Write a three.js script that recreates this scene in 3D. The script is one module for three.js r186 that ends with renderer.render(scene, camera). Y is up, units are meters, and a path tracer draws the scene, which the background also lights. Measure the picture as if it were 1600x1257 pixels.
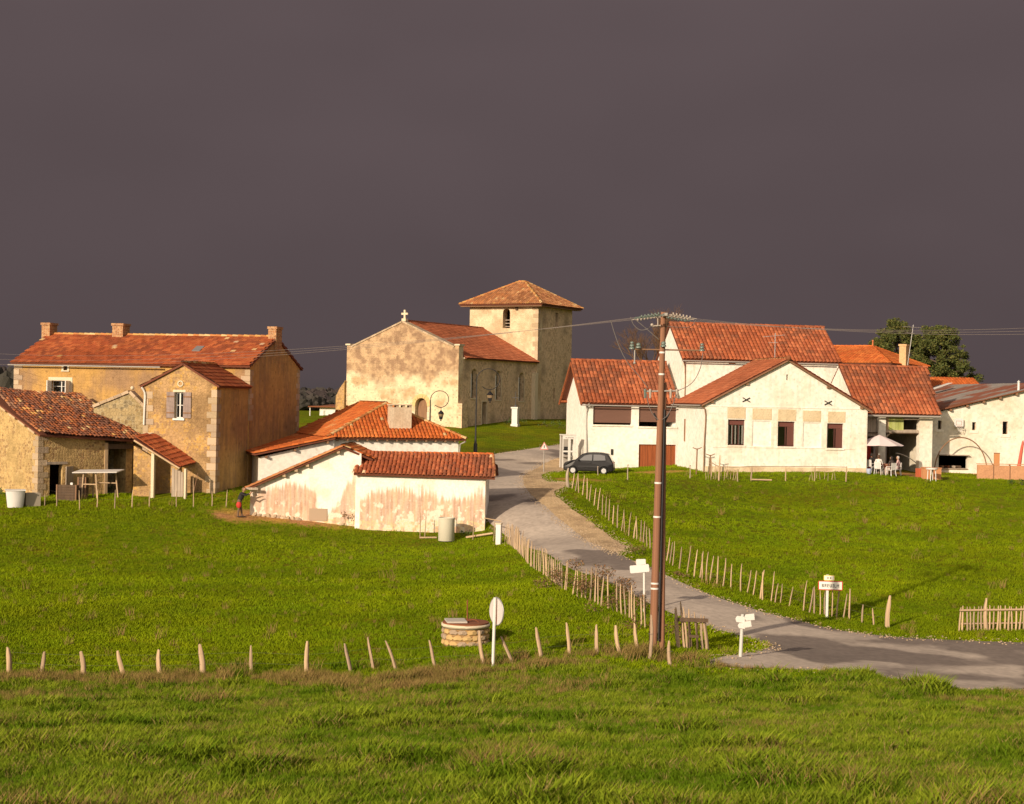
import * as THREE from 'three';
import { mergeGeometries } from 'three/addons/utils/BufferGeometryUtils.js';
import { MarchingCubes } from 'three/addons/objects/MarchingCubes.js';

// ---------------------------------------------------------------- camera, sky, sun, exposure
const scene = new THREE.Scene();
const IW = 1600, IH = 1257, FPX = 2600;                      // photograph size, focal length in its pixels
const camera = new THREE.PerspectiveCamera(2 * Math.atan(IH / 2 / FPX) * 180 / Math.PI, IW / IH, 0.5, 9000);
camera.position.set(0, 11, 0);
camera.rotation.set(-0.0025, 0, 0.020, 'XYZ');               // level view, hand-held tilt of about one degree
camera.updateMatrixWorld(true);

const SUN_AZ = 34 * Math.PI / 180, SUN_EL = 19 * Math.PI / 180;   // low evening sun, behind the viewer on the left
const sunDir = new THREE.Vector3(-Math.sin(SUN_AZ) * Math.cos(SUN_EL), Math.sin(SUN_EL), Math.cos(SUN_AZ) * Math.cos(SUN_EL));
function cloud(x, y) { let s = 0, a = 0.5; for (let o = 0; o < 4; o++) { const i = Math.floor(x), j = Math.floor(y), u = x - i, v = y - j, su = u * u * (3 - 2 * u), sv = v * v * (3 - 2 * v), p = hash(i, j, o), q = hash(i + 1, j, o), r = hash(i, j + 1, o), t = hash(i + 1, j + 1, o); s += a * (p + (q - p) * su + (r - p) * sv + (p - q - r + t) * su * sv); a *= 0.5; x *= 2; y *= 2; } return s / 0.9375; }
{ // one sky: a storm front over the village, the clear evening sky on the side where the sun stands
  const w = 512, h = 256, d = new Float32Array(w * h * 4);
  const ss = (a, b, x) => { const t = Math.min(1, Math.max(0, (x - a) / (b - a))); return t * t * (3 - 2 * t); };
  for (let j = 0; j < h; j++) for (let i = 0; i < w; i++) {
    const el = ((j + 0.5) / h - 0.5) * Math.PI, az = ((i + 0.5) / w - 0.5) * 2 * Math.PI;
    const dx = Math.cos(el) * Math.cos(az), dy = Math.sin(el), dz = Math.cos(el) * Math.sin(az);
    const up = Math.max(0, dy);
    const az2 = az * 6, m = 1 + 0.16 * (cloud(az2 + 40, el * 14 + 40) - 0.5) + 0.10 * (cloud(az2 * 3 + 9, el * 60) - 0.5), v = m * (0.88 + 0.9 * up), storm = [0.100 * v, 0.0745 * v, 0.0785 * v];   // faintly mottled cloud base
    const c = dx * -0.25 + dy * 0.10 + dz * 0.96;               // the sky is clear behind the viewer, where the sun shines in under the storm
    const k = ss(0.0, 0.9, c), a = Math.acos(Math.min(1, dx * sunDir.x + dy * sunDir.y + dz * sunDir.z)) / 0.30, glow = Math.exp(-a * a);   // glow round the low sun, added to the sky as broad soft fill light
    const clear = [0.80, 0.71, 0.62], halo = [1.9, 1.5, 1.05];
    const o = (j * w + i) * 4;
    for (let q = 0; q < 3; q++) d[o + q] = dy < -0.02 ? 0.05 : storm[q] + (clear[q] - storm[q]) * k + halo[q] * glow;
    d[o + 3] = 1;
  }
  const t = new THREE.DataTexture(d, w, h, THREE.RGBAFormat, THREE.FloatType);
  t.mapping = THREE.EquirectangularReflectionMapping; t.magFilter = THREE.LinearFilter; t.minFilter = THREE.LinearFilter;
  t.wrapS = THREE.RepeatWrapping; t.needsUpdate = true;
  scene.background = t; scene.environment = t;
}
const sun = new THREE.DirectionalLight(new THREE.Color().setRGB(1, 0.81, 0.60), 4.7);
sun.target.position.set(0, 4, -95);
sun.position.copy(sun.target.position).addScaledVector(sunDir, 200);
sun.castShadow = true; sun.shadow.mapSize.set(4096, 4096);
Object.assign(sun.shadow.camera, { left: -110, right: 110, top: 90, bottom: -90, near: 10, far: 420 });
sun.shadow.radius = 1.5;
scene.add(sun, sun.target);
const renderer = new THREE.WebGLRenderer({ antialias: true });
renderer.toneMapping = THREE.LinearToneMapping;
renderer.toneMappingExposure = 1.03;
renderer.shadowMap.enabled = true;

// ---------------------------------------------------------------- helpers
const V = (x, y, z) => new THREE.Vector3(x, y, z);
let seed = 12345;
const rnd = () => { seed = (seed * 1664525 + 1013904223) >>> 0; return seed / 4294967296; };
const rr = (a, b) => a + (b - a) * rnd();
const clamp = (x, a, b) => Math.min(b, Math.max(a, x));
const mix = (a, b, t) => a + (b - a) * t;
const sst = (a, b, x) => { const t = clamp((x - a) / (b - a), 0, 1); return t * t * (3 - 2 * t); };
function hash(i, j, k = 0) { let n = (i * 374761393 + j * 668265263 + k * 2147483647) | 0; n = Math.imul(n ^ (n >>> 13), 1274126177); n ^= n >>> 16; return (n >>> 0) / 4294967296; }
function vnoise(x, y, per = 0, k = 0) {
  const i = Math.floor(x), j = Math.floor(y), u = x - i, v = y - j;
  const m = (a) => per ? ((a % per) + per) % per : a;
  const su = u * u * (3 - 2 * u), sv = v * v * (3 - 2 * v);
  const a = hash(m(i), m(j), k), b = hash(m(i + 1), m(j), k), c = hash(m(i), m(j + 1), k), d = hash(m(i + 1), m(j + 1), k);
  return mix(mix(a, b, su), mix(c, d, su), sv);
}
function fbm(x, y, oct = 4, per = 0, k = 0) { let s = 0, a = 0.5, t = 0; for (let o = 0; o < oct; o++) { s += a * vnoise(x, y, per, k + o * 7); t += a; a *= 0.5; x *= 2; y *= 2; per *= 2; } return s / t; }
function worley(x, y, per = 0, k = 0) { // nearest and second distance, cell id
  const i = Math.floor(x), j = Math.floor(y); let d1 = 9, d2 = 9, id = 0;
  for (let a = -1; a < 2; a++) for (let b = -1; b < 2; b++) {
    const ci = i + a, cj = j + b, mi = per ? ((ci % per) + per) % per : ci, mj = per ? ((cj % per) + per) % per : cj;
    const dx = ci + 0.15 + 0.7 * hash(mi, mj, k + 1) - x, dy = cj + 0.15 + 0.7 * hash(mi, mj, k + 2) - y, d = Math.hypot(dx, dy);
    if (d < d1) { d2 = d1; d1 = d; id = hash(mi, mj, k + 3); } else if (d < d2) d2 = d;
  }
  return [d1, d2, id];
}
const toS = (c) => { c = clamp(c, 0, 1); return 255 * (c <= 0.0031308 ? 12.92 * c : 1.055 * Math.pow(c, 1 / 2.4) - 0.055); };
// texture from a function of (u, v) in 0..1 -> linear [r, g, b] (colour) or one number (data)
function tex(w, h, fn, data = false) {
  const d = new Uint8Array(w * h * 4);
  for (let j = 0; j < h; j++) for (let i = 0; i < w; i++) {
    const r = fn((i + 0.5) / w, (j + 0.5) / h), o = (j * w + i) * 4;
    if (data) { d[o] = d[o + 1] = d[o + 2] = clamp(r, 0, 1) * 255; } else { d[o] = toS(r[0]); d[o + 1] = toS(r[1]); d[o + 2] = toS(r[2]); }
    d[o + 3] = 255;
  }
  const t = new THREE.DataTexture(d, w, h); t.magFilter = THREE.LinearFilter; t.minFilter = THREE.LinearMipmapLinearFilter; t.generateMipmaps = true;
  t.wrapS = t.wrapT = THREE.RepeatWrapping; if (!data) t.colorSpace = THREE.SRGBColorSpace; t.needsUpdate = true;
  return t;
}
const c3 = (a, b, t) => [mix(a[0], b[0], t), mix(a[1], b[1], t), mix(a[2], b[2], t)];
function place(t, w, h, x0 = 0, y0 = 0) { t.repeat.set(1 / w, 1 / h); t.offset.set(-x0 / w, -y0 / h); return t; }   // uv are metres
const lin = (r, g, b) => new THREE.Color().setRGB(r, g, b);
const std = (r, g, b, rough = 0.9, extra = {}) => new THREE.MeshStandardMaterial({ color: lin(r, g, b), roughness: rough, side: THREE.DoubleSide, ...extra });

// pixel -> direction, pixel + depth -> point
function dirOf(px, py) { return V((px - IW / 2) / FPX, -(py - IH / 2) / FPX, -1).applyQuaternion(camera.quaternion); }
function at(px, py, D) { const v = dirOf(px, py); return camera.position.clone().addScaledVector(v, D / -v.z); }

const taken = {};
function numbered(name) { const n = taken[name] = (taken[name] ?? -1) + 1; return n ? name + '_' + String(n).padStart(3, '0') : name; }
function tag(o, label, category, group, kind) { o.userData.label = label; o.userData.category = category; if (group) o.userData.group = group; if (kind) o.userData.kind = kind; return o; }
function thing(name, label, category, pos, yaw = 0, group) {
  const g = new THREE.Group(); g.name = numbered(name); tag(g, label, category, group);
  g.position.copy(pos); g.rotation.y = -yaw * Math.PI / 180; g.updateMatrixWorld(true); scene.add(g); return g;
}
function mesh(name, geo, mat, parent) {
  const m = new THREE.Mesh(Array.isArray(geo) ? merge(geo) : geo, mat); m.castShadow = m.receiveShadow = true;
  m.name = parent === scene ? numbered(name) : name; parent.add(m); return m;
}
function merge(list) {
  list = list.map((g) => { g = g.index ? g.toNonIndexed() : g; for (const k of Object.keys(g.attributes)) if (!['position', 'normal', 'uv'].includes(k)) g.deleteAttribute(k); if (!g.attributes.uv) g.setAttribute('uv', new THREE.BufferAttribute(new Float32Array(g.attributes.position.count * 2), 2)); return g; });
  return mergeGeometries(list);
}
const box = (x0, x1, y0, y1, z0, z1) => { // uv in metres
  const g = new THREE.BoxGeometry(Math.abs(x1 - x0), Math.abs(y1 - y0), Math.abs(z1 - z0));
  g.translate((x0 + x1) / 2, (y0 + y1) / 2, (z0 + z1) / 2);
  const p = g.attributes.position, n = g.attributes.normal, uv = g.attributes.uv;
  for (let i = 0; i < p.count; i++) { const ax = Math.abs(n.getX(i)), ay = Math.abs(n.getY(i)); uv.setXY(i, ax > 0.5 ? p.getZ(i) : p.getX(i), ay > 0.5 ? p.getZ(i) : p.getY(i)); }
  return g;
};
function tube(pts, r, seg = 6, closed = false, n = 0) { const c = pts.length === 2 ? new THREE.LineCurve3(pts[0], pts[1]) : new THREE.CatmullRomCurve3(pts, closed); return new THREE.TubeGeometry(c, n || (pts.length === 2 ? 1 : pts.length * 3), r, seg, closed); }
function rod(a, b, r0, r1 = r0, seg = 8) { // tapered cylinder from a to b
  const d = b.clone().sub(a), g = new THREE.CylinderGeometry(r1, r0, d.length(), seg);
  g.translate(0, d.length() / 2, 0); g.applyQuaternion(new THREE.Quaternion().setFromUnitVectors(V(0, 1, 0), d.normalize())); g.translate(a.x, a.y, a.z); return g;
}
// convex polygon given as points, thickened along -n
function prism(pts, t) {
  const n = new THREE.Vector3(); for (let i = 0; i < pts.length; i++) { const a = pts[i], b = pts[(i + 1) % pts.length]; n.x += (a.y - b.y) * (a.z + b.z); n.y += (a.z - b.z) * (a.x + b.x); n.z += (a.x - b.x) * (a.y + b.y); }
  n.normalize(); if (n.y < 0) { pts = pts.slice().reverse(); n.negate(); }
  const low = pts.map((p) => p.clone().addScaledVector(n, -t)), P = [], N = pts.length;
  const tri = (a, b, c) => P.push(a.x, a.y, a.z, b.x, b.y, b.z, c.x, c.y, c.z);
  for (let i = 1; i < N - 1; i++) { tri(pts[0], pts[i], pts[i + 1]); tri(low[0], low[i + 1], low[i]); }
  for (let i = 0; i < N; i++) { const j = (i + 1) % N; tri(pts[i], low[i], low[j]); tri(pts[i], low[j], pts[j]); }
  const g = new THREE.BufferGeometry(); g.setAttribute('position', new THREE.Float32BufferAttribute(P, 3)); g.computeVertexNormals();
  const uv = new Float32Array(P.length / 3 * 2); for (let i = 0; i < P.length / 3; i++) { uv[2 * i] = P[3 * i]; uv[2 * i + 1] = P[3 * i + 1] + P[3 * i + 2]; }
  g.setAttribute('uv', new THREE.BufferAttribute(uv, 2)); return g;
}

// ---------------------------------------------------------------- terrain: thin-plate spline through ground points read from the photograph
const GP = [ // pixel x, y, depth in metres
  [0, 1257, 20], [400, 1257, 20], [800, 1257, 20], [1200, 1257, 20], [1600, 1257, 20],
  [0, 1140, 34], [800, 1135, 34], [1600, 1145, 34],
  [13, 1052, 56], [310, 1052, 56], [600, 1047, 56], [845, 1026, 56.5], [1015, 1022, 57], [1160, 1027, 57.5],
  [725, 1006, 60], [250, 965, 67], [600, 950, 68], [400, 900, 79], [800, 905, 77], [100, 880, 82],
  [560, 827, 96.3], [392, 806, 96.9], [475, 815, 96.6], [755, 838, 95.8], [640, 832, 96], [335, 770, 101], [60, 776, 99], [200, 772, 104], [20, 795, 95],
  [743, 712, 130], [920, 739, 118], [850, 750, 109], [790, 802, 97], [900, 862, 83], [1000, 903, 74], [1100, 950, 67.5],
  [1250, 1010, 62], [1420, 1030, 60.5], [1560, 1040, 60], [1500, 1072, 54.5], [1340, 1046, 56.5],
  [1293, 965, 70.5], [1500, 987, 67.5], [1600, 985, 68], [1300, 850, 90], [1500, 850, 92], [1150, 850, 89],
  [1350, 741, 116], [1100, 740, 114], [1200, 790, 105], [1590, 757, 116], [1450, 748, 118],
  [760, 666, 153], [835, 658, 160], [600, 672, 146], [885, 668, 158], [545, 668, 150], [950, 730, 124],
  [480, 660, 240], [100, 720, 130], [1500, 725, 135],
];
const GW = [[0, 8.6, 0], [-30, 8.4, 0], [30, 8.6, 0], [-70, 4.5, -60], [80, 2.6, -60], [-80, 6, -130], [90, 7, -140], [0, 7.5, -220], [-90, 6.5, -230], [100, 7, -230]];
const tps = (() => {
  const P = [...GP.map(([x, y, D]) => { const p = at(x, y, D); return [p.x / 50, p.y, p.z / 50]; }), ...GW.map(([x, y, z]) => [x / 50, y, z / 50])];
  const n = P.length, N = n + 3, A = [], phi = (r2) => r2 < 1e-12 ? 0 : 0.5 * r2 * Math.log(r2);
  for (let i = 0; i < n; i++) { const r = new Float64Array(N + 1); for (let j = 0; j < n; j++) r[j] = phi((P[i][0] - P[j][0]) ** 2 + (P[i][2] - P[j][2]) ** 2); r[i] += 0.0015; r[n] = 1; r[n + 1] = P[i][0]; r[n + 2] = P[i][2]; r[N] = P[i][1]; A.push(r); }
  for (let k = 0; k < 3; k++) { const r = new Float64Array(N + 1); for (let j = 0; j < n; j++) r[j] = k === 0 ? 1 : k === 1 ? P[j][0] : P[j][2]; A.push(r); }
  for (let c = 0; c < N; c++) { let p = c; for (let r = c + 1; r < N; r++) if (Math.abs(A[r][c]) > Math.abs(A[p][c])) p = r; [A[c], A[p]] = [A[p], A[c]]; for (let r = 0; r < N; r++) if (r !== c) { const f = A[r][c] / A[c][c]; if (f) for (let q = c; q <= N; q++) A[r][q] -= f * A[c][q]; } }
  const w = A.map((r, i) => r[N] / r[i]);
  return (x, z) => { x /= 50; z /= 50; let s = w[n] + w[n + 1] * x + w[n + 2] * z; for (let j = 0; j < n; j++) s += w[j] * phi((x - P[j][0]) ** 2 + (z - P[j][2]) ** 2); return s; };
})();
function hRaw(x, z) { const e = Math.max(sst(175, 260, -z), sst(75, 120, Math.abs(x)), sst(5, 40, z)); return e >= 1 ? 6.6 : mix(tps(x, z), 6.6, e); }
function ht(x, z) { return hRaw(x, z) + 0.10 * (fbm(x * 0.25 + 50, z * 0.25 + 50, 3) - 0.5) * sst(-8, -20, z); }
function gnd(px, py) { // where the pixel's ray meets the ground
  const v = dirOf(px, py); v.multiplyScalar(1 / -v.z); let a = 12, b = 0;
  for (let D = 12; D < 600; D += 0.5) { if (11 + v.y * D < ht(v.x * D, -D)) { b = D; break; } a = D; }
  if (!b) return null;
  for (let k = 0; k < 20; k++) { const m = (a + b) / 2; if (11 + v.y * m < ht(v.x * m, -m)) b = m; else a = m; }
  return V(v.x * b, ht(v.x * b, -b), -b);
}
const onG = (x, z, dy = 0) => V(x, ht(x, z) + dy, z);
const S = (D) => FPX / D;   // photograph pixels per metre at depth D

// ---------------------------------------------------------------- materials
const bumpT = place(tex(512, 512, (u, v) => { const w = worley(u * 24, v * 24, 24, 5); return 0.45 * fbm(u * 8, v * 8, 5, 8) + 0.35 * sst(0, 0.25, w[1] - w[0]) + 0.2 * fbm(u * 64, v * 64, 2, 64, 3); }, true), 5, 5);
const fineT = place(tex(256, 256, (u, v) => 0.6 * fbm(u * 16, v * 16, 4, 16, 9) + 0.4 * fbm(u * 64, v * 64, 2, 64, 4), true), 2, 2);
const wallMat = (map, bump = 0.03, rough = 0.95) => new THREE.MeshPhysicalMaterial({ specularIntensity: 0.3, map, roughness: rough, bumpMap: bump > 0.012 ? bumpT : fineT, bumpScale: bump, side: THREE.DoubleSide });
// rubble stone with patches of old render
function rubble(tile, cells, stones, mortar, render, cover, k) {
  return place(tex(512, 512, (u, v) => {
    const wx = u * cells + 0.5 * (fbm(u * 10, v * 10, 3, 10, k) - 0.5), wy = v * cells * 1.35 + 0.5 * (fbm(u * 10, v * 10, 3, 10, k + 20) - 0.5);
    const [d1, d2, id] = worley(wx, v * cells + (wy - v * cells * 1.35), cells, k);
    let c = stones[Math.floor(id * stones.length) % stones.length];
    c = c3(c, mortar, 1 - sst(0.05, 0.2, d2 - d1));
    const p = fbm(u * 5, v * 5, 5, 5, k + 40), q = fbm(u * 30, v * 30, 4, 30, k + 50), q2 = fbm(u * 3, v * 3, 4, 3, k + 70);
    c = c3(c, c3(render, render.map((a) => a * 0.62), sst(0.4, 0.75, q2)), sst(cover - 0.06, cover + 0.1, 1 - p + 0.25 * (q - 0.5)));
    const g = 0.72 + 0.55 * q; return [c[0] * g, c[1] * g, c[2] * g];
  }), tile, tile);
}
// smooth render with blotches and pits
function plaster(tile, base, stain, pit, k, amt = 0.6, streak = 0) {
  return place(tex(512, 512, (u, v) => {
    const p = fbm(u * 4, v * 4, 5, 4, k), q = fbm(u * 40, v * 40, 3, 40, k + 11), r = fbm(u * 9, v * 9, 4, 9, k + 23), s = streak ? fbm(u * 48, v * 3, 3, 0, k + 5) : 0.5;
    let c = c3(base, stain, amt * sst(0.38, 0.72, p * 0.7 + r * 0.3 + streak * (s - 0.5)));
    const w = worley(u * 30, v * 30, 30, k + 31); if (w[2] > 0.9) c = c3(c, pit, 0.38 * (1 - sst(0.08, 0.34, w[0] + 0.3 * (q - 0.5))));
    const g = 0.82 + 0.36 * q; return [c[0] * g, c[1] * g, c[2] * g];
  }), tile, tile);
}
const M = {};
M.houseFront = wallMat(plaster(9, [0.52, 0.31, 0.10], [0.30, 0.19, 0.115], [0.18, 0.1, 0.05], 3, 0.85, 0.2), 0.035);
M.houseSide = wallMat(plaster(9, [0.54, 0.34, 0.13], [0.34, 0.22, 0.12], [0.18, 0.1, 0.05], 13, 0.8, 0.5), 0.03);
M.rubbleGold = wallMat(rubble(5, 30, [[0.52, 0.31, 0.11], [0.43, 0.26, 0.12], [0.56, 0.36, 0.15], [0.36, 0.22, 0.12], [0.58, 0.34, 0.10]], [0.50, 0.33, 0.15], [0.46, 0.29, 0.14], 0.50, 7), 0.05);
M.rubbleDull = wallMat(rubble(5, 20, [[0.34, 0.26, 0.13], [0.28, 0.2, 0.1], [0.42, 0.33, 0.18], [0.25, 0.2, 0.12]], [0.4, 0.33, 0.2], [0.38, 0.29, 0.15], 0.6, 17), 0.05);
M.barn = wallMat(rubble(5, 28, [[0.50, 0.33, 0.14], [0.41, 0.26, 0.12], [0.54, 0.38, 0.18], [0.34, 0.21, 0.10]], [0.54, 0.39, 0.19], [0.55, 0.38, 0.17], 0.46, 27), 0.045);
M.white = wallMat(plaster(7, [0.86, 0.84, 0.78], [0.74, 0.66, 0.54], [0.62, 0.54, 0.42], 43, 0.35), 0.008);
M.cream = wallMat(plaster(7, [0.86, 0.82, 0.73], [0.72, 0.62, 0.48], [0.55, 0.46, 0.34], 53, 0.55, 0.5), 0.01);
M.barnWhite = wallMat(plaster(7, [0.82, 0.78, 0.68], [0.66, 0.56, 0.40], [0.55, 0.46, 0.34], 63, 0.6), 0.01);
M.churchSide = wallMat(rubble(5, 22, [[0.70, 0.52, 0.34], [0.62, 0.45, 0.29], [0.76, 0.58, 0.38], [0.54, 0.39, 0.25]], [0.74, 0.58, 0.39], [0.71, 0.54, 0.36], 0.47, 73), 0.03);
M.tower = wallMat(plaster(8, [0.70, 0.58, 0.39], [0.48, 0.34, 0.20], [0.42, 0.3, 0.18], 83, 0.8), 0.03);
M.churchFront = wallMat(place(tex(512, 512, (u, v) => { // pale lime render low down, lost higher up where the stone is brown and lichened
  const e = 0.36 + 0.22 * (fbm(u * 5 + 3, v * 5, 4, 0, 91) - 0.5) + 0.10 * (fbm(u * 18, v * 18, 3, 0, 92) - 0.5), q = fbm(u * 60, v * 60, 3, 0, 93), p = fbm(u * 14, v * 14, 4, 0, 94);
  let c = c3([0.74, 0.61, 0.41], [0.54, 0.38, 0.22], sst(0.45, 0.75, p));
  const up = c3([0.54, 0.37, 0.22], [0.33, 0.21, 0.13], sst(0.35, 0.7, fbm(u * 26, v * 26, 4, 0, 95)));
  c = c3(c, up, sst(e - 0.05, e + 0.07, v));
  const w = worley(u * 44, v * 44, 0, 96); if (w[2] > 0.75) c = c3(c, [0.26, 0.16, 0.09], 0.5 * (1 - sst(0.1, 0.3, w[0])));
  const g = 0.78 + 0.44 * q; return [c[0] * g, c[1] * g, c[2] * g];
}), 14, 13, -14, -0.5), 0.045);
// whitewashed cottage walls: pink-brown damp stain with a ragged edge, worn back to stone along the foot
function stained(w, h, x0, y0, edge, k, foot) {
  return wallMat(place(tex(512, 256, (u, v) => {
    const x = x0 + u * w, y = y0 + v * h, st = fbm(x * 13, y * 0.7, 4, 0, k), n = fbm(x * 1.3, y * 1.3, 4, 0, k + 9), q = fbm(x * 14, y * 14, 3, 0, k + 3);
    const e = edge(x) + 0.9 * (st - 0.5) + 0.7 * (n - 0.5);
    let c = c3([0.87, 0.84, 0.76], [0.80, 0.72, 0.60], sst(0.5, 0.8, n));
    const pink = c3([0.50, 0.31, 0.215], [0.64, 0.43, 0.28], sst(0.3, 0.7, fbm(x * 5, y * 1.2, 4, 0, k + 17)));
    c = c3(c, pink, (1 - sst(e - 0.3, e + 0.22, y)) * (0.86 + 0.5 * (st - 0.5)));
    const fl = fbm(x * 4, y * 3, 4, 0, k + 29) + 0.16 * (foot - y) / foot;
    if (y < foot * 1.7) c = c3(c, [0.80, 0.73, 0.60], 0.85 * sst(0.58, 0.66, fl) * sst(foot * 1.7, foot, y));
    if (y < foot * 0.55 + 0.3 * (n - 0.5)) c = c3(c, [0.72, 0.52, 0.26], 0.6 * sst(0.4, 0.6, q));
    const g = 0.86 + 0.28 * q; return [c[0] * g, c[1] * g, c[2] * g];
  }), w, h, x0, y0), 0.015);
}
const stone = [std(0.48, 0.36, 0.24), std(0.40, 0.30, 0.21), std(0.54, 0.41, 0.28), std(0.43, 0.32, 0.2)];
for (const m of stone) { m.bumpMap = bumpT; m.bumpScale = 0.02; }
M.stonePale = std(0.68, 0.58, 0.42, 0.95, { bumpMap: bumpT, bumpScale: 0.02 });
M.brick = wallMat(rubble(2, 14, [[0.42, 0.2, 0.09], [0.36, 0.17, 0.08], [0.5, 0.28, 0.13]], [0.45, 0.34, 0.22], [0.4, 0.26, 0.14], 0.75, 37), 0.02);
const woodT = place(tex(256, 256, (u, v) => { const g = 0.55 + 0.55 * fbm(u * 24, v * 2, 4, 0, 61) + 0.2 * (fbm(u * 60, v * 5, 2, 0, 62) - 0.5); return [g, g * 0.97, g * 0.92]; }), 1, 2);
const wood = (r, g, b) => std(r, g, b, 0.92, { map: woodT, bumpMap: woodT, bumpScale: 0.004 });
M.stakes = [wood(0.60, 0.44, 0.29), wood(0.50, 0.37, 0.25), wood(0.68, 0.50, 0.32), wood(0.44, 0.33, 0.24)];
M.woodGrey = wood(0.48, 0.40, 0.33); M.woodDark = wood(0.13, 0.085, 0.055); M.woodRed = wood(0.34, 0.095, 0.03); M.woodBrown = wood(0.30, 0.17, 0.10); M.pole = wood(0.33, 0.16, 0.095);
M.shutter = wood(0.36, 0.28, 0.26);
M.paint = std(0.70, 0.68, 0.64, 0.6); M.glass = new THREE.MeshPhysicalMaterial({ color: lin(0.75, 0.78, 0.76), transmission: 1, thickness: 0, roughness: 0.04, side: THREE.DoubleSide }); M.water = std(0.03, 0.04, 0.035, 0.08);
M.metal = std(0.42, 0.41, 0.40, 0.45, { metalness: 0.6 }); M.iron = std(0.025, 0.024, 0.026, 0.5, { metalness: 0.3 }); M.zinc = std(0.36, 0.33, 0.30, 0.6); M.line = std(0.24, 0.20, 0.18, 0.7); M.wire = std(0.16, 0.14, 0.13, 0.7);
M.deck = std(0.16, 0.05, 0.025); M.curtain = std(0.42, 0.38, 0.36, 1); M.interior = wood(0.32, 0.21, 0.13);
M.rust = std(0.22, 0.075, 0.03, 0.95); M.concrete = std(0.52, 0.49, 0.43, 0.95, { bumpMap: fineT, bumpScale: 0.01 }); M.red = std(0.50, 0.03, 0.02, 0.7); M.plastic = std(0.72, 0.70, 0.68, 0.5);
M.tiles = new THREE.MeshPhysicalMaterial({ specularIntensity: 0.35, vertexColors: true, roughness: 0.88, side: THREE.DoubleSide, bumpMap: fineT, bumpScale: 0.004 });
const PAL = {
  house: [[0.38, 0.095, 0.032], [0.33, 0.08, 0.03], [0.42, 0.12, 0.042], [0.28, 0.075, 0.032]],
  old: [[0.26, 0.10, 0.055], [0.34, 0.11, 0.045], [0.20, 0.09, 0.06], [0.42, 0.16, 0.07], [0.30, 0.16, 0.10]],
  orange: [[0.58, 0.15, 0.036], [0.52, 0.13, 0.034], [0.62, 0.19, 0.05]],
  red: [[0.38, 0.108, 0.045], [0.32, 0.092, 0.042], [0.42, 0.135, 0.06], [0.27, 0.095, 0.05]],
  church: [[0.39, 0.122, 0.055], [0.35, 0.108, 0.05], [0.42, 0.14, 0.066]],
  tower: [[0.46, 0.19, 0.075], [0.38, 0.17, 0.08], [0.52, 0.25, 0.11], [0.34, 0.14, 0.06]],
  lichen: [[0.55, 0.30, 0.10], [0.48, 0.20, 0.07], [0.62, 0.42, 0.20]],
};

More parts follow.
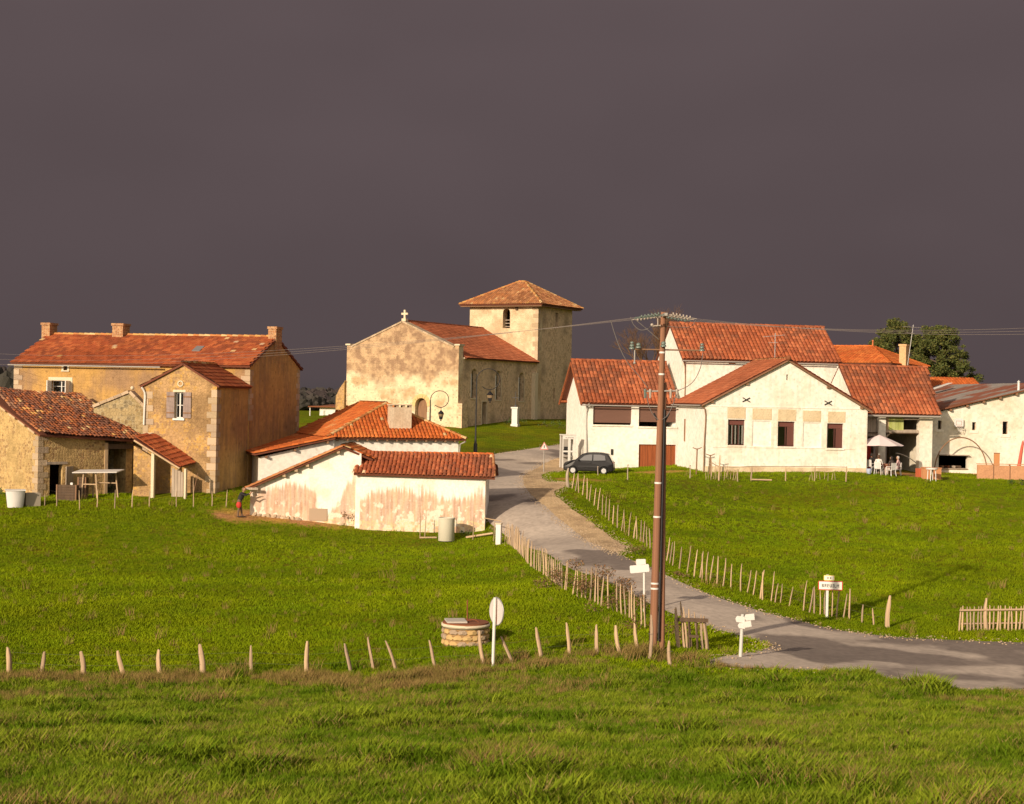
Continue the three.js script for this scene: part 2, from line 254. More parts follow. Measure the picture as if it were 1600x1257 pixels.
// ---------------------------------------------------------------- building kit
// A face of a building in the local frame of its group: 'f' front plane z = c, 'r' right plane x = c, 'l' left plane x = c. Coordinates (s, y), d outward.
class Face {
  constructor(g, kind, c = 0) { this.g = g; this.k = kind; this.c = c; g.updateMatrixWorld(true); this.inv = g.matrixWorld.clone().invert(); }
  px(x, y) {
    const o = camera.position.clone().applyMatrix4(this.inv), d = dirOf(x, y).transformDirection(this.inv);
    const t = this.k === 'f' ? (this.c - o.z) / d.z : (this.c - o.x) / d.x, p = o.addScaledVector(d, t);
    return [this.k === 'f' ? p.x : this.k === 'r' ? -p.z : p.z, p.y];
  }
  rect(x0, y0, x1, y1) { const a = this.px(x0, (y0 + y1) / 2)[0], b = this.px(x1, (y0 + y1) / 2)[0], m = (x0 + x1) / 2; return [Math.min(a, b), Math.max(a, b), this.px(m, y1)[1], this.px(m, y0)[1]]; }   // s0, s1, y0, y1
  fix(geo) { if (this.k === 'r') geo.rotateY(Math.PI / 2); if (this.k === 'l') geo.rotateY(-Math.PI / 2); return geo.translate(this.k === 'f' ? 0 : this.c, 0, this.k === 'f' ? this.c : 0); }
  slab(pts, holes, t, d0 = 0) { const s = new THREE.Shape(pts.map((p) => new THREE.Vector2(p[0], p[1]))); for (const h of holes || []) s.holes.push(new THREE.Path(h.map((p) => new THREE.Vector2(p[0], p[1])))); const g = new THREE.ExtrudeGeometry(s, { depth: t, bevelEnabled: false, curveSegments: 8 }); g.translate(0, 0, d0 - t); return this.fix(g); }
  wall(pts, holes, mat, t = 0.45, parent = this.g) { return mesh('wall', this.slab(pts, holes, t), mat, parent); }
  bg(s0, s1, y0, y1, d0, d1) { return this.fix(box(s0, s1, y0, y1, d0, d1)); }
  box(name, s0, s1, y0, y1, d0, d1, mat, parent = this.g) { return mesh(name, this.bg(s0, s1, y0, y1, d0, d1), mat, parent); }
  window(r, { cols = 2, rows = 3, deep = 0.16, mat = M.paint, bar = 0.05, name = 'window' } = {}) {
    const [s0, s1, y0, y1] = r, b = bar, L = [this.bg(s0, s0 + b, y0, y1, -deep - 0.05, -deep), this.bg(s1 - b, s1, y0, y1, -deep - 0.05, -deep), this.bg(s0 + b, s1 - b, y0, y0 + b, -deep - 0.05, -deep), this.bg(s0 + b, s1 - b, y1 - b, y1, -deep - 0.05, -deep)];
    for (let i = 1; i < cols; i++) { const s = mix(s0, s1, i / cols); L.push(this.bg(s - b * 0.6, s + b * 0.6, y0 + b, y1 - b, -deep - 0.045, -deep + 0.004)); }
    for (let i = 1; i < rows; i++) { const y = mix(y0, y1, i / rows); L.push(this.bg(s0 + b, s1 - b, y - b * 0.3, y + b * 0.3, -deep - 0.04, -deep - 0.006)); }
    const w = mesh(name, L, mat, this.g);
    for (let i = 0; i < cols; i++) this.box('pane', mix(s0 + b, s1 - b, i / cols) + 0.01, mix(s0 + b, s1 - b, (i + 1) / cols) - 0.01, y0 + b * 0.5, y1 - b * 0.5, -deep - 0.036, -deep - 0.026, M.glass, w);
    return w;
  }
  surround(r, w, mat, d = 0.03, sill = 0.08) { const [s0, s1, y0, y1] = r; const L = [[s0 - w, s0, y0, y1], [s1, s1 + w, y0, y1], [s0 - w, s1 + w, y1, y1 + w]]; for (const q of L) this.box('surround_stone', ...q, -0.08, d, mat); if (sill) this.box('sill', s0 - w * 1.1, s1 + w * 1.1, y0 - sill, y0, -0.1, d + 0.05, mat); }
}
const rectPath = ([s0, s1, y0, y1]) => [[s0, y0], [s1, y0], [s1, y1], [s0, y1]];
function archPath([s0, s1, y0, y1], pointed = false) { const w = (s1 - s0) / 2, c = (s0 + s1) / 2, P = [[s0, y0], [s1, y0]], n = 6, r = pointed ? w * 1.25 : w; for (let i = 0; i <= n; i++) { const a = Math.PI * i / n; P.push([c + w * Math.cos(a), y1 - r + r * (pointed ? Math.pow(Math.sin(a), 0.8) : Math.sin(a))]); } return P; }

function inPoly(x, y, P) { let r = false; for (let i = 0, j = P.length - 1; i < P.length; j = i++) { const [xi, yi] = P[i], [xj, yj] = P[j]; if ((yi > y) !== (yj > y) && x < (xj - xi) * (y - yi) / (yj - yi) + xi) r = !r; } return r; }
// a roof slope: pts[0] -> pts[1] is the eave; a deck with real overlapping tiles on it
function slope(parent, pts, o) {
  const { w = 0.26, l = 0.36, h = 0.055, pal = PAL.house, jit = 0.35, t = 0.12, flat = false, patch = null } = o;
  const roof = mesh('roof', prism(pts, t), o.deck || M.deck, parent);
  const e = pts[1].clone().sub(pts[0]).normalize(); let q = pts[2].clone().sub(pts[0]); let n = e.clone().cross(q).normalize(); if (n.y < 0) n.negate();
  let s = n.clone().cross(e); if (s.y < 0) s.negate();
  const P2 = pts.map((p) => { const d = p.clone().sub(pts[0]); return [d.dot(e), d.dot(s)]; });
  const a0 = Math.min(...P2.map((p) => p[0])), a1 = Math.max(...P2.map((p) => p[0])), b1 = Math.max(...P2.map((p) => p[1]));
  const pos = [], idx = [], col = [], K = flat ? 2 : 4, sd = Math.floor(Math.abs(pts[0].x * 31 + pts[0].z * 17 + pts[0].y * 7) * 10);
  const nr = Math.ceil(b1 / l), nc = Math.round((a1 - a0) / w), cw = (a1 - a0) / nc;
  for (let r = 0; r < nr; r++) for (let c = 0; c < nc; c++) {
    const off = flat && r % 2 ? 0.5 : 0, ac = a0 + (c + 0.5 + off) * cw, b0 = r * l - 0.05;
    if (!inPoly(ac, clamp(b0 + l * 0.5, 0.02, b1 - 0.02), P2)) continue;
    const j1 = (hash(r, c, sd) - 0.5) * jit, j2 = (hash(r, c, sd + 1) - 0.5) * jit, up = flat ? 0.03 : 0.028, bt = Math.min(b0 + l * 1.12, b1 + 0.03);
    const big = fbm(ac * 0.5 + sd, b0 * 0.5, 3), lo = fbm(ac * 0.16 + sd, b0 * 0.3 + 9, 3); let k = clamp(hash(r, c, sd + 2) * 0.6 + (big - 0.5) * 1.5 + 0.2, 0, 0.999);
    let C = pal[Math.floor(k * pal.length)]; const g = 0.80 + 0.34 * hash(r, c, sd + 3) + 0.5 * (lo - 0.5);
    if (o.lichen && hash(r, c, sd + 5) < o.lichen * (0.4 + 1.2 * big)) C = PAL.lichen[Math.floor(hash(r, c, sd + 6) * 3)];
    if (patch && hash(r, c, sd + 8) < 0.004) C = patch;
    const base = pos.length / 3, sg = o.sag ?? 0.05, sag = [sg * fbm(ac * 0.35 + sd, b0 * 0.35, 2), sg * fbm(ac * 0.35 + sd, bt * 0.35, 2)];
    for (let end = 0; end < 2; end++) for (let i = 0; i <= K; i++) {
      const an = Math.PI * (1 - i / K), ww = cw * (flat ? 0.5 : (end ? 0.42 : 0.49)), hh = flat ? (i === 1 ? 0.012 : 0) : Math.sin(an) * h;
      const p = pts[0].clone().addScaledVector(e, ac + Math.cos(an) * ww + j1 * 0.06 + (end ? j2 * 0.05 : 0)).addScaledVector(s, (end ? bt : b0 + j2 * 0.06)).addScaledVector(n, sag[end] + hh + (end ? 0.002 : up + Math.abs(j1) * 0.03) + 0.012);
      pos.push(p.x, p.y, p.z); col.push(C[0] * g, C[1] * g, C[2] * g);
    }
    const lip = pos.length / 3; // the thick lower edge of the tile
    for (let i = 0; i <= K; i++) { const v = base + i; for (let m = 0; m < 2; m++) { pos.push(pos[3 * v] - n.x * 0.025 * m, pos[3 * v + 1] - n.y * 0.025 * m, pos[3 * v + 2] - n.z * 0.025 * m); col.push(C[0] * g, C[1] * g, C[2] * g); } }
    for (let i = 0; i < K; i++) { const a = base + i, b = a + 1, c2 = a + K + 1, d = c2 + 1; idx.push(a, b, c2, b, d, c2); const f = lip + 2 * i; idx.push(f, f + 1, f + 2, f + 2, f + 1, f + 3); }
  }
  const g = new THREE.BufferGeometry(); g.setAttribute('position', new THREE.Float32BufferAttribute(pos, 3)); g.setAttribute('color', new THREE.Float32BufferAttribute(col, 3)); g.setIndex(idx); g.computeVertexNormals();
  g.setAttribute('uv', new THREE.BufferAttribute(new Float32Array(pos.length / 3 * 2).map((_, i) => i & 1 ? pos[(i >> 1) * 3 + 1] + pos[(i >> 1) * 3 + 2] : pos[(i >> 1) * 3]), 2));
  const tm = mesh('roof_tiles', g, M.tiles, roof); tm.userData.kind = 'stuff';
  return roof;
}
// a line of half-round ridge tiles
function ridge(parent, a, b, o = {}) {
  const { r = 0.13, l = 0.4, pal = PAL.house, lift = 0.05 } = o, d = b.clone().sub(a), n = Math.max(1, Math.round(d.length() / l)), dir = d.clone().normalize();
  const up = V(0, 1, 0).addScaledVector(dir, -dir.y).normalize(), side = dir.clone().cross(up), pos = [], col = [], idx = [], K = 6;
  for (let i = 0; i < n; i++) {
    const C = pal[Math.floor(rnd() * pal.length)], g = rr(0.85, 1.2), jit = rr(-0.015, 0.015), base = pos.length / 3;
    for (let e = 0; e < 2; e++) for (let k = 0; k <= K; k++) { const an = -0.35 + (Math.PI + 0.7) * k / K, R = r * (e ? 0.88 : 1.06); const p = a.clone().addScaledVector(d, (i + (e ? 1.04 : 0)) / n).addScaledVector(side, Math.cos(an) * R + jit).addScaledVector(up, Math.sin(an) * R * 0.8 + lift + (e ? 0 : 0.012)); pos.push(p.x, p.y, p.z); col.push(C[0] * g, C[1] * g, C[2] * g); }
    for (let k = 0; k < K; k++) { const q = base + k; idx.push(q, q + 1, q + K + 1, q + 1, q + K + 2, q + K + 1); }
  }
  const g = new THREE.BufferGeometry(); g.setAttribute('position', new THREE.Float32BufferAttribute(pos, 3)); g.setAttribute('color', new THREE.Float32BufferAttribute(col, 3)); g.setAttribute('uv', new THREE.BufferAttribute(new Float32Array(pos.length / 3 * 2), 2)); g.setIndex(idx); g.computeVertexNormals();
  const m = mesh('ridge_tiles', g, M.tiles, parent); m.userData.kind = 'stuff'; return m;
}
// corner stones, each a block of its own
function quoins(g, x, z, sx, sz, y0, y1, hgt = 0.36) {
  let y = y0, i = 0;
  while (y < y1 - 0.15) { const h = Math.min(hgt * rr(0.85, 1.2), y1 - y), a = (i % 2 ? 0.62 : 0.34) * rr(0.88, 1.1), b = (i % 2 ? 0.34 : 0.62) * rr(0.88, 1.1), p = rr(0.012, 0.03); mesh('quoin_stone', box(Math.min(x + sx * p, x - sx * a), Math.max(x + sx * p, x - sx * a), y + 0.012, y + h - 0.012, Math.min(z + sz * p, z - sz * b), Math.max(z + sz * p, z - sz * b)), stone[Math.floor(rnd() * 4)], g); y += h; i++; }
}
function chimney(parent, x, z, y0, y1, wx, wz, mat = M.brick, pots = 0) {
  const c = mesh('chimney', [box(x - wx / 2, x + wx / 2, y0, y1 - 0.16, z - wz / 2, z + wz / 2), box(x - wx / 2 - 0.06, x + wx / 2 + 0.06, y1 - 0.16, y1, z - wz / 2 - 0.06, z + wz / 2 + 0.06)], mat, parent);
  return c;
}
const gutter = (parent, a, b, r = 0.05) => mesh('gutter', tube([a, b], r, 6), M.zinc, parent);
const pipe = (parent, pts, r = 0.05, mat = M.zinc) => mesh('downpipe', tube(pts, r, 6), mat, parent);
const purlins = (parent, list, mat = M.woodBrown) => list.forEach((g) => mesh('rafter_end', g, mat, parent));

// ---------------------------------------------------------------- ground, road, verge
const pixPoly = (L) => L.map(([x, y]) => { const p = gnd(x, y); return [p.x, p.z]; });
const roadPx = [[735, 718], [780, 709], [830, 702], [884, 694], [930, 690], [930, 715], [884, 722], [852, 726], [828, 740], [817, 755], [830, 772], [860, 796], [886, 817], [911, 835], [936, 851], [960, 866], [986, 875], [1037, 898], [1083, 921], [1135, 940], [1188, 957], [1230, 967], [1330, 990], [1400, 997], [1500, 1003], [1600, 1005], [1760, 1004],
  [1760, 1090], [1600, 1082], [1540, 1082], [1450, 1076], [1400, 1064], [1340, 1053], [1250, 1049], [1110, 1044], [1090, 1036], [1140, 1027], [1195, 1017], [1207, 1009], [1160, 997], [1105, 980], [1040, 957], [985, 930], [920, 900], [860, 873], [800, 842], [772, 822], [735, 800]];
const vergePx = [[884, 712], [850, 724], [825, 739], [814, 754], [826, 773], [856, 798], [882, 819], [907, 837], [932, 853], [952, 863], [970, 866], [978, 857], [973, 852], [949, 836], [924, 818], [898, 799], [878, 784], [862, 771], [888, 760], [886, 754], [862, 756], [846, 752], [848, 740], [866, 738], [884, 736]];
const roadP = pixPoly(roadPx), vergeP = pixPoly(vergePx);
{ // smooth the outlines
  const chaikin = (P) => { const R = []; P.forEach((a, i) => { const b = P[(i + 1) % P.length]; R.push([a[0] * 0.75 + b[0] * 0.25, a[1] * 0.75 + b[1] * 0.25], [a[0] * 0.25 + b[0] * 0.75, a[1] * 0.25 + b[1] * 0.75]); }); return R; };
  for (const P of [roadP, vergeP]) { let R = chaikin(chaikin(P)); R = R.map(([x, z]) => [x + 0.25 * (fbm(x * 1.1, z * 1.1, 3, 0, 5) - 0.5), z + 0.5 * (fbm(x * 1.1, z * 1.1, 3, 0, 6) - 0.5)]); P.length = 0; P.push(...R); }
}
function drape(P, dy, maxE = 0.8) { // triangulate an outline and lay it on the terrain
  const c = P.map(([x, z]) => new THREE.Vector2(x, -z)), T = THREE.ShapeUtils.triangulateShape(c, []), pos = [];
  const put = (a, b, d, k) => {
    const l = [a.distanceTo(b), b.distanceTo(d), d.distanceTo(a)], m = Math.max(...l);
    if (m < maxE || k > 16) { for (const p of [a, b, d]) pos.push(p.x, ht(p.x, -p.y) + dy, -p.y); return; }
    const i = l.indexOf(m), [p, q, r] = i === 0 ? [a, b, d] : i === 1 ? [b, d, a] : [d, a, b], h = p.clone().add(q).multiplyScalar(0.5);
    put(p, h, r, k + 1); put(h, q, r, k + 1);
  };
  for (const t of T) { const [a, b, d] = t.map((i) => c[i]); if ((b.x - a.x) * (d.y - a.y) - (b.y - a.y) * (d.x - a.x) < 0) t.reverse(); }
  for (const t of T) put(c[t[0]], c[t[1]], c[t[2]], 0);
  const g = new THREE.BufferGeometry(); g.setAttribute('position', new THREE.Float32BufferAttribute(pos, 3));
  const nor = [], uv = []; for (let i = 0; i < pos.length; i += 3) { const x = pos[i], z = pos[i + 2], n = V(hRaw(x - 0.3, z) - hRaw(x + 0.3, z), 0.6, hRaw(x, z - 0.3) - hRaw(x, z + 0.3)).normalize(); nor.push(n.x, n.y, n.z); uv.push(x, z); }
  g.setAttribute('normal', new THREE.Float32BufferAttribute(nor, 3)); g.setAttribute('uv', new THREE.Float32BufferAttribute(uv, 2)); return g;
}
{
  const roadT = place(tex(768, 768, (u, v) => { // patched tar: grey-beige chippings, darker mended bands
    const p = fbm(u * 9, v * 9, 4, 9, 201), q = fbm(u * 160, v * 160, 2, 160, 202), r = fbm(u * 24, v * 24, 4, 24, 203), s = fbm(u * 6, v * 6, 3, 6, 204);
    let c = c3([0.50, 0.425, 0.355], [0.41, 0.345, 0.29], sst(0.35, 0.65, p)); c = c3(c, [0.15, 0.12, 0.105], 0.85 * sst(0.56, 0.65, s + 0.12 * (r - 0.5)));
    const g = 0.7 + 0.4 * q + 0.2 * r; return c.map((a) => a * g);
  }), 26, 26);
  const road = mesh('road', drape(roadP, 0.035), new THREE.MeshStandardMaterial({ map: roadT, roughness: 0.95, bumpMap: fineT, bumpScale: 0.006, side: THREE.DoubleSide }), scene); road.userData.kind = 'structure';
  const sandT = place(tex(512, 512, (u, v) => { const q = fbm(u * 90, v * 90, 3, 90, 211), r = fbm(u * 8, v * 8, 4, 8, 212); const g = 0.65 + 0.5 * q; return c3([0.60, 0.43, 0.24], [0.42, 0.29, 0.16], sst(0.35, 0.7, r)).map((a) => a * g); }), 8, 8);
  const v = mesh('sandy_verge', drape(vergeP, 0.055), new THREE.MeshStandardMaterial({ map: sandT, roughness: 1, bumpMap: bumpT, bumpScale: 0.03, side: THREE.DoubleSide }), scene); v.userData.kind = 'structure';
}
// worn earth beside the cottage and in front of the barn yard
const earthSpots = [[372, 806, 2.2, 0.8], [455, 812, 4, 0.6], [1420, 742, 3.2, 1.4], [1500, 738, 4, 1.2], [1028, 738, 2.6, 0.9], [905, 750, 2.4, 0.6]].map(([x, y, a, b]) => { const p = gnd(x, y); return [p.x, p.z, a, b]; });
function earthAt(x, z) { let m = 0; for (const [ex, ez, a, b] of earthSpots) { const d = Math.hypot((x - ex) / a, (z - ez) / (b * 2.2)); m = Math.max(m, 1 - sst(0.5, 1.1, d + 0.5 * (fbm(x * 1.5, z * 1.5, 3, 0, 8) - 0.5))); } return m; }
{
  const grassT = place(tex(640, 640, (u, v) => { const q = fbm(u * 128, v * 128, 3, 128, 221), r = fbm(u * 20, v * 20, 4, 20, 222), p = fbm(u * 5, v * 5, 4, 5, 223); let c = c3([0.125, 0.175, 0.004], [0.165, 0.21, 0.005], sst(0.35, 0.65, r)); c = c3(c, [0.14, 0.12, 0.01], 0.5 * sst(0.5, 0.75, p)); const g = 0.55 + 0.8 * q; return c.map((a) => a * g); }), 12, 12);
  const xs = [], zs = [];
  for (let x = -4000; x < -120; x += x < -600 ? 400 : 40) xs.push(x); for (let x = -120; x < -60; x += 4) xs.push(x); for (let x = -60; x <= 60; x += 0.8) xs.push(x); for (let x = 64; x <= 120; x += 4) xs.push(x); for (let x = 160; x <= 4000; x += x > 600 ? 400 : 40) xs.push(x);
  for (let z = 60; z > 0; z -= 6) zs.push(z); for (let z = 0; z > -140; z -= 0.8) zs.push(z); for (let z = -140; z > -260; z -= 3) zs.push(z); for (let z = -260; z > -5200; z -= z > -600 ? 30 : 300) zs.push(z);
  const pos = [], uv = [], col = [], idx = [], nx = xs.length;
  for (const z of zs) for (const x of xs) { pos.push(x, ht(x, z), z); uv.push(x, z); const e = earthAt(x, z), k = 0.75 + 0.5 * fbm(x * 0.06 + 9, z * 0.06 + 9, 3), d = sst(0.52, 0.7, fbm(x * 0.35, z * 0.35, 3, 0, 17)); col.push(mix(k * (1 + 0.2 * d), 3.0, e), mix(k, 1.4, e), mix(k, 14, e)); }
  for (let j = 0; j < zs.length - 1; j++) for (let i = 0; i < nx - 1; i++) { const a = j * nx + i, b = a + 1, c = a + nx, d = c + 1; idx.push(a, b, c, b, d, c); }
  const g = new THREE.BufferGeometry(); g.setAttribute('position', new THREE.Float32BufferAttribute(pos, 3)); g.setAttribute('uv', new THREE.Float32BufferAttribute(uv, 2)); g.setAttribute('color', new THREE.Float32BufferAttribute(col, 3)); g.setIndex(idx); g.computeVertexNormals();
  const m = mesh('ground', g, new THREE.MeshPhysicalMaterial({ specularIntensity: 0.1, map: grassT, vertexColors: true, roughness: 1, side: THREE.DoubleSide, bumpMap: bumpT, bumpScale: 0.05 }), scene); m.userData.kind = 'structure';
}

// ---------------------------------------------------------------- the farmhouse on the left, with its gabled wing and porch
const foot = []; // footprints kept free of grass
function footprint(g, x0, x1, z0, z1) { const P = [[x0, z0], [x1, z0], [x1, z1], [x0, z1]].map(([x, z]) => { const p = V(x, 0, z).applyMatrix4(g.matrixWorld); return [p.x, p.z]; }); foot.push(P); }
const gable = (x0, x1, yE0, yE1, xa, ya, y0 = -1) => [[x0, y0], [x1, y0], [x1, yE1], [xa, ya], [x0, yE0]];
{
  const o = at(390, 600, 106), g = thing('farmhouse', 'long ochre stone farmhouse with red tiled roof, three chimneys and a gabled wing', 'house', V(o.x, 4.7, o.z), 13);
  const f = new Face(g, 'f'), r = new Face(g, 'r'), t = 0.5;
  const xL = f.px(22, 580)[0], eY = f.px(386, 572)[1], dep = r.px(468, 579)[0], rY = r.px(427, 530)[1];
  
  const w1 = f.rect(80, 595, 108, 622), w2 = f.rect(99, 570, 105, 579);
  f.wall([[xL, -1], [0, -1], [0, eY], [xL, eY]], [rectPath(w1), rectPath(w2)], M.houseFront, t);
  const m = (rY - eY) / (dep / 2), yt = (s) => eY + m * Math.min(s, dep - s);
  r.wall([[t, -1], [dep, -1], [dep, eY], [dep / 2, rY], [t, yt(t)]], null, M.houseSide, t);
  const l = new Face(g, 'l', xL); l.wall([[-dep, -1], [-t, -1], [-t, yt(t)], [-dep / 2, rY], [-dep, eY]], null, M.houseSide, t);
  mesh('wall', box(xL + t, -t, -1, eY, -dep, -dep + t), M.houseSide, g);
  footprint(g, xL, 0, 0, -dep);
  // openings
  f.window(w1, { cols: 2, rows: 3 }); f.window(w2, { cols: 1, rows: 1, mat: M.woodBrown });
  f.surround(w1, 0.22, M.stonePale, 0.03, 0); f.surround(w2, 0.13, M.stonePale, 0.03);
  for (const sgn of [0, 1]) { const s = sgn ? w1[1] : w1[0]; const sh = f.box('shutter', s - 0.03 + (sgn ? 0.03 : -0.0), s + 0.03 + (sgn ? 0.03 : 0), w1[2], w1[3], 0.035, 0.62, M.paint); f.box('batten', s + (sgn ? 0.061 : -0.055), s + (sgn ? 0.08 : -0.031), w1[2] + 0.2, w1[2] + 0.3, 0.06, 0.6, M.paint, sh); }
  quoins(g, xL, 0, -1, 1, 1.5, eY - 0.05); quoins(g, 0, 0, 1, 1, 4.5, eY - 0.1); quoins(g, 0, -dep, 1, -1, 0, eY - 0.05);
  // roof
  const ov = 0.35, dy = 0.14, ro = { w: 0.30, l: 0.34, pal: PAL.house, flat: true, jit: 0.5, lichen: 0.008, patch: [0.55, 0.38, 0.24] };
  const A = (x, s) => V(x, eY + m * Math.min(s, dep - s) + dy, -s);
  const R1 = slope(g, [A(xL - 0.12, -ov), A(0.12, -ov), A(0.12, dep / 2), A(xL - 0.12, dep / 2)], ro);
  slope(g, [A(0.12, dep + ov), A(xL - 0.12, dep + ov), A(xL - 0.12, dep / 2), A(0.12, dep / 2)], ro);
  ridge(R1, A(xL - 0.12, dep / 2), A(0.12, dep / 2), { pal: PAL.lichen, r: 0.12 });
  gutter(g, A(xL - 0.25, -ov - 0.05).add(V(0, -0.16, 0)), A(-6, -ov - 0.05).add(V(0, -0.16, 0)));
  for (let i = 0; i < 38; i++) { const x = mix(xL + 0.3, -0.2, i / 37); mesh('cornice_tile', new THREE.CylinderGeometry(0.09, 0.09, 0.25, 6, 1, false, 0, Math.PI).rotateX(Math.PI / 2).rotateZ(-Math.PI / 2).translate(x, eY - 0.06, 0.10), stone[i % 2 ? 0 : 3], g); }
  const fr = new Face(g, 'f', -dep / 2);
  for (const [x0, x1, y0] of [[69, 88, 505], [179, 204, 506], [422, 441, 511]]) { const a = fr.px(x0, 515)[0], b = fr.px(x1, 515)[0], y = fr.px((x0 + x1) / 2, y0)[1], wx = (b - a) * 0.66; chimney(R1, a + wx / 2 + 0.05, -dep / 2 - 0.05, rY - 0.7, y, wx, 1.05); }
  { const q = f.px(281, 549), sl = Math.atan(m), c = A(q[0] + 0.3, dep * 0.24), b = new THREE.BoxGeometry(0.55, 0.06, 0.9).rotateX(sl).translate(c.x, c.y + 0.08, c.z); const k = mesh('roof_light', b, M.metal, R1); void k; }
  // wing
  const xr = -0.06, rw = new Face(g, 'r', xr), zw = -rw.px(337, 690)[0], wf = new Face(g, 'f', zw);
  const xl = wf.px(224, 640)[0], [xa, ya] = wf.px(287, 571), yR = wf.px(339, 604)[1], yL = wf.px(225, 604)[1];
  
  const ww = wf.rect(273, 613, 286, 654);
  wf.wall(gable(xl, xr, yL, yR, xa, ya), [rectPath(ww)], M.rubbleGold, t);
  rw.wall([[-zw + t, -1], [-0.001, -1], [-0.001, yR], [-zw + t, yR]], null, M.houseSide, t);
  new Face(g, 'l', xl).wall([[0.001, -1], [zw - t, -1], [zw - t, yL], [0.001, yL]], null, M.rubbleGold, t);
  footprint(g, xl, xr, zw, 0);
  wf.window(ww, { cols: 2, rows: 2, bar: 0.07 }); wf.box('sill', ww[0] - 0.1, ww[1] + 0.12, ww[2] - 0.12, ww[2], -0.1, 0.1, M.paint);
  wf.surround(ww, 0.14, M.stonePale, 0.012, 0);
  for (const k of [-1, 1]) { const w = ww[1] - ww[0], s0 = k < 0 ? ww[0] - w * 0.98 : ww[1] + 0.02, sh = wf.box('shutter', s0, s0 + w * 0.94, ww[2] + 0.02, ww[3], 0.02, 0.065, M.shutter); for (const q of [0.18, 0.8]) wf.box('batten', s0 + 0.02, s0 + w * 0.92, mix(ww[2], ww[3], q), mix(ww[2], ww[3], q) + 0.09, 0.066, 0.085, M.woodBrown, sh); }
  mesh('vent_ring', wf.fix(new THREE.TorusGeometry(0.16, 0.05, 6, 14).translate(...wf.px(282, 600), 0.02)), M.stonePale, g);
  quoins(g, xr, zw, 1, 1, -0.4, yR - 0.1, 0.4); quoins(g, xl, zw, -1, 1, 2.2, yL - 0.3, 0.4);
  const wo = { w: 0.30, l: 0.42, pal: PAL.house, flat: true, jit: 0.4 }, wd = 0.14, k1 = (ya - yR) / (xr - xa), k2 = (ya - yL) / (xa - xl);
  const R2 = slope(g, [V(xr + 0.22, yR - k1 * 0.22 + wd, zw + 0.15), V(xr + 0.22, yR - k1 * 0.22 + wd, 0.002), V(xa, ya + wd, 0.002), V(xa, ya + wd, zw + 0.15)], wo);
  slope(g, [V(xl - 0.22, yL - k2 * 0.22 + wd, 0.002), V(xl - 0.22, yL - k2 * 0.22 + wd, zw + 0.15), V(xa, ya + wd, zw + 0.15), V(xa, ya + wd, 0.002)], wo);
  ridge(R2, V(xa, ya + wd, zw + 0.15), V(xa, ya + wd, 0.3), { pal: PAL.lichen });
  { const x = wf.px(226, 640)[0]; pipe(g, [V(x - 0.15, yL - 0.05, zw + 0.2), V(x + 0.02, yL - 0.4, zw + 0.09), V(x + 0.02, wf.px(226, 640)[1], zw + 0.09), V(x, wf.px(226, 664)[1], zw + 0.09)], 0.06, M.paint); }
  // porch against the wing
  const pf = new Face(g, 'f', zw + 2.4), a = pf.px(209, 686), b = pf.px(280, 730), c = wf.px(306, 723), d = wf.px(239, 677);
  slope(g, [V(b[0], b[1], zw + 2.4), V(c[0], c[1], zw + 0.02), V(d[0], d[1], zw + 0.02), V(a[0], a[1], zw + 2.4)], { w: 0.26, l: 0.4, pal: PAL.house, t: 0.08, jit: 0.6 }).name = 'porch_roof';
  mesh('fascia_board', tube([V(a[0], a[1] - 0.1, zw + 2.36), V(b[0], b[1] - 0.1, zw + 2.36)], 0.08, 4), M.stakes[2], g);
  const pb = new Face(g, 'f', zw + 2.2), post = (x0, x1, y0, y1) => { const q = pb.rect(x0, y0, x1, y1); pb.box('porch_post', q[0], q[1], -0.6, q[3], -0.22, 0, M.stonePale); };
  post(235.5, 240, 702, 768); post(287, 290, 733, 766);
  const pm = new Face(g, 'f', zw + 1.5); { const q = pm.rect(208, 700, 236, 768); pm.wall([[q[0], -1], [q[1], -1], [q[1], q[3] - 0.5], [q[0], q[3] + 0.1]], null, M.rubbleGold, 0.3).name = 'wall'; }
  for (let i = 0; i < 4; i++) { const q = pm.rect(268 + i * 4.6, 728 + i * 2, 272.2 + i * 4.6, 766); pm.box('plank', q[0], q[1], -0.2, q[3] - 0.15, -0.05, rr(-0.015, 0), M.woodGrey); }
  footprint(g, a[0], b[0], zw + 2.4, zw);
}
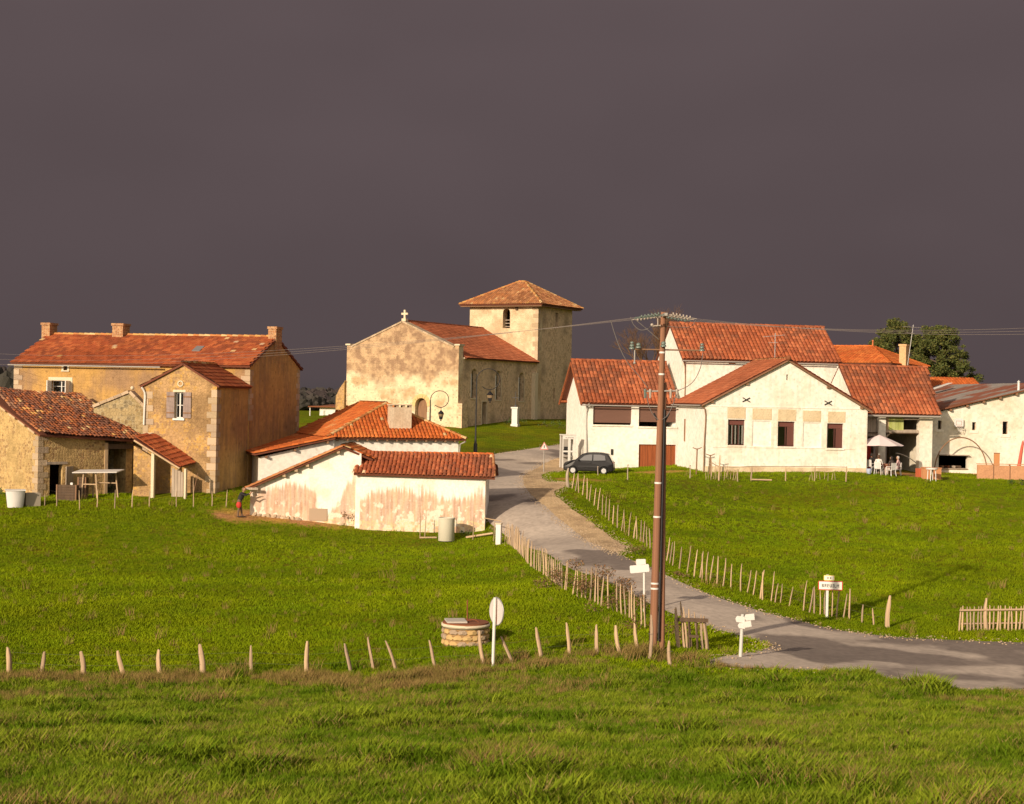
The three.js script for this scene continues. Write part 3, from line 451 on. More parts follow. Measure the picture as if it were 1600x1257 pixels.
// ---------------------------------------------------------------- old barn at the left edge
{
  const o = at(58, 776, 99), g = thing('barn', 'low old stone barn under a sagging mossy brown tiled roof, with a dark doorway', 'barn', V(o.x, 4.45, o.z), -45);
  const f = new Face(g, 'f'), l = new Face(g, 'l'), t = 0.45, eY = f.px(58, 679)[1], L = f.px(213, 690)[0], eY2 = f.px(213, 691)[1], [sz, sy] = l.px(0, 634), m = (sy - eY) / -sz, half = 6.0, rY = eY + m * half;
  const fr = new Face(g, 'f', -half), far = fr.px(125, 622); 
  const rY2 = far[1], Lr = clamp(far[0], 2.5, L + 0.5);
  const wx = f.px(163, 740)[0], door = f.rect(77, 726, 97, 776), ye = (x) => mix(eY, eY2, x / L);
  f.wall([[0, -1], [wx, -1], [wx, ye(wx)], [0, eY]], [rectPath([door[0], door[1], -0.9, door[3]])], M.barn, t);
  l.wall([[-2 * half, -1], [-t, -1], [-t, eY + m * t], [-half, rY], [-2 * half, eY]], null, M.barn, t);
  mesh('wall', box(0, L, -1, Math.min(eY, eY2), -2 * half, -2 * half + t), M.barn, g);
  new Face(g, 'r', L).wall([[t, -1], [2 * half, -1], [2 * half, eY2], [half, rY2 - 0.1], [t, eY2]], null, M.barn, t);
  f.wall([[wx + 0.02, -1], [L - 0.5, -1], [L - 0.5, ye(L) - 0.3], [wx + 0.02, ye(L) - 0.3]].map((q) => q), [rectPath([L - 2.0, L - 1.2, -0.8, 1.7])], M.barn, 0.3).position.z = -2.4;
  f.box('beam', wx - 0.1, L, ye(L) - 0.42, ye(L) - 0.12, -0.3, -0.02, M.woodDark); f.box('post', wx - 0.02, wx + 0.2, -1, ye(wx) - 0.2, -0.18, 0.04, M.stakes[2]);
  f.box('lintel', door[0] - 0.25, door[1] + 0.3, door[3], door[3] + 0.16, -0.25, 0.04, M.woodGrey);
  { const d = mesh('door', box(0, 0.8, -0.3, door[3] - 0.12, -0.05, 0).rotateY(0.5).translate(door[1] + 0.02, 0, 0.42), M.woodGrey, g); void d; }
  ;
  quoins(g, 0, 0, -1, 1, -0.5, eY - 0.1, 0.34);
  const dy = 0.14, ov = 0.45, oL = 0.15, ro = { w: 0.25, l: 0.33, pal: PAL.old, jit: 1.5, sag: 0.22, lichen: 0.06, h: 0.07, patch: [0.6, 0.5, 0.38] };
  const R = slope(g, [V(-oL, eY - m * ov + dy, ov), V(L + 0.4, eY2 - m * ov + dy + 0.1, ov), V(Lr, rY2 + dy, -half), V(-oL, rY + dy, -half)], ro);
  slope(g, [V(L, eY2 - m * ov + dy, -2 * half - ov), V(-oL, eY - m * ov + dy, -2 * half - ov), V(-oL, rY + dy, -half), V(Lr, rY2 + dy, -half)], ro);
  ridge(R, V(-oL, rY + dy, -half), V(Lr, rY2 + dy, -half), { pal: PAL.old });
  for (let i = 0; i < 5; i++) { const z = -half * (0.1 + 0.2 * i); mesh('verge_board', box(-oL - 0.03, -oL + 0.02, eY - m * z - 0.05, eY - m * z + 0.07, z - 0.42, z + 0.42).translate(0, -0.02, 0).applyMatrix4(new THREE.Matrix4().makeTranslation(0, eY - m * z, z).multiply(new THREE.Matrix4().makeRotationX(Math.atan(m))).multiply(new THREE.Matrix4().makeTranslation(0, -(eY - m * z), -z))), M.stakes[2], g); }
  footprint(g, 0, L, 0, -2 * half);
}
// ---------------------------------------------------------------- roofless gable between barn and farmhouse
{
  const o = at(146, 690, 105), g = thing('stone_outhouse', 'small rubble stone outhouse gable with pale coping between barn and farmhouse wing', 'outhouse', V(o.x, 4.6, o.z), 10), f = new Face(g, 'f');
  const a = f.px(146, 637), b = f.px(202, 614), c = f.px(228, 640), t = 0.45;
  f.wall([[0, -0.5], [c[0], -0.5], c, b, a, [0, a[1]]].slice(0, 5), null, M.rubbleDull, t);
  const cop = (p, q, n) => { for (let i = 0; i < n; i++) { const u = [mix(p[0], q[0], i / n), mix(p[1], q[1], i / n)], v = [mix(p[0], q[0], (i + 0.96) / n), mix(p[1], q[1], (i + 0.96) / n)]; const dx = v[0] - u[0], dyy = v[1] - u[1], L = Math.hypot(dx, dyy); mesh('coping_stone', box(0, L, -0.02, 0.16, -0.55, 0.12).rotateZ(Math.atan2(dyy, dx)).translate(u[0], u[1] + rr(0, 0.02), 0), stone[(i + 2) % 4], g); } };
  cop(a, b, 5); cop(b, c, 3);
  mesh('finial', new THREE.SphereGeometry(0.13, 8, 6).translate(b[0] + 0.1, b[1] + 0.3, -0.2), M.stonePale, g);
  for (const x of [0, c[0]]) mesh('wall', box(x ? x - t : 0, x ? x : t, -0.5, (x ? c : a)[1] - 0.2, -4, -t), M.rubbleDull, g);
  mesh('wall', box(t, c[0] - t, -0.5, a[1] - 0.3, -4, -4 + t), M.rubbleDull, g); footprint(g, 0, c[0], 0, -4);
}
// ---------------------------------------------------------------- whitewashed cottage with hipped roof
{
  const o = at(716, 712, 107), g = thing('cottage', 'whitewashed cottage with orange hipped tile roof and a broad plain chimney', 'house', V(o.x, 3.4, o.z), -17), f = new Face(g, 'f'), t = 0.4;
  const xL = f.px(518, 700)[0], eY = f.px(714, 687)[1], l = new Face(g, 'l', xL), zb = l.px(468, 676)[0], xm = xL / 2, r = new Face(g, 'r', xm), ap = r.px(603, 635), bk = r.px(561, 633);
  const za = -Math.min(ap[0], 4.4), rY = ap[1], zr = -Math.min(bk[0], -zb); 
  f.wall([[xL, -0.8], [0, -0.8], [0, eY], [xL, eY]], null, M.white, t);
  l.wall([[zb, -0.8], [-t, -0.8], [-t, eY], [zb, eY]], null, M.white, t);
  new Face(g, 'r').wall([[t, -0.8], [-zb, -0.8], [-zb, eY], [t, eY]], null, M.white, t);
  f.box('wall', xL + t, -t, -0.8, eY, zb, zb + t, M.white);
  const ov = 0.4, dy = 0.14, E = eY - 0.12 + dy, T = rY + dy, ro = { w: 0.24, l: 0.34, pal: PAL.orange, jit: 0.35, h: 0.06, lichen: 0.015 };
  const c1 = V(xL - ov, E, ov), c2 = V(ov, E, ov), c3_ = V(ov, E, zb - ov), c4 = V(xL - ov, E, zb - ov), p1 = V(xm, T, za), p2 = V(xm, T, zr);
  const R = slope(g, [c1, c2, p1], ro); slope(g, [c4, c1, p1, p2], ro); slope(g, [c2, c3_, p2, p1], ro); slope(g, [c3_, c4, p2], ro);
  const rp = { pal: PAL.lichen, r: 0.13 }; ridge(R, c1, p1, rp); ridge(R, c2, p1, rp); ridge(R, p1, p2, { pal: PAL.orange, r: 0.14 });
  purlins(g, Array.from({ length: 13 }, (_, i) => box(mix(xL, 0, (i + 0.5) / 13) - 0.05, mix(xL, 0, (i + 0.5) / 13) + 0.05, eY - 0.17, eY - 0.05, 0, ov - 0.05)));
  // broad chimney standing in the hip
  const cz = -0.72, cf = new Face(g, 'f', cz + 0.3), q = cf.rect(609, 637, 643, 671), ch = mesh('chimney', [box(q[0], q[1], q[2] - 0.4, q[3], cz - 0.35, cz + 0.3), box(q[0] - 0.05, q[1] + 0.05, q[3] + 0.14, q[3] + 0.2, cz - 0.4, cz + 0.35)], wallMat(plaster(3, [0.64, 0.52, 0.38], [0.5, 0.36, 0.24], [0.4, 0.28, 0.2], 143, 0.6, 0.4), 0.01), R);
  for (let i = 0; i < 4; i++) { const x = mix(q[0] + 0.08, q[1] - 0.08, i / 3); mesh('cap_brick', box(x - 0.08, x + 0.08, q[3], q[3] + 0.14, cz - 0.33, cz + 0.28), stone[i % 2], ch.parent === R ? R : g); }
  pipe(g, [V(0.35, eY - 0.12, 0.42), V(0.1, eY - 0.3, 0.08), V(0.06, eY - 1, 0.08), V(0.06, -0.6, 0.08)], 0.05);
  // lower lean-to on its left
  const zf = 0.35, lf = new Face(g, 'f', zf), a = lf.px(408, 713), b = lf.px(522, 686), e0 = lf.px(396, 711), kk = (b[1] - e0[1]) / (b[0] - e0[0]); 
  lf.wall([[a[0], -0.8], [b[0], -0.8], [b[0], b[1] - 0.05], [a[0], a[1] - 0.05]], null, M.white, t);
  new Face(g, 'l', a[0]).wall([[zb, -0.8], [zf - t, -0.8], [zf - t, a[1] - 0.1], [zb, a[1] - 0.1]], null, M.white, t);
  slope(g, [V(e0[0], e0[1] + 0.06, zb - 0.2), V(e0[0], e0[1] + 0.06, zf + 0.35), V(b[0], b[1] + 0.08, zf + 0.35), V(b[0], b[1] + 0.08, zb - 0.2)], { ...ro, t: 0.1 });
  ridge(g, V(e0[0], e0[1] + 0.08, zf + 0.33), V(b[0], b[1] + 0.1, zf + 0.33), { pal: PAL.orange, r: 0.10 });
  for (const k of [0.06, 0.45, 0.9]) mesh('rafter_end', box(mix(a[0], b[0], k) - 0.06, mix(a[0], b[0], k) + 0.06, mix(a[1], b[1], k) - 0.18, mix(a[1], b[1], k) - 0.04, zf, zf + 0.3), M.woodBrown, g);
  footprint(g, a[0], 0, zf, zb);
}
// ---------------------------------------------------------------- long whitewashed shed in front of the cottage
{
  const o = at(757, 838, 96), g = thing('washed_shed', 'low whitewashed shed with pink damp stains and orange tiled roofs below the cottage', 'shed', V(o.x, 2.95, o.z), 2), f = new Face(g, 'f'), t = 0.35;
  const xl = f.px(562, 790)[0], eL = f.px(562, 740)[1], eR = f.px(755, 746)[1], dep = 4.4, rf = new Face(g, 'f', -dep / 2), rl = rf.px(556, 712)[1], rR = rf.px(764, 715)[1]; 
  f.wall([[xl, -1.2], [0, -1.2], [0, eR], [xl, eL]], null, stained(8.2, 5, -8, -1, (x) => 2.62 + 0.05 * x + 0.25 * Math.sin(x * 0.9), 151, 1.5), t);
  for (const k of ['r', 'l']) { const x = k === 'r' ? 0 : xl, e = k === 'r' ? eR : eL, R = k === 'r' ? rR : rl, s = (z) => k === 'r' ? -z : z, P = [[s(-t), -1.2], [s(-dep), -1.2], [s(-dep), e], [s(-dep / 2), R - 0.02], [s(-t), e + (R - e) * t / (dep / 2)]]; new Face(g, k, x).wall(P, null, M.white, t); }
  f.box('wall', xl + t, -t, -1.2, Math.min(eL, eR), -dep, -dep + t, M.white);
  const ro = { w: 0.235, l: 0.34, pal: PAL.red, jit: 0.45, h: 0.07, patch: [0.75, 0.5, 0.3] }, dy = 0.13, ov = 0.3, mL = (rl - eL) / (dep / 2), mR = (rR - eR) / (dep / 2), x0 = xl - 0.35, x1 = 0.55;
  const R = slope(g, [V(x0, eL - mL * ov + dy, ov), V(x1, eR - mR * ov + dy, ov), V(x1 - 0.25, rR + dy, -dep / 2), V(x0 + 0.1, rl + dy, -dep / 2)], ro);
  slope(g, [V(x1, eR - mR * ov + dy, -dep - ov), V(x0, eL - mL * ov + dy, -dep - ov), V(x0 + 0.1, rl + dy, -dep / 2), V(x1 - 0.25, rR + dy, -dep / 2)], ro);
  ridge(R, V(x0 + 0.1, rl + dy, -dep / 2), V(x1 - 0.25, rR + dy, -dep / 2), { pal: PAL.orange }); ridge(R, V(x0, eL - mL * ov + dy, ov), V(x0 + 0.1, rl + dy, -dep / 2), { pal: PAL.tower, r: 0.1, lift: 0.03 }); ridge(R, V(x1, eR - mR * ov + dy, ov), V(x1 - 0.25, rR + dy, -dep / 2), { pal: PAL.tower, r: 0.1, lift: 0.03 });
  f.box('pilaster', xl - 0.28, xl - 0.01, -1.2, eL - 0.05, -0.4, -0.08, M.white);
  footprint(g, xl, 0, 0, -dep);
  // left half: an off-centre gable
  const z1 = -0.45, h = new Face(g, 'f', z1), A = h.px(391, 764), B = h.px(537, 701), C = [xl - 0.02, h.px(553, 707)[1]], bx = A[0]; 
  h.wall([[bx, -1], [C[0], -1], C, B, A], null, stained(9, 6, bx - 0.5, -1, (x) => mix(2.35, 3.55, clamp((x - bx) / 6, 0, 1)) - 2.3 * Math.exp(-(((x - bx - 4.6) / 0.95) ** 2)), 161, 1.3), t);
  new Face(g, 'l', bx).wall([[-5, -1], [z1 - t, -1], [z1 - t, A[1]], [-5, A[1]]], null, M.white, t);
  const k1 = (B[1] - A[1]) / (B[0] - A[0]), oz = z1 + 0.38, r2 = { w: 0.25, l: 0.36, pal: PAL.orange, jit: 0.7, h: 0.07, lichen: 0.12 };
  const ex = h.px(386, 759)[0], R3 = slope(g, [V(ex, B[1] - k1 * (B[0] - ex) + 0.13, -5), V(ex, B[1] - k1 * (B[0] - ex) + 0.13, oz), V(B[0], B[1] + 0.13, oz), V(B[0], B[1] + 0.13, -5)], r2);
  slope(g, [V(B[0] + 1.7, B[1] - 0.75 + 0.13, oz), V(B[0] + 1.7, B[1] - 0.75 + 0.13, -5), V(B[0], B[1] + 0.13, -5), V(B[0], B[1] + 0.13, oz)].map((p) => { if (p.x > B[0]) p.z = Math.min(p.z, z1 - 0.3); return p; }), r2);
  ridge(R3, V(ex, B[1] - k1 * (B[0] - ex) + 0.12, oz - 0.02), V(B[0], B[1] + 0.12, oz - 0.02), { pal: PAL.tower, r: 0.11, lift: 0.03, l: 0.34 }); ridge(R3, V(B[0], B[1] + 0.13, oz), V(B[0], B[1] + 0.13, -5), { pal: PAL.lichen });
  for (const q of [0.06, 0.37, 0.5, 0.62, 0.95]) mesh('rafter_end', box(mix(A[0], B[0], q) - 0.09, mix(A[0], B[0], q) + 0.09, mix(A[1], B[1], q) - 0.17, mix(A[1], B[1], q) - 0.02, z1, oz - 0.06), M.stakes[1], g);
  { const q = h.rect(483, 795, 511, 806); h.box('vent_slab', q[0], q[1], q[2] - 0.3, q[3], -0.1, 0.05, M.rust.clone()).material.color.setRGB(0.42, 0.31, 0.22); }
  for (let i = 0; i < 11; i++) { const px = 397 + i * 7.6 + (i > 9 ? 60 : 0), p = h.px(px, 805 + (px - 397) * 0.11); mesh('footing_stone', new THREE.DodecahedronGeometry(rr(0.12, 0.2), 0).scale(1.3, 0.8, 0.7).rotateZ(rr(0, 3)).translate(p[0], p[1], z1 + 0.02), M.stakes[2].clone(), g).material = stone[i % 4]; }
  footprint(g, bx, xl, z1, -5);
}

// ---------------------------------------------------------------- the church
{
  const o = at(716, 600, 150), g = thing('church', 'Romanesque stone church with a pale gable front and square hip-roofed tower', 'church', V(o.x, 8.1, o.z), 28), f = new Face(g, 'f'), r = new Face(g, 'r'), t = 0.8;
  const xL = f.px(541, 600)[0], shY = f.px(714, 542)[1], [ax, ay] = f.px(629, 504), Lz = r.px(838, 563)[0], eY = r.px(780, 562)[1], xm = xL / 2; 
  const door = f.rect(648.5, 622, 667.5, 656);
  f.wall([[xL, -1.5], [0, -1.5], [0, shY + 0.1], [-0.35, shY + 0.1], [-0.5, shY - 0.1], [xm, ay], [xL + 0.5, shY - 0.1], [xL + 0.35, shY + 0.1], [xL, shY + 0.1]], [archPath([door[0], door[1], -1.2, door[3]], true)], M.churchFront, t);
  mesh('door', f.slab(archPath([door[0] - 0.02, door[1] + 0.02, -1.2, door[3] + 0.02], true), null, 0.1, -0.45), M.woodBrown, g);
  { // stones of the door arch
    const cx = (door[0] + door[1]) / 2, w = (door[1] - door[0]) / 2; for (let i = 0; i < 9; i++) { const a = Math.PI * (i + 0.5) / 9, R = w * 1.25, y = door[3] - R + R * Math.pow(Math.sin(a), 0.8), x = cx + w * Math.cos(a); mesh('arch_stone', f.fix(box(-0.02, 0.36, -0.17, 0.17, -0.1, 0.05).rotateZ(a).translate(x, y, 0)), M.stonePale.clone(), g).material.color.setRGB(0.66 + 0.05 * (i % 2), 0.48, 0.22); }
    for (const k of [0, 1]) for (let i = 0; i < 4; i++) { const y = -0.6 + i * 0.52; if (y + 0.5 < door[3] - w * 1.2) f.box('jamb_stone', k ? door[1] : door[0] - 0.34, k ? door[1] + 0.34 : door[0], y, y + 0.5, -0.1, 0.045, M.stonePale); }
  }
  const cop = (x0, y0, x1, y1, n) => { const a = Math.atan2(y1 - y0, x1 - x0), L = Math.hypot(x1 - x0, y1 - y0) / n; for (let i = 0; i < n; i++) mesh('coping_stone', box(0, L * 0.97, 0, 0.14, -t - 0.08, 0.08).rotateZ(a).translate(mix(x0, x1, i / n), mix(y0, y1, i / n) + 0.01, 0), stone[(i + 2) % 4], g); };
  cop(xL + 0.5, shY - 0.1, xm, ay, 10); cop(xm, ay, -0.5, shY - 0.1, 10);
  for (const x of [xL, 0]) mesh('kneeler_stone', box(x ? xL - 0.12 : -0.42, x ? xL + 0.42 : 0.12, shY + 0.1, shY + 0.24, -t - 0.05, 0.1), M.stonePale, g);
  { const c = [box(-0.22, 0.22, 0, 0.25, -0.22, 0.22), box(-0.09, 0.09, 0.25, 1.05, -0.08, 0.08), box(-0.34, -0.09, 0.6, 0.78, -0.08, 0.08), box(0.09, 0.34, 0.6, 0.78, -0.08, 0.08)]; mesh('gable_cross', c.map((q) => q.translate(xm, ay + 0.12, -t / 2)), M.stonePale, g); }
  // nave
  const wins = [[737, 576, 744.5, 622], [775, 579, 782.5, 625], [811, 582, 818.5, 627]].map((q) => r.rect(q[0], q[1], q[2], q[3])), sd = r.rect(753.5, 628, 759.5, 666), put = r.px(741, 574);
  void put; const ws = wins.map((w) => { const c = (w[0] + w[1]) / 2, h = 0.5; return [c - h, c + h, w[2], w[3]]; }), sdd = [(sd[0] + sd[1]) / 2 - 0.42, (sd[0] + sd[1]) / 2 + 0.42, -0.8, sd[3]];
  r.wall([[t, -1.5], [Lz, -1.5], [Lz, eY], [t, eY]], [...ws.map((w) => archPath(w)), rectPath(sdd)], M.churchSide, t);
  for (const w of ws) { mesh('lancet_window', r.slab(archPath([w[0] - 0.02, w[1] + 0.02, w[2], w[3] + 0.02]), null, 0.03, -0.4), M.glass, g); const b = []; for (let y = w[2] + 0.4; y < w[3] - 0.3; y += 0.42) b.push(r.bg(w[0], w[1], y, y + 0.03, -0.39, -0.37)); mesh('glazing_bar', b, M.iron, g); r.box('jamb_stone', w[0] - 0.14, w[0], w[2] + 0.05, w[3] - 0.5, -0.1, 0.02, M.paint); r.box('jamb_stone', w[1], w[1] + 0.12, w[2] + 0.05, w[3] - 0.5, -0.1, 0.02, M.stonePale); r.box('sill', w[0] - 0.1, w[1] + 0.1, w[2] - 0.12, w[2], -0.1, 0.06, M.stonePale); }
  r.box('side_door', sdd[0] - 0.02, sdd[1] + 0.02, -0.8, sdd[3] + 0.02, -0.5, -0.42, M.woodDark); r.surround(sdd, 0.12, M.stonePale, 0.02, 0);
  new Face(g, 'l', xL).wall([[-Lz, -1.5], [-t, -1.5], [-t, eY], [-Lz, eY]], null, M.churchSide, t);
  const rY = new Face(g, 'r', xm).px(705, 511)[1], mm = (rY - eY) / -xm; 
  const ov = 0.35, dy = 0.12, ro = { w: 0.25, l: 0.36, pal: PAL.church, jit: 0.2, h: 0.05 };
  const R = slope(g, [V(ov, eY - mm * ov + dy, -t - 0.02), V(ov, eY - mm * ov + dy, -Lz), V(xm, rY + dy, -Lz), V(xm, rY + dy, -t - 0.02)], ro);
  slope(g, [V(xL - ov, eY - mm * ov + dy, -Lz), V(xL - ov, eY - mm * ov + dy, -t - 0.02), V(xm, rY + dy, -t - 0.02), V(xm, rY + dy, -Lz)], ro);
  ridge(R, V(xm, rY + dy, -t), V(xm, rY + dy, -Lz), { pal: PAL.church });
  r.box('cornice', t, Lz, eY - 0.16, eY, 0, 0.14, M.stonePale);
  // buttresses
  const bl = f.rect(534, 598, 548, 655); mesh('buttress', [prism([V(xL - 0.9, 2.2, 0.25), V(xL - 0.02, 4.2, 0.25), V(xL - 0.02, 4.2, -0.8), V(xL - 0.9, 2.2, -0.8)], 0.05), f.slab([[xL - 0.95, -1.5], [xL - 0.005, -1.5], [xL - 0.005, bl[3] + 0.1], [xL - 0.5, bl[3] - 0.5], [xL - 0.95, bl[3] - 1.3]], null, 1.2, 0.3)], M.rubbleGold, g);
  mesh('buttress', box(0.01, 0.55, -1.5, 2.3, -0.9, 0.2), M.churchSide, g);
  // tower
  const w = -new Face(g, 'f', -Lz).px(734, 500)[0], tr = new Face(g, 'r', 0.12), tf = new Face(g, 'f', -Lz), tE = tf.px(840, 475)[1], zb = -Lz - w, apY = new Face(g, 'f', -Lz - w / 2).px(819, 441)[1]; 
  const tw = tf.rect(785, 482, 797, 513), tww = [tw[0] + 0.05, tw[1], tw[2], tw[3]];
  tf.wall([[-w, -1.5], [0.12, -1.5], [0.12, tE], [-w, tE]], [archPath(tww)], M.tower, 0.9);
  const s1 = tr.rect(868, 489, 872.5, 511), s2 = tr.rect(864.5, 607, 867.5, 627);
  tr.wall([[Lz + 0.9, -1.5], [Lz + w, -1.5], [Lz + w, tE], [Lz + 0.9, tE]], [rectPath(s1), rectPath(s2)], M.churchSide, 0.9);
  new Face(g, 'l', -w).wall([[zb, -1.5], [-Lz - 0.9, -1.5], [-Lz - 0.9, tE], [zb, tE]], null, M.tower, 0.9); mesh('wall', box(-w + 0.9, 0.12 - 0.9, -1.5, tE, zb, zb + 0.9), M.churchSide, g);
  
  for (let i = 0; i < 3; i++) tf.box('louvre', tww[0], tww[1], tww[2] + 0.15 + i * 0.32, tww[2] + 0.22 + i * 0.32, -0.7, -0.45, M.woodGrey);
  
  quoins(g, 0.12, -Lz, 1, 1, eY + 0.3, tE - 0.2, 0.42);
  tr.box('pilaster', Lz - 0.9, Lz - 0.3, -1.5, 5.4, -0.12, 0.28, M.stonePale);
  for (const [x, y] of [[740, 479], [808, 480], [831, 478]]) { const p = tf.px(x, y); tf.box('putlog', p[0] - 0.12, p[0] + 0.12, p[1] - (x === 808 ? 0.3 : 0.1), tE - 0.02, 0.002, 0.16, M.woodDark); }
  const O = 0.8, E = tE - 0.05, T = apY, cx = (-w + 0.12) / 2, cz = -Lz - w / 2, to = { w: 0.25, l: 0.36, pal: PAL.tower, jit: 0.6, h: 0.07, lichen: 0.05 };
  const a = V(-w - O, E, -Lz + O), b = V(0.12 + O, E, -Lz + O), c = V(0.12 + O, E, zb - O), d = V(-w - O, E, zb - O), p1 = V(cx - 0.35, T, cz), p2 = V(cx + 0.35, T, cz);
  const TR = slope(g, [a, b, p2, p1], to); slope(g, [b, c, p2], to); slope(g, [c, d, p1, p2], to); slope(g, [d, a, p1], to);
  for (const [p, q] of [[a, p1], [b, p2], [c, p2], [d, p1], [p1, p2]]) ridge(TR, p, q, { pal: PAL.lichen, r: 0.15 });
  mesh('eave_boards', [box(-w - O + 0.1, 0.12 + O - 0.1, E - 0.22, E - 0.14, -Lz + 0.002, -Lz + O - 0.1), box(0.122, 0.12 + O - 0.1, E - 0.22, E - 0.14, zb - O + 0.1, -Lz)], M.woodBrown, TR);
  footprint(g, xL, 0.3, 0, zb);
}
// calvary and the two lamp posts
{
  const p = gnd(805, 666), s = 0.0625, g = thing('stone_pillar', 'white stone pillar with a small iron cross beside the church wall', 'calvary', p, 20); void s;
  mesh('shaft', [box(-0.34, 0.34, -0.2, 0.18, -0.34, 0.34), box(-0.27, 0.27, 0.18, 1.62, -0.27, 0.27), box(-0.34, 0.34, 1.62, 1.76, -0.34, 0.34)], M.paint, g);
  mesh('cross', [box(-0.03, 0.03, 1.76, 3.2, -0.03, 0.03), box(-0.35, 0.35, 2.6, 2.66, -0.025, 0.025), box(-0.12, 0.12, 1.76, 1.95, -0.06, 0.06)], M.iron, g);
}
function lampPost(p, H, arm, label, yaw) {
  const g = thing('street_lamp', label, 'lamp post', p, yaw, 'lamp posts near the church');
  mesh('plinth', new THREE.CylinderGeometry(0.22, 0.28, 0.3, 12).translate(0, 0.1, 0), M.concrete, g);
  mesh('post', new THREE.LatheGeometry([[0.16, 0.2], [0.15, 0.9], [0.09, 1.1], [0.07, 1.6], [0.05, H - 0.8], [0.045, H - 0.6]].map(([x, y]) => new THREE.Vector2(x, y)), 10), M.iron, g);
  const P = [V(0, H - 0.7, 0)], R = arm; for (let i = 0; i <= 22; i++) { const a = Math.PI - i / 22 * Math.PI * 1.75, k = 1 - 0.28 * sst(8, 22, i); P.push(V(R + Math.cos(a) * R * k, H - 0.6 + Math.sin(a) * R * k, 0)); }
  mesh('scroll_arm', tube(P, 0.035, 6, false, 60), M.iron, g);
  const lx = R * 1.15, ly = H - 1.95 + (0.95 - arm) * 0, L = mesh('lantern', [new THREE.CylinderGeometry(0.26, 0.14, 0.5, 6).translate(lx, ly, 0), new THREE.ConeGeometry(0.32, 0.3, 6).translate(lx, ly + 0.4, 0), new THREE.SphereGeometry(0.07, 6, 5).translate(lx, ly - 0.32, 0), rod(V(lx, ly + 0.5, 0), V(lx, H - 0.6 - R * 0.72, 0), 0.025)], M.iron, g);
  mesh('glass', new THREE.CylinderGeometry(0.27, 0.15, 0.36, 6, 1, true).translate(lx, ly + 0.03, 0), std(0.28, 0.2, 0.12, 0.2), L);
  return g;
}
lampPost(gnd(742.5, 713), (713 - 583) / S(130), 0.92, 'tall black scroll-armed street lamp on the grass beside the road', -4);
{ const p = at(671, 700, 138); lampPost(V(p.x, ht(p.x, p.z), p.z), at(671, 614, 138).y - ht(p.x, p.z), 0.78, 'black scroll-armed street lamp in front of the church door, foot hidden by the cottage', -4); }
// distant white house behind
{
  const o = at(499, 657, 175), g = thing('far_house', 'small plain white house in the distance between farmhouse and church', 'house', V(o.x, ht(o.x, o.z), o.z), 0), f = new Face(g, 'f'), e = f.px(515, 637)[1], x1 = f.px(560, 640)[0];
  mesh('wall', box(0, x1, -1.5, e, -6, 0), M.white, g); const w = f.rect(505, 642, 508, 654); f.box('window', w[0], w[1], w[2], w[3], -0.02, 0.02, M.glass);
  const x0 = f.px(482, 636)[0]; mesh('roof', [box(x0, x1 + 0.4, e, e + 0.12, -6.5, 0.5), prism([V(-0.3, e + 0.12, 0.4), V(x1 + 0.3, e + 0.12, 0.4), V(x1 - 1, e + 0.3, -3), V(0.8, e + 0.3, -3)], 0.05)], M.rust, g); rod; mesh('post', rod(V(x0 + 0.2, -1, 0.3), V(x0 + 0.2, e, 0.3), 0.06), M.paint, g);
}

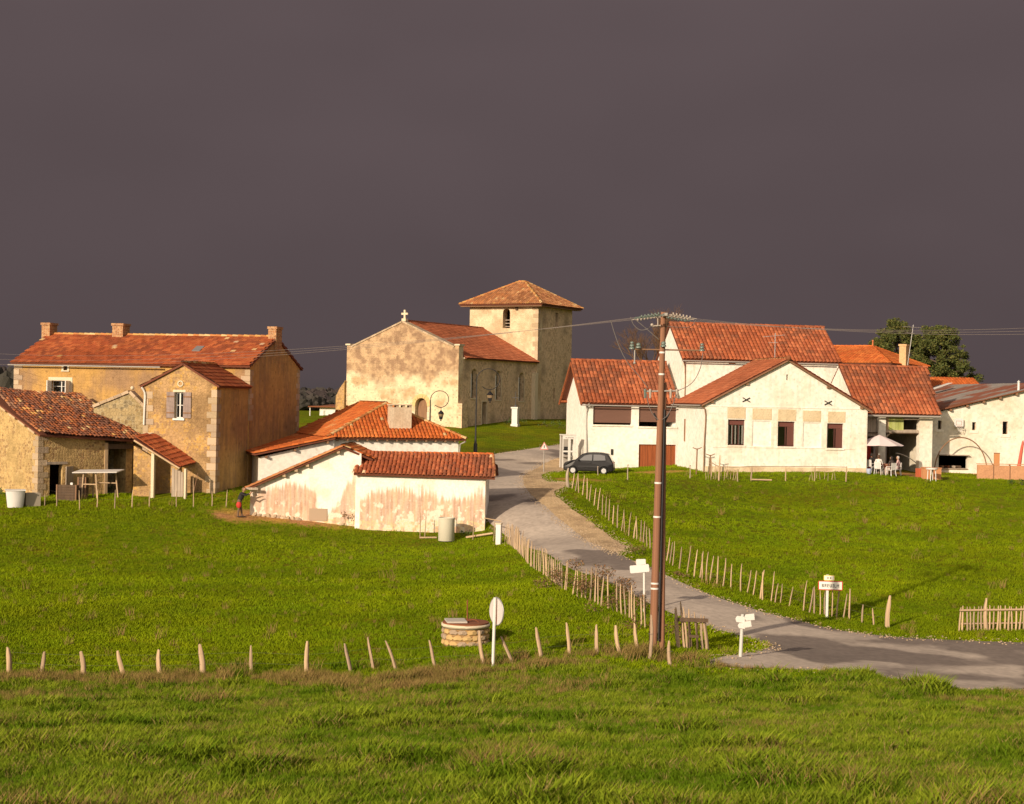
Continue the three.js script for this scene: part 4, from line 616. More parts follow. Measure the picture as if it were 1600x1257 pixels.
// ---------------------------------------------------------------- covered playground shelter beside the car
{
  const o = at(916, 735, 122), g = thing('white_shelter', 'white walled shelter with two brown blinds and a wooden garage door beside the dark car', 'building', V(o.x, ht(o.x, o.z) - 0.05, o.z), -10), f = new Face(g, 'f'), l = new Face(g, 'l'), t = 0.35;
  const xR = f.px(1060, 660)[0], eY = f.px(920, 627)[1], zb = l.px(885, 660)[0], dep = -zb, fm = new Face(g, 'f', zb / 2), rY = fm.px(965, 568)[1], xo = fm.px(892, 566)[0]; 
  const o1 = f.rect(927, 626, 987, 664), o2 = f.rect(998.5, 627, 1057, 667), gd = f.rect(998, 695, 1056, 737); gd[2] = -0.4; o1[3] = Math.min(o1[3], eY - 0.1); o2[3] = Math.min(o2[3], eY - 0.1);
  f.wall([[0, -1], [xR, -1], [xR, eY], [0, eY]], [o1, o2, gd].map(rectPath), M.white, t);
  const m = (rY - eY) / (dep / 2); l.wall([[zb, -1], [-t, -1], [-t, eY + m * t], [zb / 2, rY], [zb, eY]], null, M.white, t);
  mesh('wall', box(t, xR, -1, eY, zb, zb + t), M.white, g); new Face(g, 'r', xR).wall([[t, -1], [dep - t, -1], [dep - t, eY + m * t], [dep / 2, rY - 0.05], [t, eY + m * t]], null, M.white, t);
  for (const [q, gap] of [[o1, 0.14], [o2, 0.34]]) { const L = []; const n = 16; for (let i = 0; i < n; i++) { const y0 = mix(q[2] + gap, q[3], i / n), y1 = mix(q[2] + gap, q[3], (i + 0.93) / n); L.push(f.bg(q[0], q[1], y0, y1, -0.16, -0.14)); } L.push(f.bg(q[0], q[1], q[2] + gap, q[3], -0.18, -0.165)); mesh('blind', L, std(0.17, 0.085, 0.06, 0.7), g); f.box('sill', q[0] - 0.08, q[1] + 0.08, q[2] - 0.12, q[2], -0.3, 0.08, M.cream); }
  f.box('interior_wall', 0.4, xR - 0.4, -0.5, eY - 0.1, zb + 0.8, zb + 0.7, M.interior); f.box('floor', 0.4, xR - 0.4, o1[2] - 0.4, o1[2] - 0.2, zb + 0.8, -0.4, M.concrete);
  for (let i = 0; i < 8; i++) f.box('plank', mix(gd[0], gd[1], i / 8) + 0.008, mix(gd[0], gd[1], (i + 1) / 8) - 0.008, -0.3, gd[3], -0.2, -0.15 + rr(-0.01, 0.01), M.woodRed);
  { const q = f.rect(954.5, 702, 957.5, 711); f.box('letter_box', q[0], q[1], q[2], q[3], 0, 0.08, M.iron); }
  const ro = { w: 0.30, l: 0.38, pal: PAL.red, jit: 0.15, h: 0.07 }, ov = 0.35, dy = 0.14, A = (x, s) => V(x, eY + m * Math.min(s, dep - s) + dy, -s);
  const R = slope(g, [A(xo, -ov), A(xR + 0.02, -ov), A(xR + 0.02, dep / 2), A(xo, dep / 2)], ro); slope(g, [A(xR, dep + ov), A(xo, dep + ov), A(xo, dep / 2), A(xR, dep / 2)], ro); ridge(R, A(xo, dep / 2), A(xR, dep / 2), { pal: PAL.red });
  for (const [s0, s1] of [[-ov, dep / 2], [dep + ov, dep / 2]]) mesh('verge_board', [box(0, 0.04, 0, 0.2, 0, 0.01)].map(() => { const a = A(xo + 0.01, s0), b = A(xo + 0.01, s1); return tube([a.add(V(0, -0.16, 0)), b.add(V(0, -0.16, 0))], 0.09, 4); }), M.woodRed, g);
  for (const s of [0.1, dep / 2, dep - 0.1]) mesh('rafter_end', box(xo + 0.05, 0, A(0, s).y - 0.36, A(0, s).y - 0.2, -s - 0.06, -s + 0.06), M.woodRed, g);
  gutter(g, A(xo, -ov - 0.06).add(V(0, -0.12, 0)), A(xR - 0.1, -ov - 0.06).add(V(0, -0.12, 0)));
  pipe(g, [V(0.05, eY - 0.15, ov + 0.05), V(-0.02, eY - 0.5, 0.08), V(0.0, 1, 0.08), V(0, -0.2, 0.08)], 0.05);
  footprint(g, 0, xR, 0, zb);
}
// ---------------------------------------------------------------- tall white building behind
{
  const o = at(1066, 640, 123.4), g = thing('white_house', 'tall white house with long red tiled roof behind the gabled hall', 'house', V(o.x, ht(o.x, o.z), o.z), -10), f = new Face(g, 'f'), l = new Face(g, 'l'), t = 0.4;
  const xR = f.px(1308, 590)[0], eY = f.px(1068, 559)[1], dep = 7.2, fm = new Face(g, 'f', -dep / 2), rY = fm.px(1175, 512)[1], m = (rY - eY) / (dep / 2); 
  f.wall([[0, -1], [xR, -1], [xR, eY], [0, eY]], null, M.cream, t); l.wall([[-dep, -1], [-t, -1], [-t, eY + m * t], [-dep / 2, rY], [-dep, eY]], null, M.white, t);
  new Face(g, 'r', xR).wall([[t, -1], [dep, -1], [dep, eY], [dep / 2, rY], [t, eY + m * t]], null, M.cream, t); mesh('wall', box(t, xR - t, -1, eY, -dep, -dep + t), M.cream, g);
  const ro = { w: 0.30, l: 0.38, pal: PAL.red, jit: 0.15, h: 0.075 }, ov = 0.35, dy = 0.14, A = (x, s) => V(x, eY + m * Math.min(s, dep - s) + dy, -s);
  const R = slope(g, [A(-0.15, -ov), A(xR + 0.25, -ov), A(xR + 0.25, dep / 2), A(-0.15, dep / 2)], ro); slope(g, [A(xR + 0.25, dep + ov), A(-0.15, dep + ov), A(-0.15, dep / 2), A(xR + 0.25, dep / 2)], ro); ridge(R, A(-0.15, dep / 2), A(xR + 0.25, dep / 2), { pal: PAL.red });
  gutter(g, A(-0.2, -ov - 0.05).add(V(0, -0.1, 0)), A(xR + 0.2, -ov - 0.05).add(V(0, -0.1, 0))); pipe(g, [V(-0.1, eY - 0.1, 0.3), V(0.12, eY - 0.5, 0.07), V(0.12, 2, 0.07)], 0.05, M.woodBrown);
  { const q = f.rect(1139, 567, 1149, 569); f.box('vent', q[0], q[1], q[2], q[3], 0, 0.03, M.rust); }
  footprint(g, 0, xR, 0, -dep);
}
// roof aerials
function aerial(p, H, label, yaw) { const g = thing('roof_aerial', label, 'aerial', p, yaw, 'television aerials'); mesh('mast', rod(V(0, -0.6, 0), V(0, H, 0), 0.03), M.metal, g); const L = [rod(V(-0.9, H - 0.3, 0), V(0.7, H - 0.15, 0), 0.018, 0.018, 5)]; for (let i = 0; i < 8; i++) { const x = -0.85 + i * 0.2; L.push(rod(V(x, H - 0.29 + i * 0.02, -0.35), V(x, H - 0.29 + i * 0.02, 0.35), 0.012, 0.012, 4)); } mesh('antenna', L, M.metal, g); const L2 = [rod(V(-0.5, H - 0.75, 0), V(0.2, H - 0.7, 0), 0.015, 0.015, 5)]; for (let i = 0; i < 4; i++) L2.push(rod(V(-0.5 + i * 0.2, H - 0.74, -0.25), V(-0.5 + i * 0.2, H - 0.74, 0.25), 0.011, 0.011, 4)); mesh('antenna', L2, M.metal, g); return g; }
// ---------------------------------------------------------------- gabled hall
const hall = {};
{
  const o = at(1100, 740, 115), g = thing('village_hall', 'cream gabled hall with three dark windows and ochre panels, low red tiled roof', 'hall', V(o.x, 6.0, o.z), -10), f = new Face(g, 'f'), l = new Face(g, 'l'), t = 0.4;
  const xR = f.px(1355, 690)[0], ap = f.px(1231, 564), eL = f.px(1102, 631)[1], eR = f.px(1353, 641)[1], zb = l.px(1060, 660)[0], xa = ap[0];  hall.g = g; hall.xR = xR;
  const W = [[1137.5, 656, 1164, 696], [1215.5, 659, 1242, 698], [1292.5, 662, 1318, 701.5]].map((q) => f.rect(...q)), B = [[1176, 658, 1205, 697.5], [1255, 661, 1283, 700]].map((q) => f.rect(...q)), sl = f.rect(1229, 585.5, 1232, 594.5);
  f.wall([[0, -1], [xR, -1], [xR, eR], ap, [0, eL]], [...W, ...B, sl].map(rectPath), M.cream, t);
  
  W.forEach((w, i) => { const wd = f.window(w, { cols: i === 0 ? 3 : 2, rows: 1, mat: std(0.10, 0.03, 0.025, 0.7), deep: 0.2, bar: 0.045 }); f.box('sill', w[0] - 0.06, w[1] + 0.06, w[2] - 0.1, w[2], -0.2, 0.08, M.cream); f.box('blind', w[0] + 0.05, w[1] - 0.05, w[3] - 0.36, w[3] - 0.05, -0.2, -0.17, std(0.15, 0.05, 0.04), wd); if (i) f.box('open_casement', w[1] - (w[1] - w[0]) * 0.42, w[1] - 0.05, w[2] + 0.06, w[3] - 0.37, -0.19, -0.175, std(0.12, 0.04, 0.03, 0.7), wd); else for (let k = 0; k < 5; k++) { const s = mix(w[0] + 0.12, w[1] - 0.12, k / 4); f.box('curtain_fold', s - 0.05, s + 0.05, w[2] + 0.08, w[3] - 0.4, -0.24, -0.233, M.curtain, wd); } });
  B.forEach((b) => f.box('blind_panel', b[0], b[1], b[2], b[3], -0.3, -0.06, M.white));
  const ochre = wallMat(plaster(3, [0.68, 0.56, 0.38], [0.56, 0.43, 0.27], [0.42, 0.3, 0.16], 173, 0.6), 0.01);
  [[1137, 637, 1165, 655], [1176, 638.5, 1206, 657], [1216, 640, 1244, 658.5], [1255, 642, 1283, 660], [1294, 643.5, 1321, 661.5]].forEach((q) => { const b = f.rect(...q); f.box('ochre_panel', b[0], b[1], b[2] + 0.04, b[3], -0.02, 0.025, ochre); });
  f.box('string_course', 0.02, xR - 0.02, eL - 0.2, eL - 0.13, 0, 0.035, M.cream); f.box('sill_course', f.px(1114, 692)[0], f.px(1336, 700)[0], W[0][2] - 0.16, W[0][2] - 0.1, 0, 0.035, M.cream);
  f.box('plinth', 0.01, xR + 0.03, -1, 0.55, 0, 0.06, wallMat(plaster(5, [0.72, 0.60, 0.42], [0.55, 0.40, 0.26], [0.5, 0.36, 0.24], 183, 0.8), 0.02));
  // facing blocks of the piers, joints open
  for (const [p0, p1, n] of [[1101, 1136, 3], [1166, 1175, 1], [1206.5, 1214.5, 1], [1245, 1254, 1], [1284, 1292, 1], [1322, 1354, 3]]) { const s0 = f.px(p0, 670)[0], s1 = f.px(p1, 670)[0], y0 = W[1][2] - 0.08, y1 = eL - 0.22, R = 6; for (let j = 0; j < R; j++) for (let i = 0; i < n; i++) { const off = n > 1 && j % 2 ? 0.5 / n : 0; const a = clamp((i) / n + off - (i === 0 ? off : 0), 0, 1), b = clamp((i + 1) / n + (i === n - 1 ? 0 : off), 0, 1); f.box('facing_stone', mix(s0, s1, a) + 0.012, mix(s0, s1, b) - 0.012, mix(y0, y1, j / R) + 0.012, mix(y0, y1, (j + 1) / R) - 0.012, -0.01, 0.012 + rr(0, 0.008), M.cream); } }
  for (const [x, y] of [[1166, 625], [1294, 630]]) { const p = f.px(x, y); mesh('tie_anchor', [box(-0.3, 0.3, -0.03, 0.03, 0, 0.05).rotateZ(0.5), box(-0.3, 0.3, -0.03, 0.03, 0.01, 0.06).rotateZ(-0.5)].map((q) => q.translate(p[0], p[1], 0.01)), M.iron, g); }
  l.wall([[zb, -1], [-t, -1], [-t, eL], [zb, eL]], null, M.white, t); { const s = l.rect(1070.5, 655, 1073.5, 690); l.box('downpipe', s[0], s[0] + 0.12, s[2], s[3], 0, 0.08, M.woodBrown); }
  new Face(g, 'r', xR).wall([[t, -1], [-zb, -1], [-zb, eR], [t, eR]], null, M.white, t); mesh('wall', box(t, xR - t, -1, eL, zb, zb + t), M.white, g);
  const m1 = (ap[1] - eL) / xa, m2 = (ap[1] - eR) / (xR - xa), dy = 0.12, ro = { w: 0.27, l: 0.38, pal: PAL.church, jit: 0.12, h: 0.045 }, zf = 0.22, zz = zb - 0.6;
  const R = slope(g, [V(-0.3, eL - m1 * 0.3 + dy, zz), V(-0.3, eL - m1 * 0.3 + dy, zf), V(xa, ap[1] + dy, zf), V(xa, ap[1] + dy, zz)], ro);
  slope(g, [V(xR + 0.3, eR - m2 * 0.3 + dy, zf), V(xR + 0.3, eR - m2 * 0.3 + dy, zz), V(xa, ap[1] + dy, zz), V(xa, ap[1] + dy, zf)], ro);
  ridge(R, V(xa, ap[1] + dy, zf), V(xa, ap[1] + dy, zz), { pal: PAL.tower }); mesh('ridge_cap', new THREE.SphereGeometry(0.2, 8, 6).translate(xa, ap[1] + 0.18, zf), M.rust, R);
  for (const [a, b] of [[V(-0.3, eL - m1 * 0.3, zf - 0.02), V(xa, ap[1], zf - 0.02)], [V(xR + 0.3, eR - m2 * 0.3, zf - 0.02), V(xa, ap[1], zf - 0.02)]]) mesh('verge_board', tube([a, b], 0.07, 4), M.woodBrown, g);
  for (const k of [0.08, 0.5, 1.5, 1.92]) { const x = k < 1 ? k * xa : xa + (k - 1) * (xR - xa), y = k < 1 ? eL + m1 * x : ap[1] - m2 * (x - xa); mesh('rafter_end', box(x - 0.09, x + 0.09, y - 0.2, y - 0.04, 0, zf - 0.03), M.woodBrown, g); }
  gutter(g, V(-0.38, eL - m1 * 0.3 + 0.02, zz), V(-0.38, eL - m1 * 0.3 + 0.02, zf)); pipe(g, [V(-0.36, eL - 0.15, 0.15), V(-0.05, eL - 0.35, 0.07), V(-0.03, 2, 0.07), V(-0.03, 0, 0.07)], 0.045, M.woodBrown);
  footprint(g, 0, xR, 0, zb);
  { const p = at(1211, 553, 124); aerial(V(p.x, p.y - 0.2, p.z), 1.75, 'thin metal television aerial on the hall roof', 10); }
}
// ---------------------------------------------------------------- orange hipped house behind
{
  const o = at(1306, 600, 142), g = thing('hipped_house', 'house with bright orange hipped roof and tall cream chimney behind the hangar', 'house', V(o.x, ht(o.x, o.z), o.z), 30), f = new Face(g, 'f'), t = 0.4;
  const xR = f.px(1388, 580)[0], eY = f.px(1345, 570)[1], r = new Face(g, 'r', xR + 0.4), zb = -r.px(1450, 581)[0], fm = new Face(g, 'f', zb / 2), rY = fm.px(1340, 542)[1], x1 = fm.px(1364, 542)[0]; 
  const x0 = -6; mesh('wall', box(x0, xR, -2, eY, -t, 0), M.cream, g); mesh('wall', box(xR - t, xR, -2, eY, zb, -t), M.cream, g); mesh('wall', box(x0, xR - t, -2, eY, zb, zb + t), M.cream, g); mesh('wall', box(x0, x0 + t, -2, eY, zb + t, -t), M.cream, g);
  const O = 0.4, E = eY + 0.1, ro = { w: 0.28, l: 0.38, pal: PAL.orange, jit: 0.1, h: 0.045 };
  const a = V(x0 - O, E, O), b = V(xR + O, E, O), c = V(xR + O, E, zb - O), d = V(x0 - O, E, zb - O), p2 = V(x1, rY, zb / 2), p1 = V(x0 + 3, rY, zb / 2);
  const R = slope(g, [a, b, p2, p1], ro); slope(g, [b, c, p2], ro); slope(g, [c, d, p1, p2], ro); slope(g, [d, a, p1], ro);
  for (const [p, q] of [[b, p2], [c, p2], [p1, p2]]) ridge(R, p, q, { pal: PAL.orange, r: 0.12 });
  mesh('finial', [rod(p2.clone(), p2.clone().add(V(0, 0.5, 0)), 0.09, 0.05), new THREE.SphereGeometry(0.1, 8, 6).translate(p2.x, p2.y + 0.5, p2.z)], M.tiles === 0 ? M.rust : std(0.5, 0.16, 0.06), R);
  const cf = new Face(g, 'f', zb * 0.22), q = cf.rect(1405.5, 538, 1416, 570); chimney(R, (q[0] + q[1]) / 2, zb * 0.22 - 0.45, q[2] - 0.9, q[3], q[1] - q[0], 0.95, wallMat(plaster(3, [0.62, 0.42, 0.22], [0.5, 0.3, 0.16], [0.4, 0.26, 0.16], 193, 0.6), 0.01));
  footprint(g, x0, xR, 0, zb);
  { const p = at(1420, 552, 139); const ae = aerial(V(p.x, p.y - 0.5, p.z), 2.9, 'tall television aerial leaning beside the cream chimney', -10); ae.rotation.z = -0.13; }
}
// ---------------------------------------------------------------- open hangar with gallery
{
  const o = at(1457, 745, 121), g = thing('hangar', 'open-fronted hangar with red tiled roof, plastered pillars and a green boarded gallery', 'hangar', V(o.x, 5.95, o.z), -10), f = new Face(g, 'f'), t = 0.4;
  const x0 = f.px(1352, 690)[0], eY = f.px(1440, 644)[1], dep = 7.5, fm = new Face(g, 'f', -dep / 2), xl = fm.px(1311, 577)[0], rY = fm.px(1400, 577)[1], rx = fm.px(1449, 579)[0], ex = new Face(g, 'f', 0.4).px(1470, 641)[0], m = (rY - eY) / (dep / 2); 
  const xw = -0.1; void xw;
  const pil = (a, b, mat) => { const q = f.rect(a, 640, b, 740); return f.box('pillar', q[0], q[1], -1, eY - 0.02, -0.55, 0, mat); };
  pil(1373, 1384, M.cream); { const p = pil(1437, 1457, M.barnWhite); f.box('pillar_cap', f.px(1436, 690)[0], f.px(1458, 690)[0], eY - 0.3, eY - 0.1, -0.5, 0.04, M.cream, p); }
  mesh('wall', box(xl, 0, -1, eY, -dep, -dep + t), M.interior, g); new Face(g, 'r').wall([[0.56, -1], [dep - t, -1], [dep - t, eY], [dep / 2, rY - 0.1], [0.56, eY]], null, M.barnWhite, t);
  f.box('wall', xl, xl + 0.4, -1, eY, -dep + t, -0.5, M.interior); f.box('yard_floor', xl + 0.4, -0.4, -0.6, 0.02, -dep + t, 0, M.concrete);
  new Face(g, 'l', xl - 0.02).wall([[-dep, eY - 0.5], [0, eY - 0.5], [0, eY], [-dep / 2, rY - 0.02], [-dep, eY]], null, M.cream, 0.2); const yb = f.px(1415, 674)[1]; f.box('gallery_beam', f.px(1384, 674)[0], f.px(1437, 674)[0], yb - 0.12, yb + 0.06, -0.4, -0.1, M.woodGrey); f.box('gallery_floor', xl + 0.4, -0.5, yb - 0.2, yb - 0.121, -3.2, -0.15, M.woodDark);
  const greens = [std(0.46, 0.52, 0.16, 0.9), std(0.52, 0.58, 0.22, 0.9), std(0.42, 0.48, 0.16, 0.9)]; for (const m2 of greens) { m2.map = woodT; }
  let k = 0; for (const [a, b, y0, mat] of [[1359, 1363, 682, M.woodGrey], [1363.2, 1367.5, 682, M.woodGrey], [1367.7, 1372, 682, M.woodGrey], [1384.2, 1388, 673, M.stakes[1]], [1388.1, 1391.8, 673, M.stakes[0]], [1392, 1397, 673, 0], [1397.1, 1402, 673, 0], [1402.1, 1407, 673, 0], [1407.1, 1411.5, 673, 0], [1411.6, 1415, 673, 0]]) { const q = f.rect(a, 641, b, y0); f.box('plank', q[0], q[1], q[2], eY - 0.05, -0.34, -0.3 + rr(-0.01, 0.01), mat || greens[k++ % 3]); }
  for (const y of [654, 672]) { const q = f.rect(1415, y, 1437, y + 2.6); f.box('rail', q[0], q[1], q[2], q[3], -0.3, -0.22, M.woodGrey); }
  { const a = f.px(1386, 684), b = f.px(1397, 674); mesh('brace', tube([V(a[0], a[1], -0.3), V(b[0], b[1], -0.3)], 0.09, 4), M.woodGrey, g); }
  { const q = f.rect(1355, 694, 1368.5, 722); f.box('red_door', q[0], q[1], -0.2, q[3], -1.0, -0.92, M.red); }
  { const q = f.rect(1384, 697, 1405, 732); f.box('board_screen', q[0], q[1], 0, q[3], -2.4, -2.3, M.curtain); }
  { const P = []; for (let i = 0; i <= 10; i++) { const p = f.px(mix(1404, 1437, i / 10), 709 + 16 * Math.pow(i / 10, 1.8)); P.push(V(p[0], p[1], -0.5)); } mesh('bent_pipe', tube(P, 0.035, 6), M.metal, g); }
  const ro = { w: 0.30, l: 0.38, pal: PAL.red, jit: 0.15, h: 0.07 }, ov = 0.4, dy = 0.14, A = (x, s) => V(x, eY + m * Math.min(s, dep - s) + dy, -s);
  const R = slope(g, [A(xl, -ov), A(ex, -ov), A(rx, dep / 2), A(xl, dep / 2)], ro); slope(g, [A(ex, dep + ov), A(xl, dep + ov), A(xl, dep / 2), A(rx, dep / 2)], ro); ridge(R, A(xl, dep / 2), A(rx, dep / 2), { pal: PAL.red });
  gutter(g, A(x0, -ov - 0.05).add(V(0, -0.1, 0)), A(ex, -ov - 0.05).add(V(0, -0.1, 0)), 0.08);
  footprint(g, x0, 0, 0, -dep);
}
// ---------------------------------------------------------------- long barn at the right edge
{
  const o = at(1459, 735, 124), g = thing('long_barn', 'long cream plastered barn with rusty sheet roof and small windows at the right edge', 'barn', V(o.x, 6.0, o.z), -4), f = new Face(g, 'f'), t = 0.35;
  const a = f.px(1462, 645), b = f.px(1600, 612), k = (b[1] - a[1]) / (b[0] - a[0]), xa = b[0] + 2.2, ya = b[1] + 2.2 * k, xR = 2 * xa - a[0]; 
  const W = [[1466, 657.5, 1471.5, 671], [1519.5, 660, 1525.5, 672.5], [1567, 659, 1575.5, 679]].map((q) => f.rect(...q)), hat = f.rect(1467, 712, 1512, 728); hat[2] = 0.35;
  f.wall([[-0.3, -1], [xR, -1], [xR, a[1]], [xa, ya], [-0.3, a[1] - 0.1]], [...W, hat].map(rectPath), M.barnWhite, t);
  W.forEach((w) => { f.window(w, { cols: 1, rows: 1, mat: M.woodBrown, deep: 0.2, bar: 0.03 }); f.box('sill', w[0] - 0.15, w[1] + 0.15, w[2] - 0.22, w[2] - 0.05, -0.1, 0.05, M.cream); });
  f.box('hatch_shelf', hat[0], hat[1], hat[2], hat[2] + 0.05, -1.0, 0.15, M.woodGrey); f.box('hatch_flap', hat[0] - 0.05, hat[1] + 0.05, hat[3], hat[3] + 0.06, -0.1, 0.35, M.woodGrey);
  for (let i = 0; i < 4; i++) mesh('stored_log', rod(V(mix(hat[0], hat[1], 0.15 + i * 0.2), hat[2] + 0.15, -0.9), V(mix(hat[0], hat[1], 0.2 + i * 0.2), hat[2] + 0.15, -0.3), 0.1), [M.woodBrown, M.rust, M.woodGrey, M.woodDark][i], g);
  const L = -26; mesh('wall', box(-0.3, -0.3 + t, -1, a[1] - 0.15, L, -t), M.barnWhite, g); new Face(g, 'f', L).wall([[-0.3, -1], [xR, -1], [xR, a[1] - 0.1], [xa, ya], [-0.3, a[1] - 0.1]], null, M.barnWhite, t); mesh('wall', box(xR - t, xR, -1, a[1] - 0.15, L, -t), M.barnWhite, g);
  const sheetT = place(tex(512, 512, (u, v) => { const p = fbm(u * 5, v * 5, 5, 5, 231), q = fbm(u * 40, v * 40, 3, 40, 232); const c = c3([0.30, 0.27, 0.24], [0.26, 0.09, 0.05], sst(0.45, 0.6, p)); return c.map((z) => z * (0.7 + 0.6 * q)); }), 9, 9), sm = new THREE.MeshStandardMaterial({ map: sheetT, roughness: 0.75, side: THREE.DoubleSide });
  // corrugated sheets, laid one beside the other
  const sheet = (xe, xr2, z0, z1, dyy) => { const n = 10, pos = [], idx = [], uv = []; for (let j = 0; j <= n; j++) for (let i = 0; i < 2; i++) { const z = mix(z0, z1, j / n), x = i ? xr2 : xe, y = (i ? ya : a[1] - k * Math.abs(a[0] - xe)) + 0.12 + dyy + (j % 2 ? 0.035 : 0); pos.push(x, y, z); uv.push(x, z); } for (let j = 0; j < n; j++) { const q = j * 2; idx.push(q, q + 1, q + 2, q + 1, q + 3, q + 2); } const gg = new THREE.BufferGeometry(); gg.setAttribute('position', new THREE.Float32BufferAttribute(pos, 3)); gg.setAttribute('uv', new THREE.Float32BufferAttribute(uv, 2)); gg.setIndex(idx); gg.computeVertexNormals(); return gg; };
  const R = mesh('roof', [prism([V(-0.7, a[1] - k * 0.4, 0.35), V(xa, ya, 0.35), V(xa, ya, L), V(-0.7, a[1] - k * 0.4, L)].map((p) => p.add(V(0, 0.1, 0))), 0.08), prism([V(xR + 0.4, a[1] - k * 0.4, 0.35), V(xa, ya, 0.35), V(xa, ya, L), V(xR + 0.4, a[1] - k * 0.4, L)].map((p) => p.add(V(0, 0.1, 0))), 0.08)], M.rust, g);
  for (let i = 0; i < 13; i++) mesh('roof_sheet', sheet(-0.75, xa, 0.38 - i * 2.03, 0.38 - (i + 1.02) * 2.03, 0.012 + (i % 2) * 0.008), sm, R);
  mesh('skylight_sheet', sheet(0.2, xa - 2.2, -16, -17.2, 0.09).translate(0, -0.02, 0), M.paint, R);
  for (let i = 0; i < 6; i++) { const x = -0.1 + i * 1.25, y = a[1] + k * (x - a[0]); mesh('rafter_end', box(x - 0.08, x + 0.08, y - 0.14, y + 0.02, 0, 0.3), M.woodBrown, g); }
  { const p = f.px(1596, 602); mesh('roof_vent', [rod(V(p[0], p[1] - 0.5, -0.5), V(p[0], p[1] + 0.25, -0.5), 0.09), new THREE.ConeGeometry(0.14, 0.14, 8).translate(p[0], p[1] + 0.3, -0.5)], M.plastic, R); }
  footprint(g, -0.3, xR, 0, L);
  // things on and before the wall
  const toW = (x, y, z) => V(x, y, z).applyMatrix4(g.matrixWorld);
  { const q = f.rect(1490, 654, 1504.5, 668), h = thing('basketball_hoop', 'white basketball backboard and hoop fixed to the barn wall', 'basketball hoop', toW((q[0] + q[1]) / 2, q[2], 0.02), -4), w = (q[1] - q[0]) / 2, H = q[3] - q[2];
    mesh('backboard', new THREE.ExtrudeGeometry(new THREE.Shape([[-w, 0.1], [-w + 0.08, 0], [w - 0.08, 0], [w, 0.1], [w, H - 0.06], [w - 0.1, H], [-w + 0.1, H], [-w, H - 0.06]].map((p) => new THREE.Vector2(...p))), { depth: 0.04, bevelEnabled: false }).translate(0, 0, 0.15), M.plastic, h); mesh('bracket', [box(-0.06, 0.06, 0.1, 0.6, 0, 0.15)], M.iron, h);
    mesh('target_square', [box(-0.22, 0.22, 0.16, 0.18, 0.19, 0.197), box(-0.22, 0.22, 0.46, 0.48, 0.19, 0.197), box(-0.22, -0.2, 0.18, 0.46, 0.19, 0.197), box(0.2, 0.22, 0.18, 0.46, 0.19, 0.197)], M.rust, h); mesh('rim', new THREE.TorusGeometry(0.22, 0.02, 6, 16).rotateX(Math.PI / 2).translate(0, 0.05, 0.44), M.rust, h); const net = []; for (let i = 0; i < 10; i++) { const an = i / 10 * 6.283; net.push(rod(V(Math.cos(an) * 0.22, 0.05, 0.44 + Math.sin(an) * 0.22), V(Math.cos(an + 0.3) * 0.13, -0.33, 0.44 + Math.sin(an + 0.3) * 0.13), 0.008, 0.008, 4)); } mesh('net', net, M.plastic, h); }
  { const af = new Face(g, 'f', 1.6), p0 = af.px(1460, 735), p1 = af.px(1543, 735), top = af.px(1500, 684), h = thing('arched_pipe', 'thin metal arch standing in front of the barn wall', 'arch', toW((p0[0] + p1[0]) / 2, -0.1, 1.6), -4), w = (p1[0] - p0[0]) / 2, P = []; for (let i = 0; i <= 20; i++) { const an = Math.PI * i / 20; P.push(V(-Math.cos(an) * w, Math.pow(Math.sin(an), 0.9) * (top[1] + 0.1), 0)); } mesh('arch_tube', tube(P, 0.045, 8, false, 50), M.woodBrown, h); for (const s of [-1, 1]) mesh('foot_plate', box(s * w - 0.12, s * w + 0.12, -0.02, 0.06, -0.12, 0.12), M.rust, h); }
  { const af = new Face(g, 'f', 4.6), q = af.rect(1527, 727, 1604, 757), h = thing('terracotta_wall', 'low terracotta coloured garden wall panels in front of the long barn', 'garden wall', toW(q[0], q[2], 4.6), -4), W2 = (q[1] - q[0]), H = q[3] - q[2], mt = wallMat(plaster(3, [0.58, 0.31, 0.17], [0.48, 0.25, 0.14], [0.4, 0.16, 0.08], 203, 0.5), 0.01); for (let i = 0; i < 3; i++) mesh('panel', box(W2 * i / 3 + 0.03, W2 * (i + 1) / 3 - 0.03, -0.4, H - rr(0, 0.05), -0.15, 0), mt, h); for (let i = 1; i < 3; i++) mesh('post', box(W2 * i / 3 - 0.028, W2 * i / 3 + 0.028, -0.4, H + 0.03, -0.17, 0.03), M.woodBrown, h); mesh('cap', box(0, W2, H + 0.0, H + 0.05, -0.2, 0.02).translate(0, 0.032, 0), mt, h); }
  { const af = new Face(g, 'f', 3), q = af.rect(1554, 709, 1562.5, 730), h = thing('upright_board', 'upright terracotta board standing behind the garden wall', 'board', toW(q[0], 0, 3), -4); mesh('board_face', box(0, q[1] - q[0], -0.3, q[3], -0.1, 0), std(0.55, 0.25, 0.10), h); mesh('rim_strip', box(-0.03, q[1] - q[0] + 0.03, q[3], q[3] + 0.05, -0.12, 0.02), M.woodBrown, h); }
  { const af = new Face(g, 'f', 2.6), q = af.rect(1591, 690, 1597, 726), h = thing('closed_parasol', 'folded red parasol leaning beside the barn wall', 'parasol', toW(q[0], 0, 2.6), -4); mesh('pole', rod(V(0, -0.3, 0), V(0.28, q[3] + 0.2, 0), 0.025), M.paint, h); mesh('folded_canopy', new THREE.LatheGeometry([[0.02, q[3] + 0.1], [0.1, q[3] - 0.1], [0.14, 0.9], [0.19, 0.5], [0.1, 0.48]].map((p) => new THREE.Vector2(...p)), 9).rotateZ(-0.14), std(0.55, 0.12, 0.08, 0.9), h); }
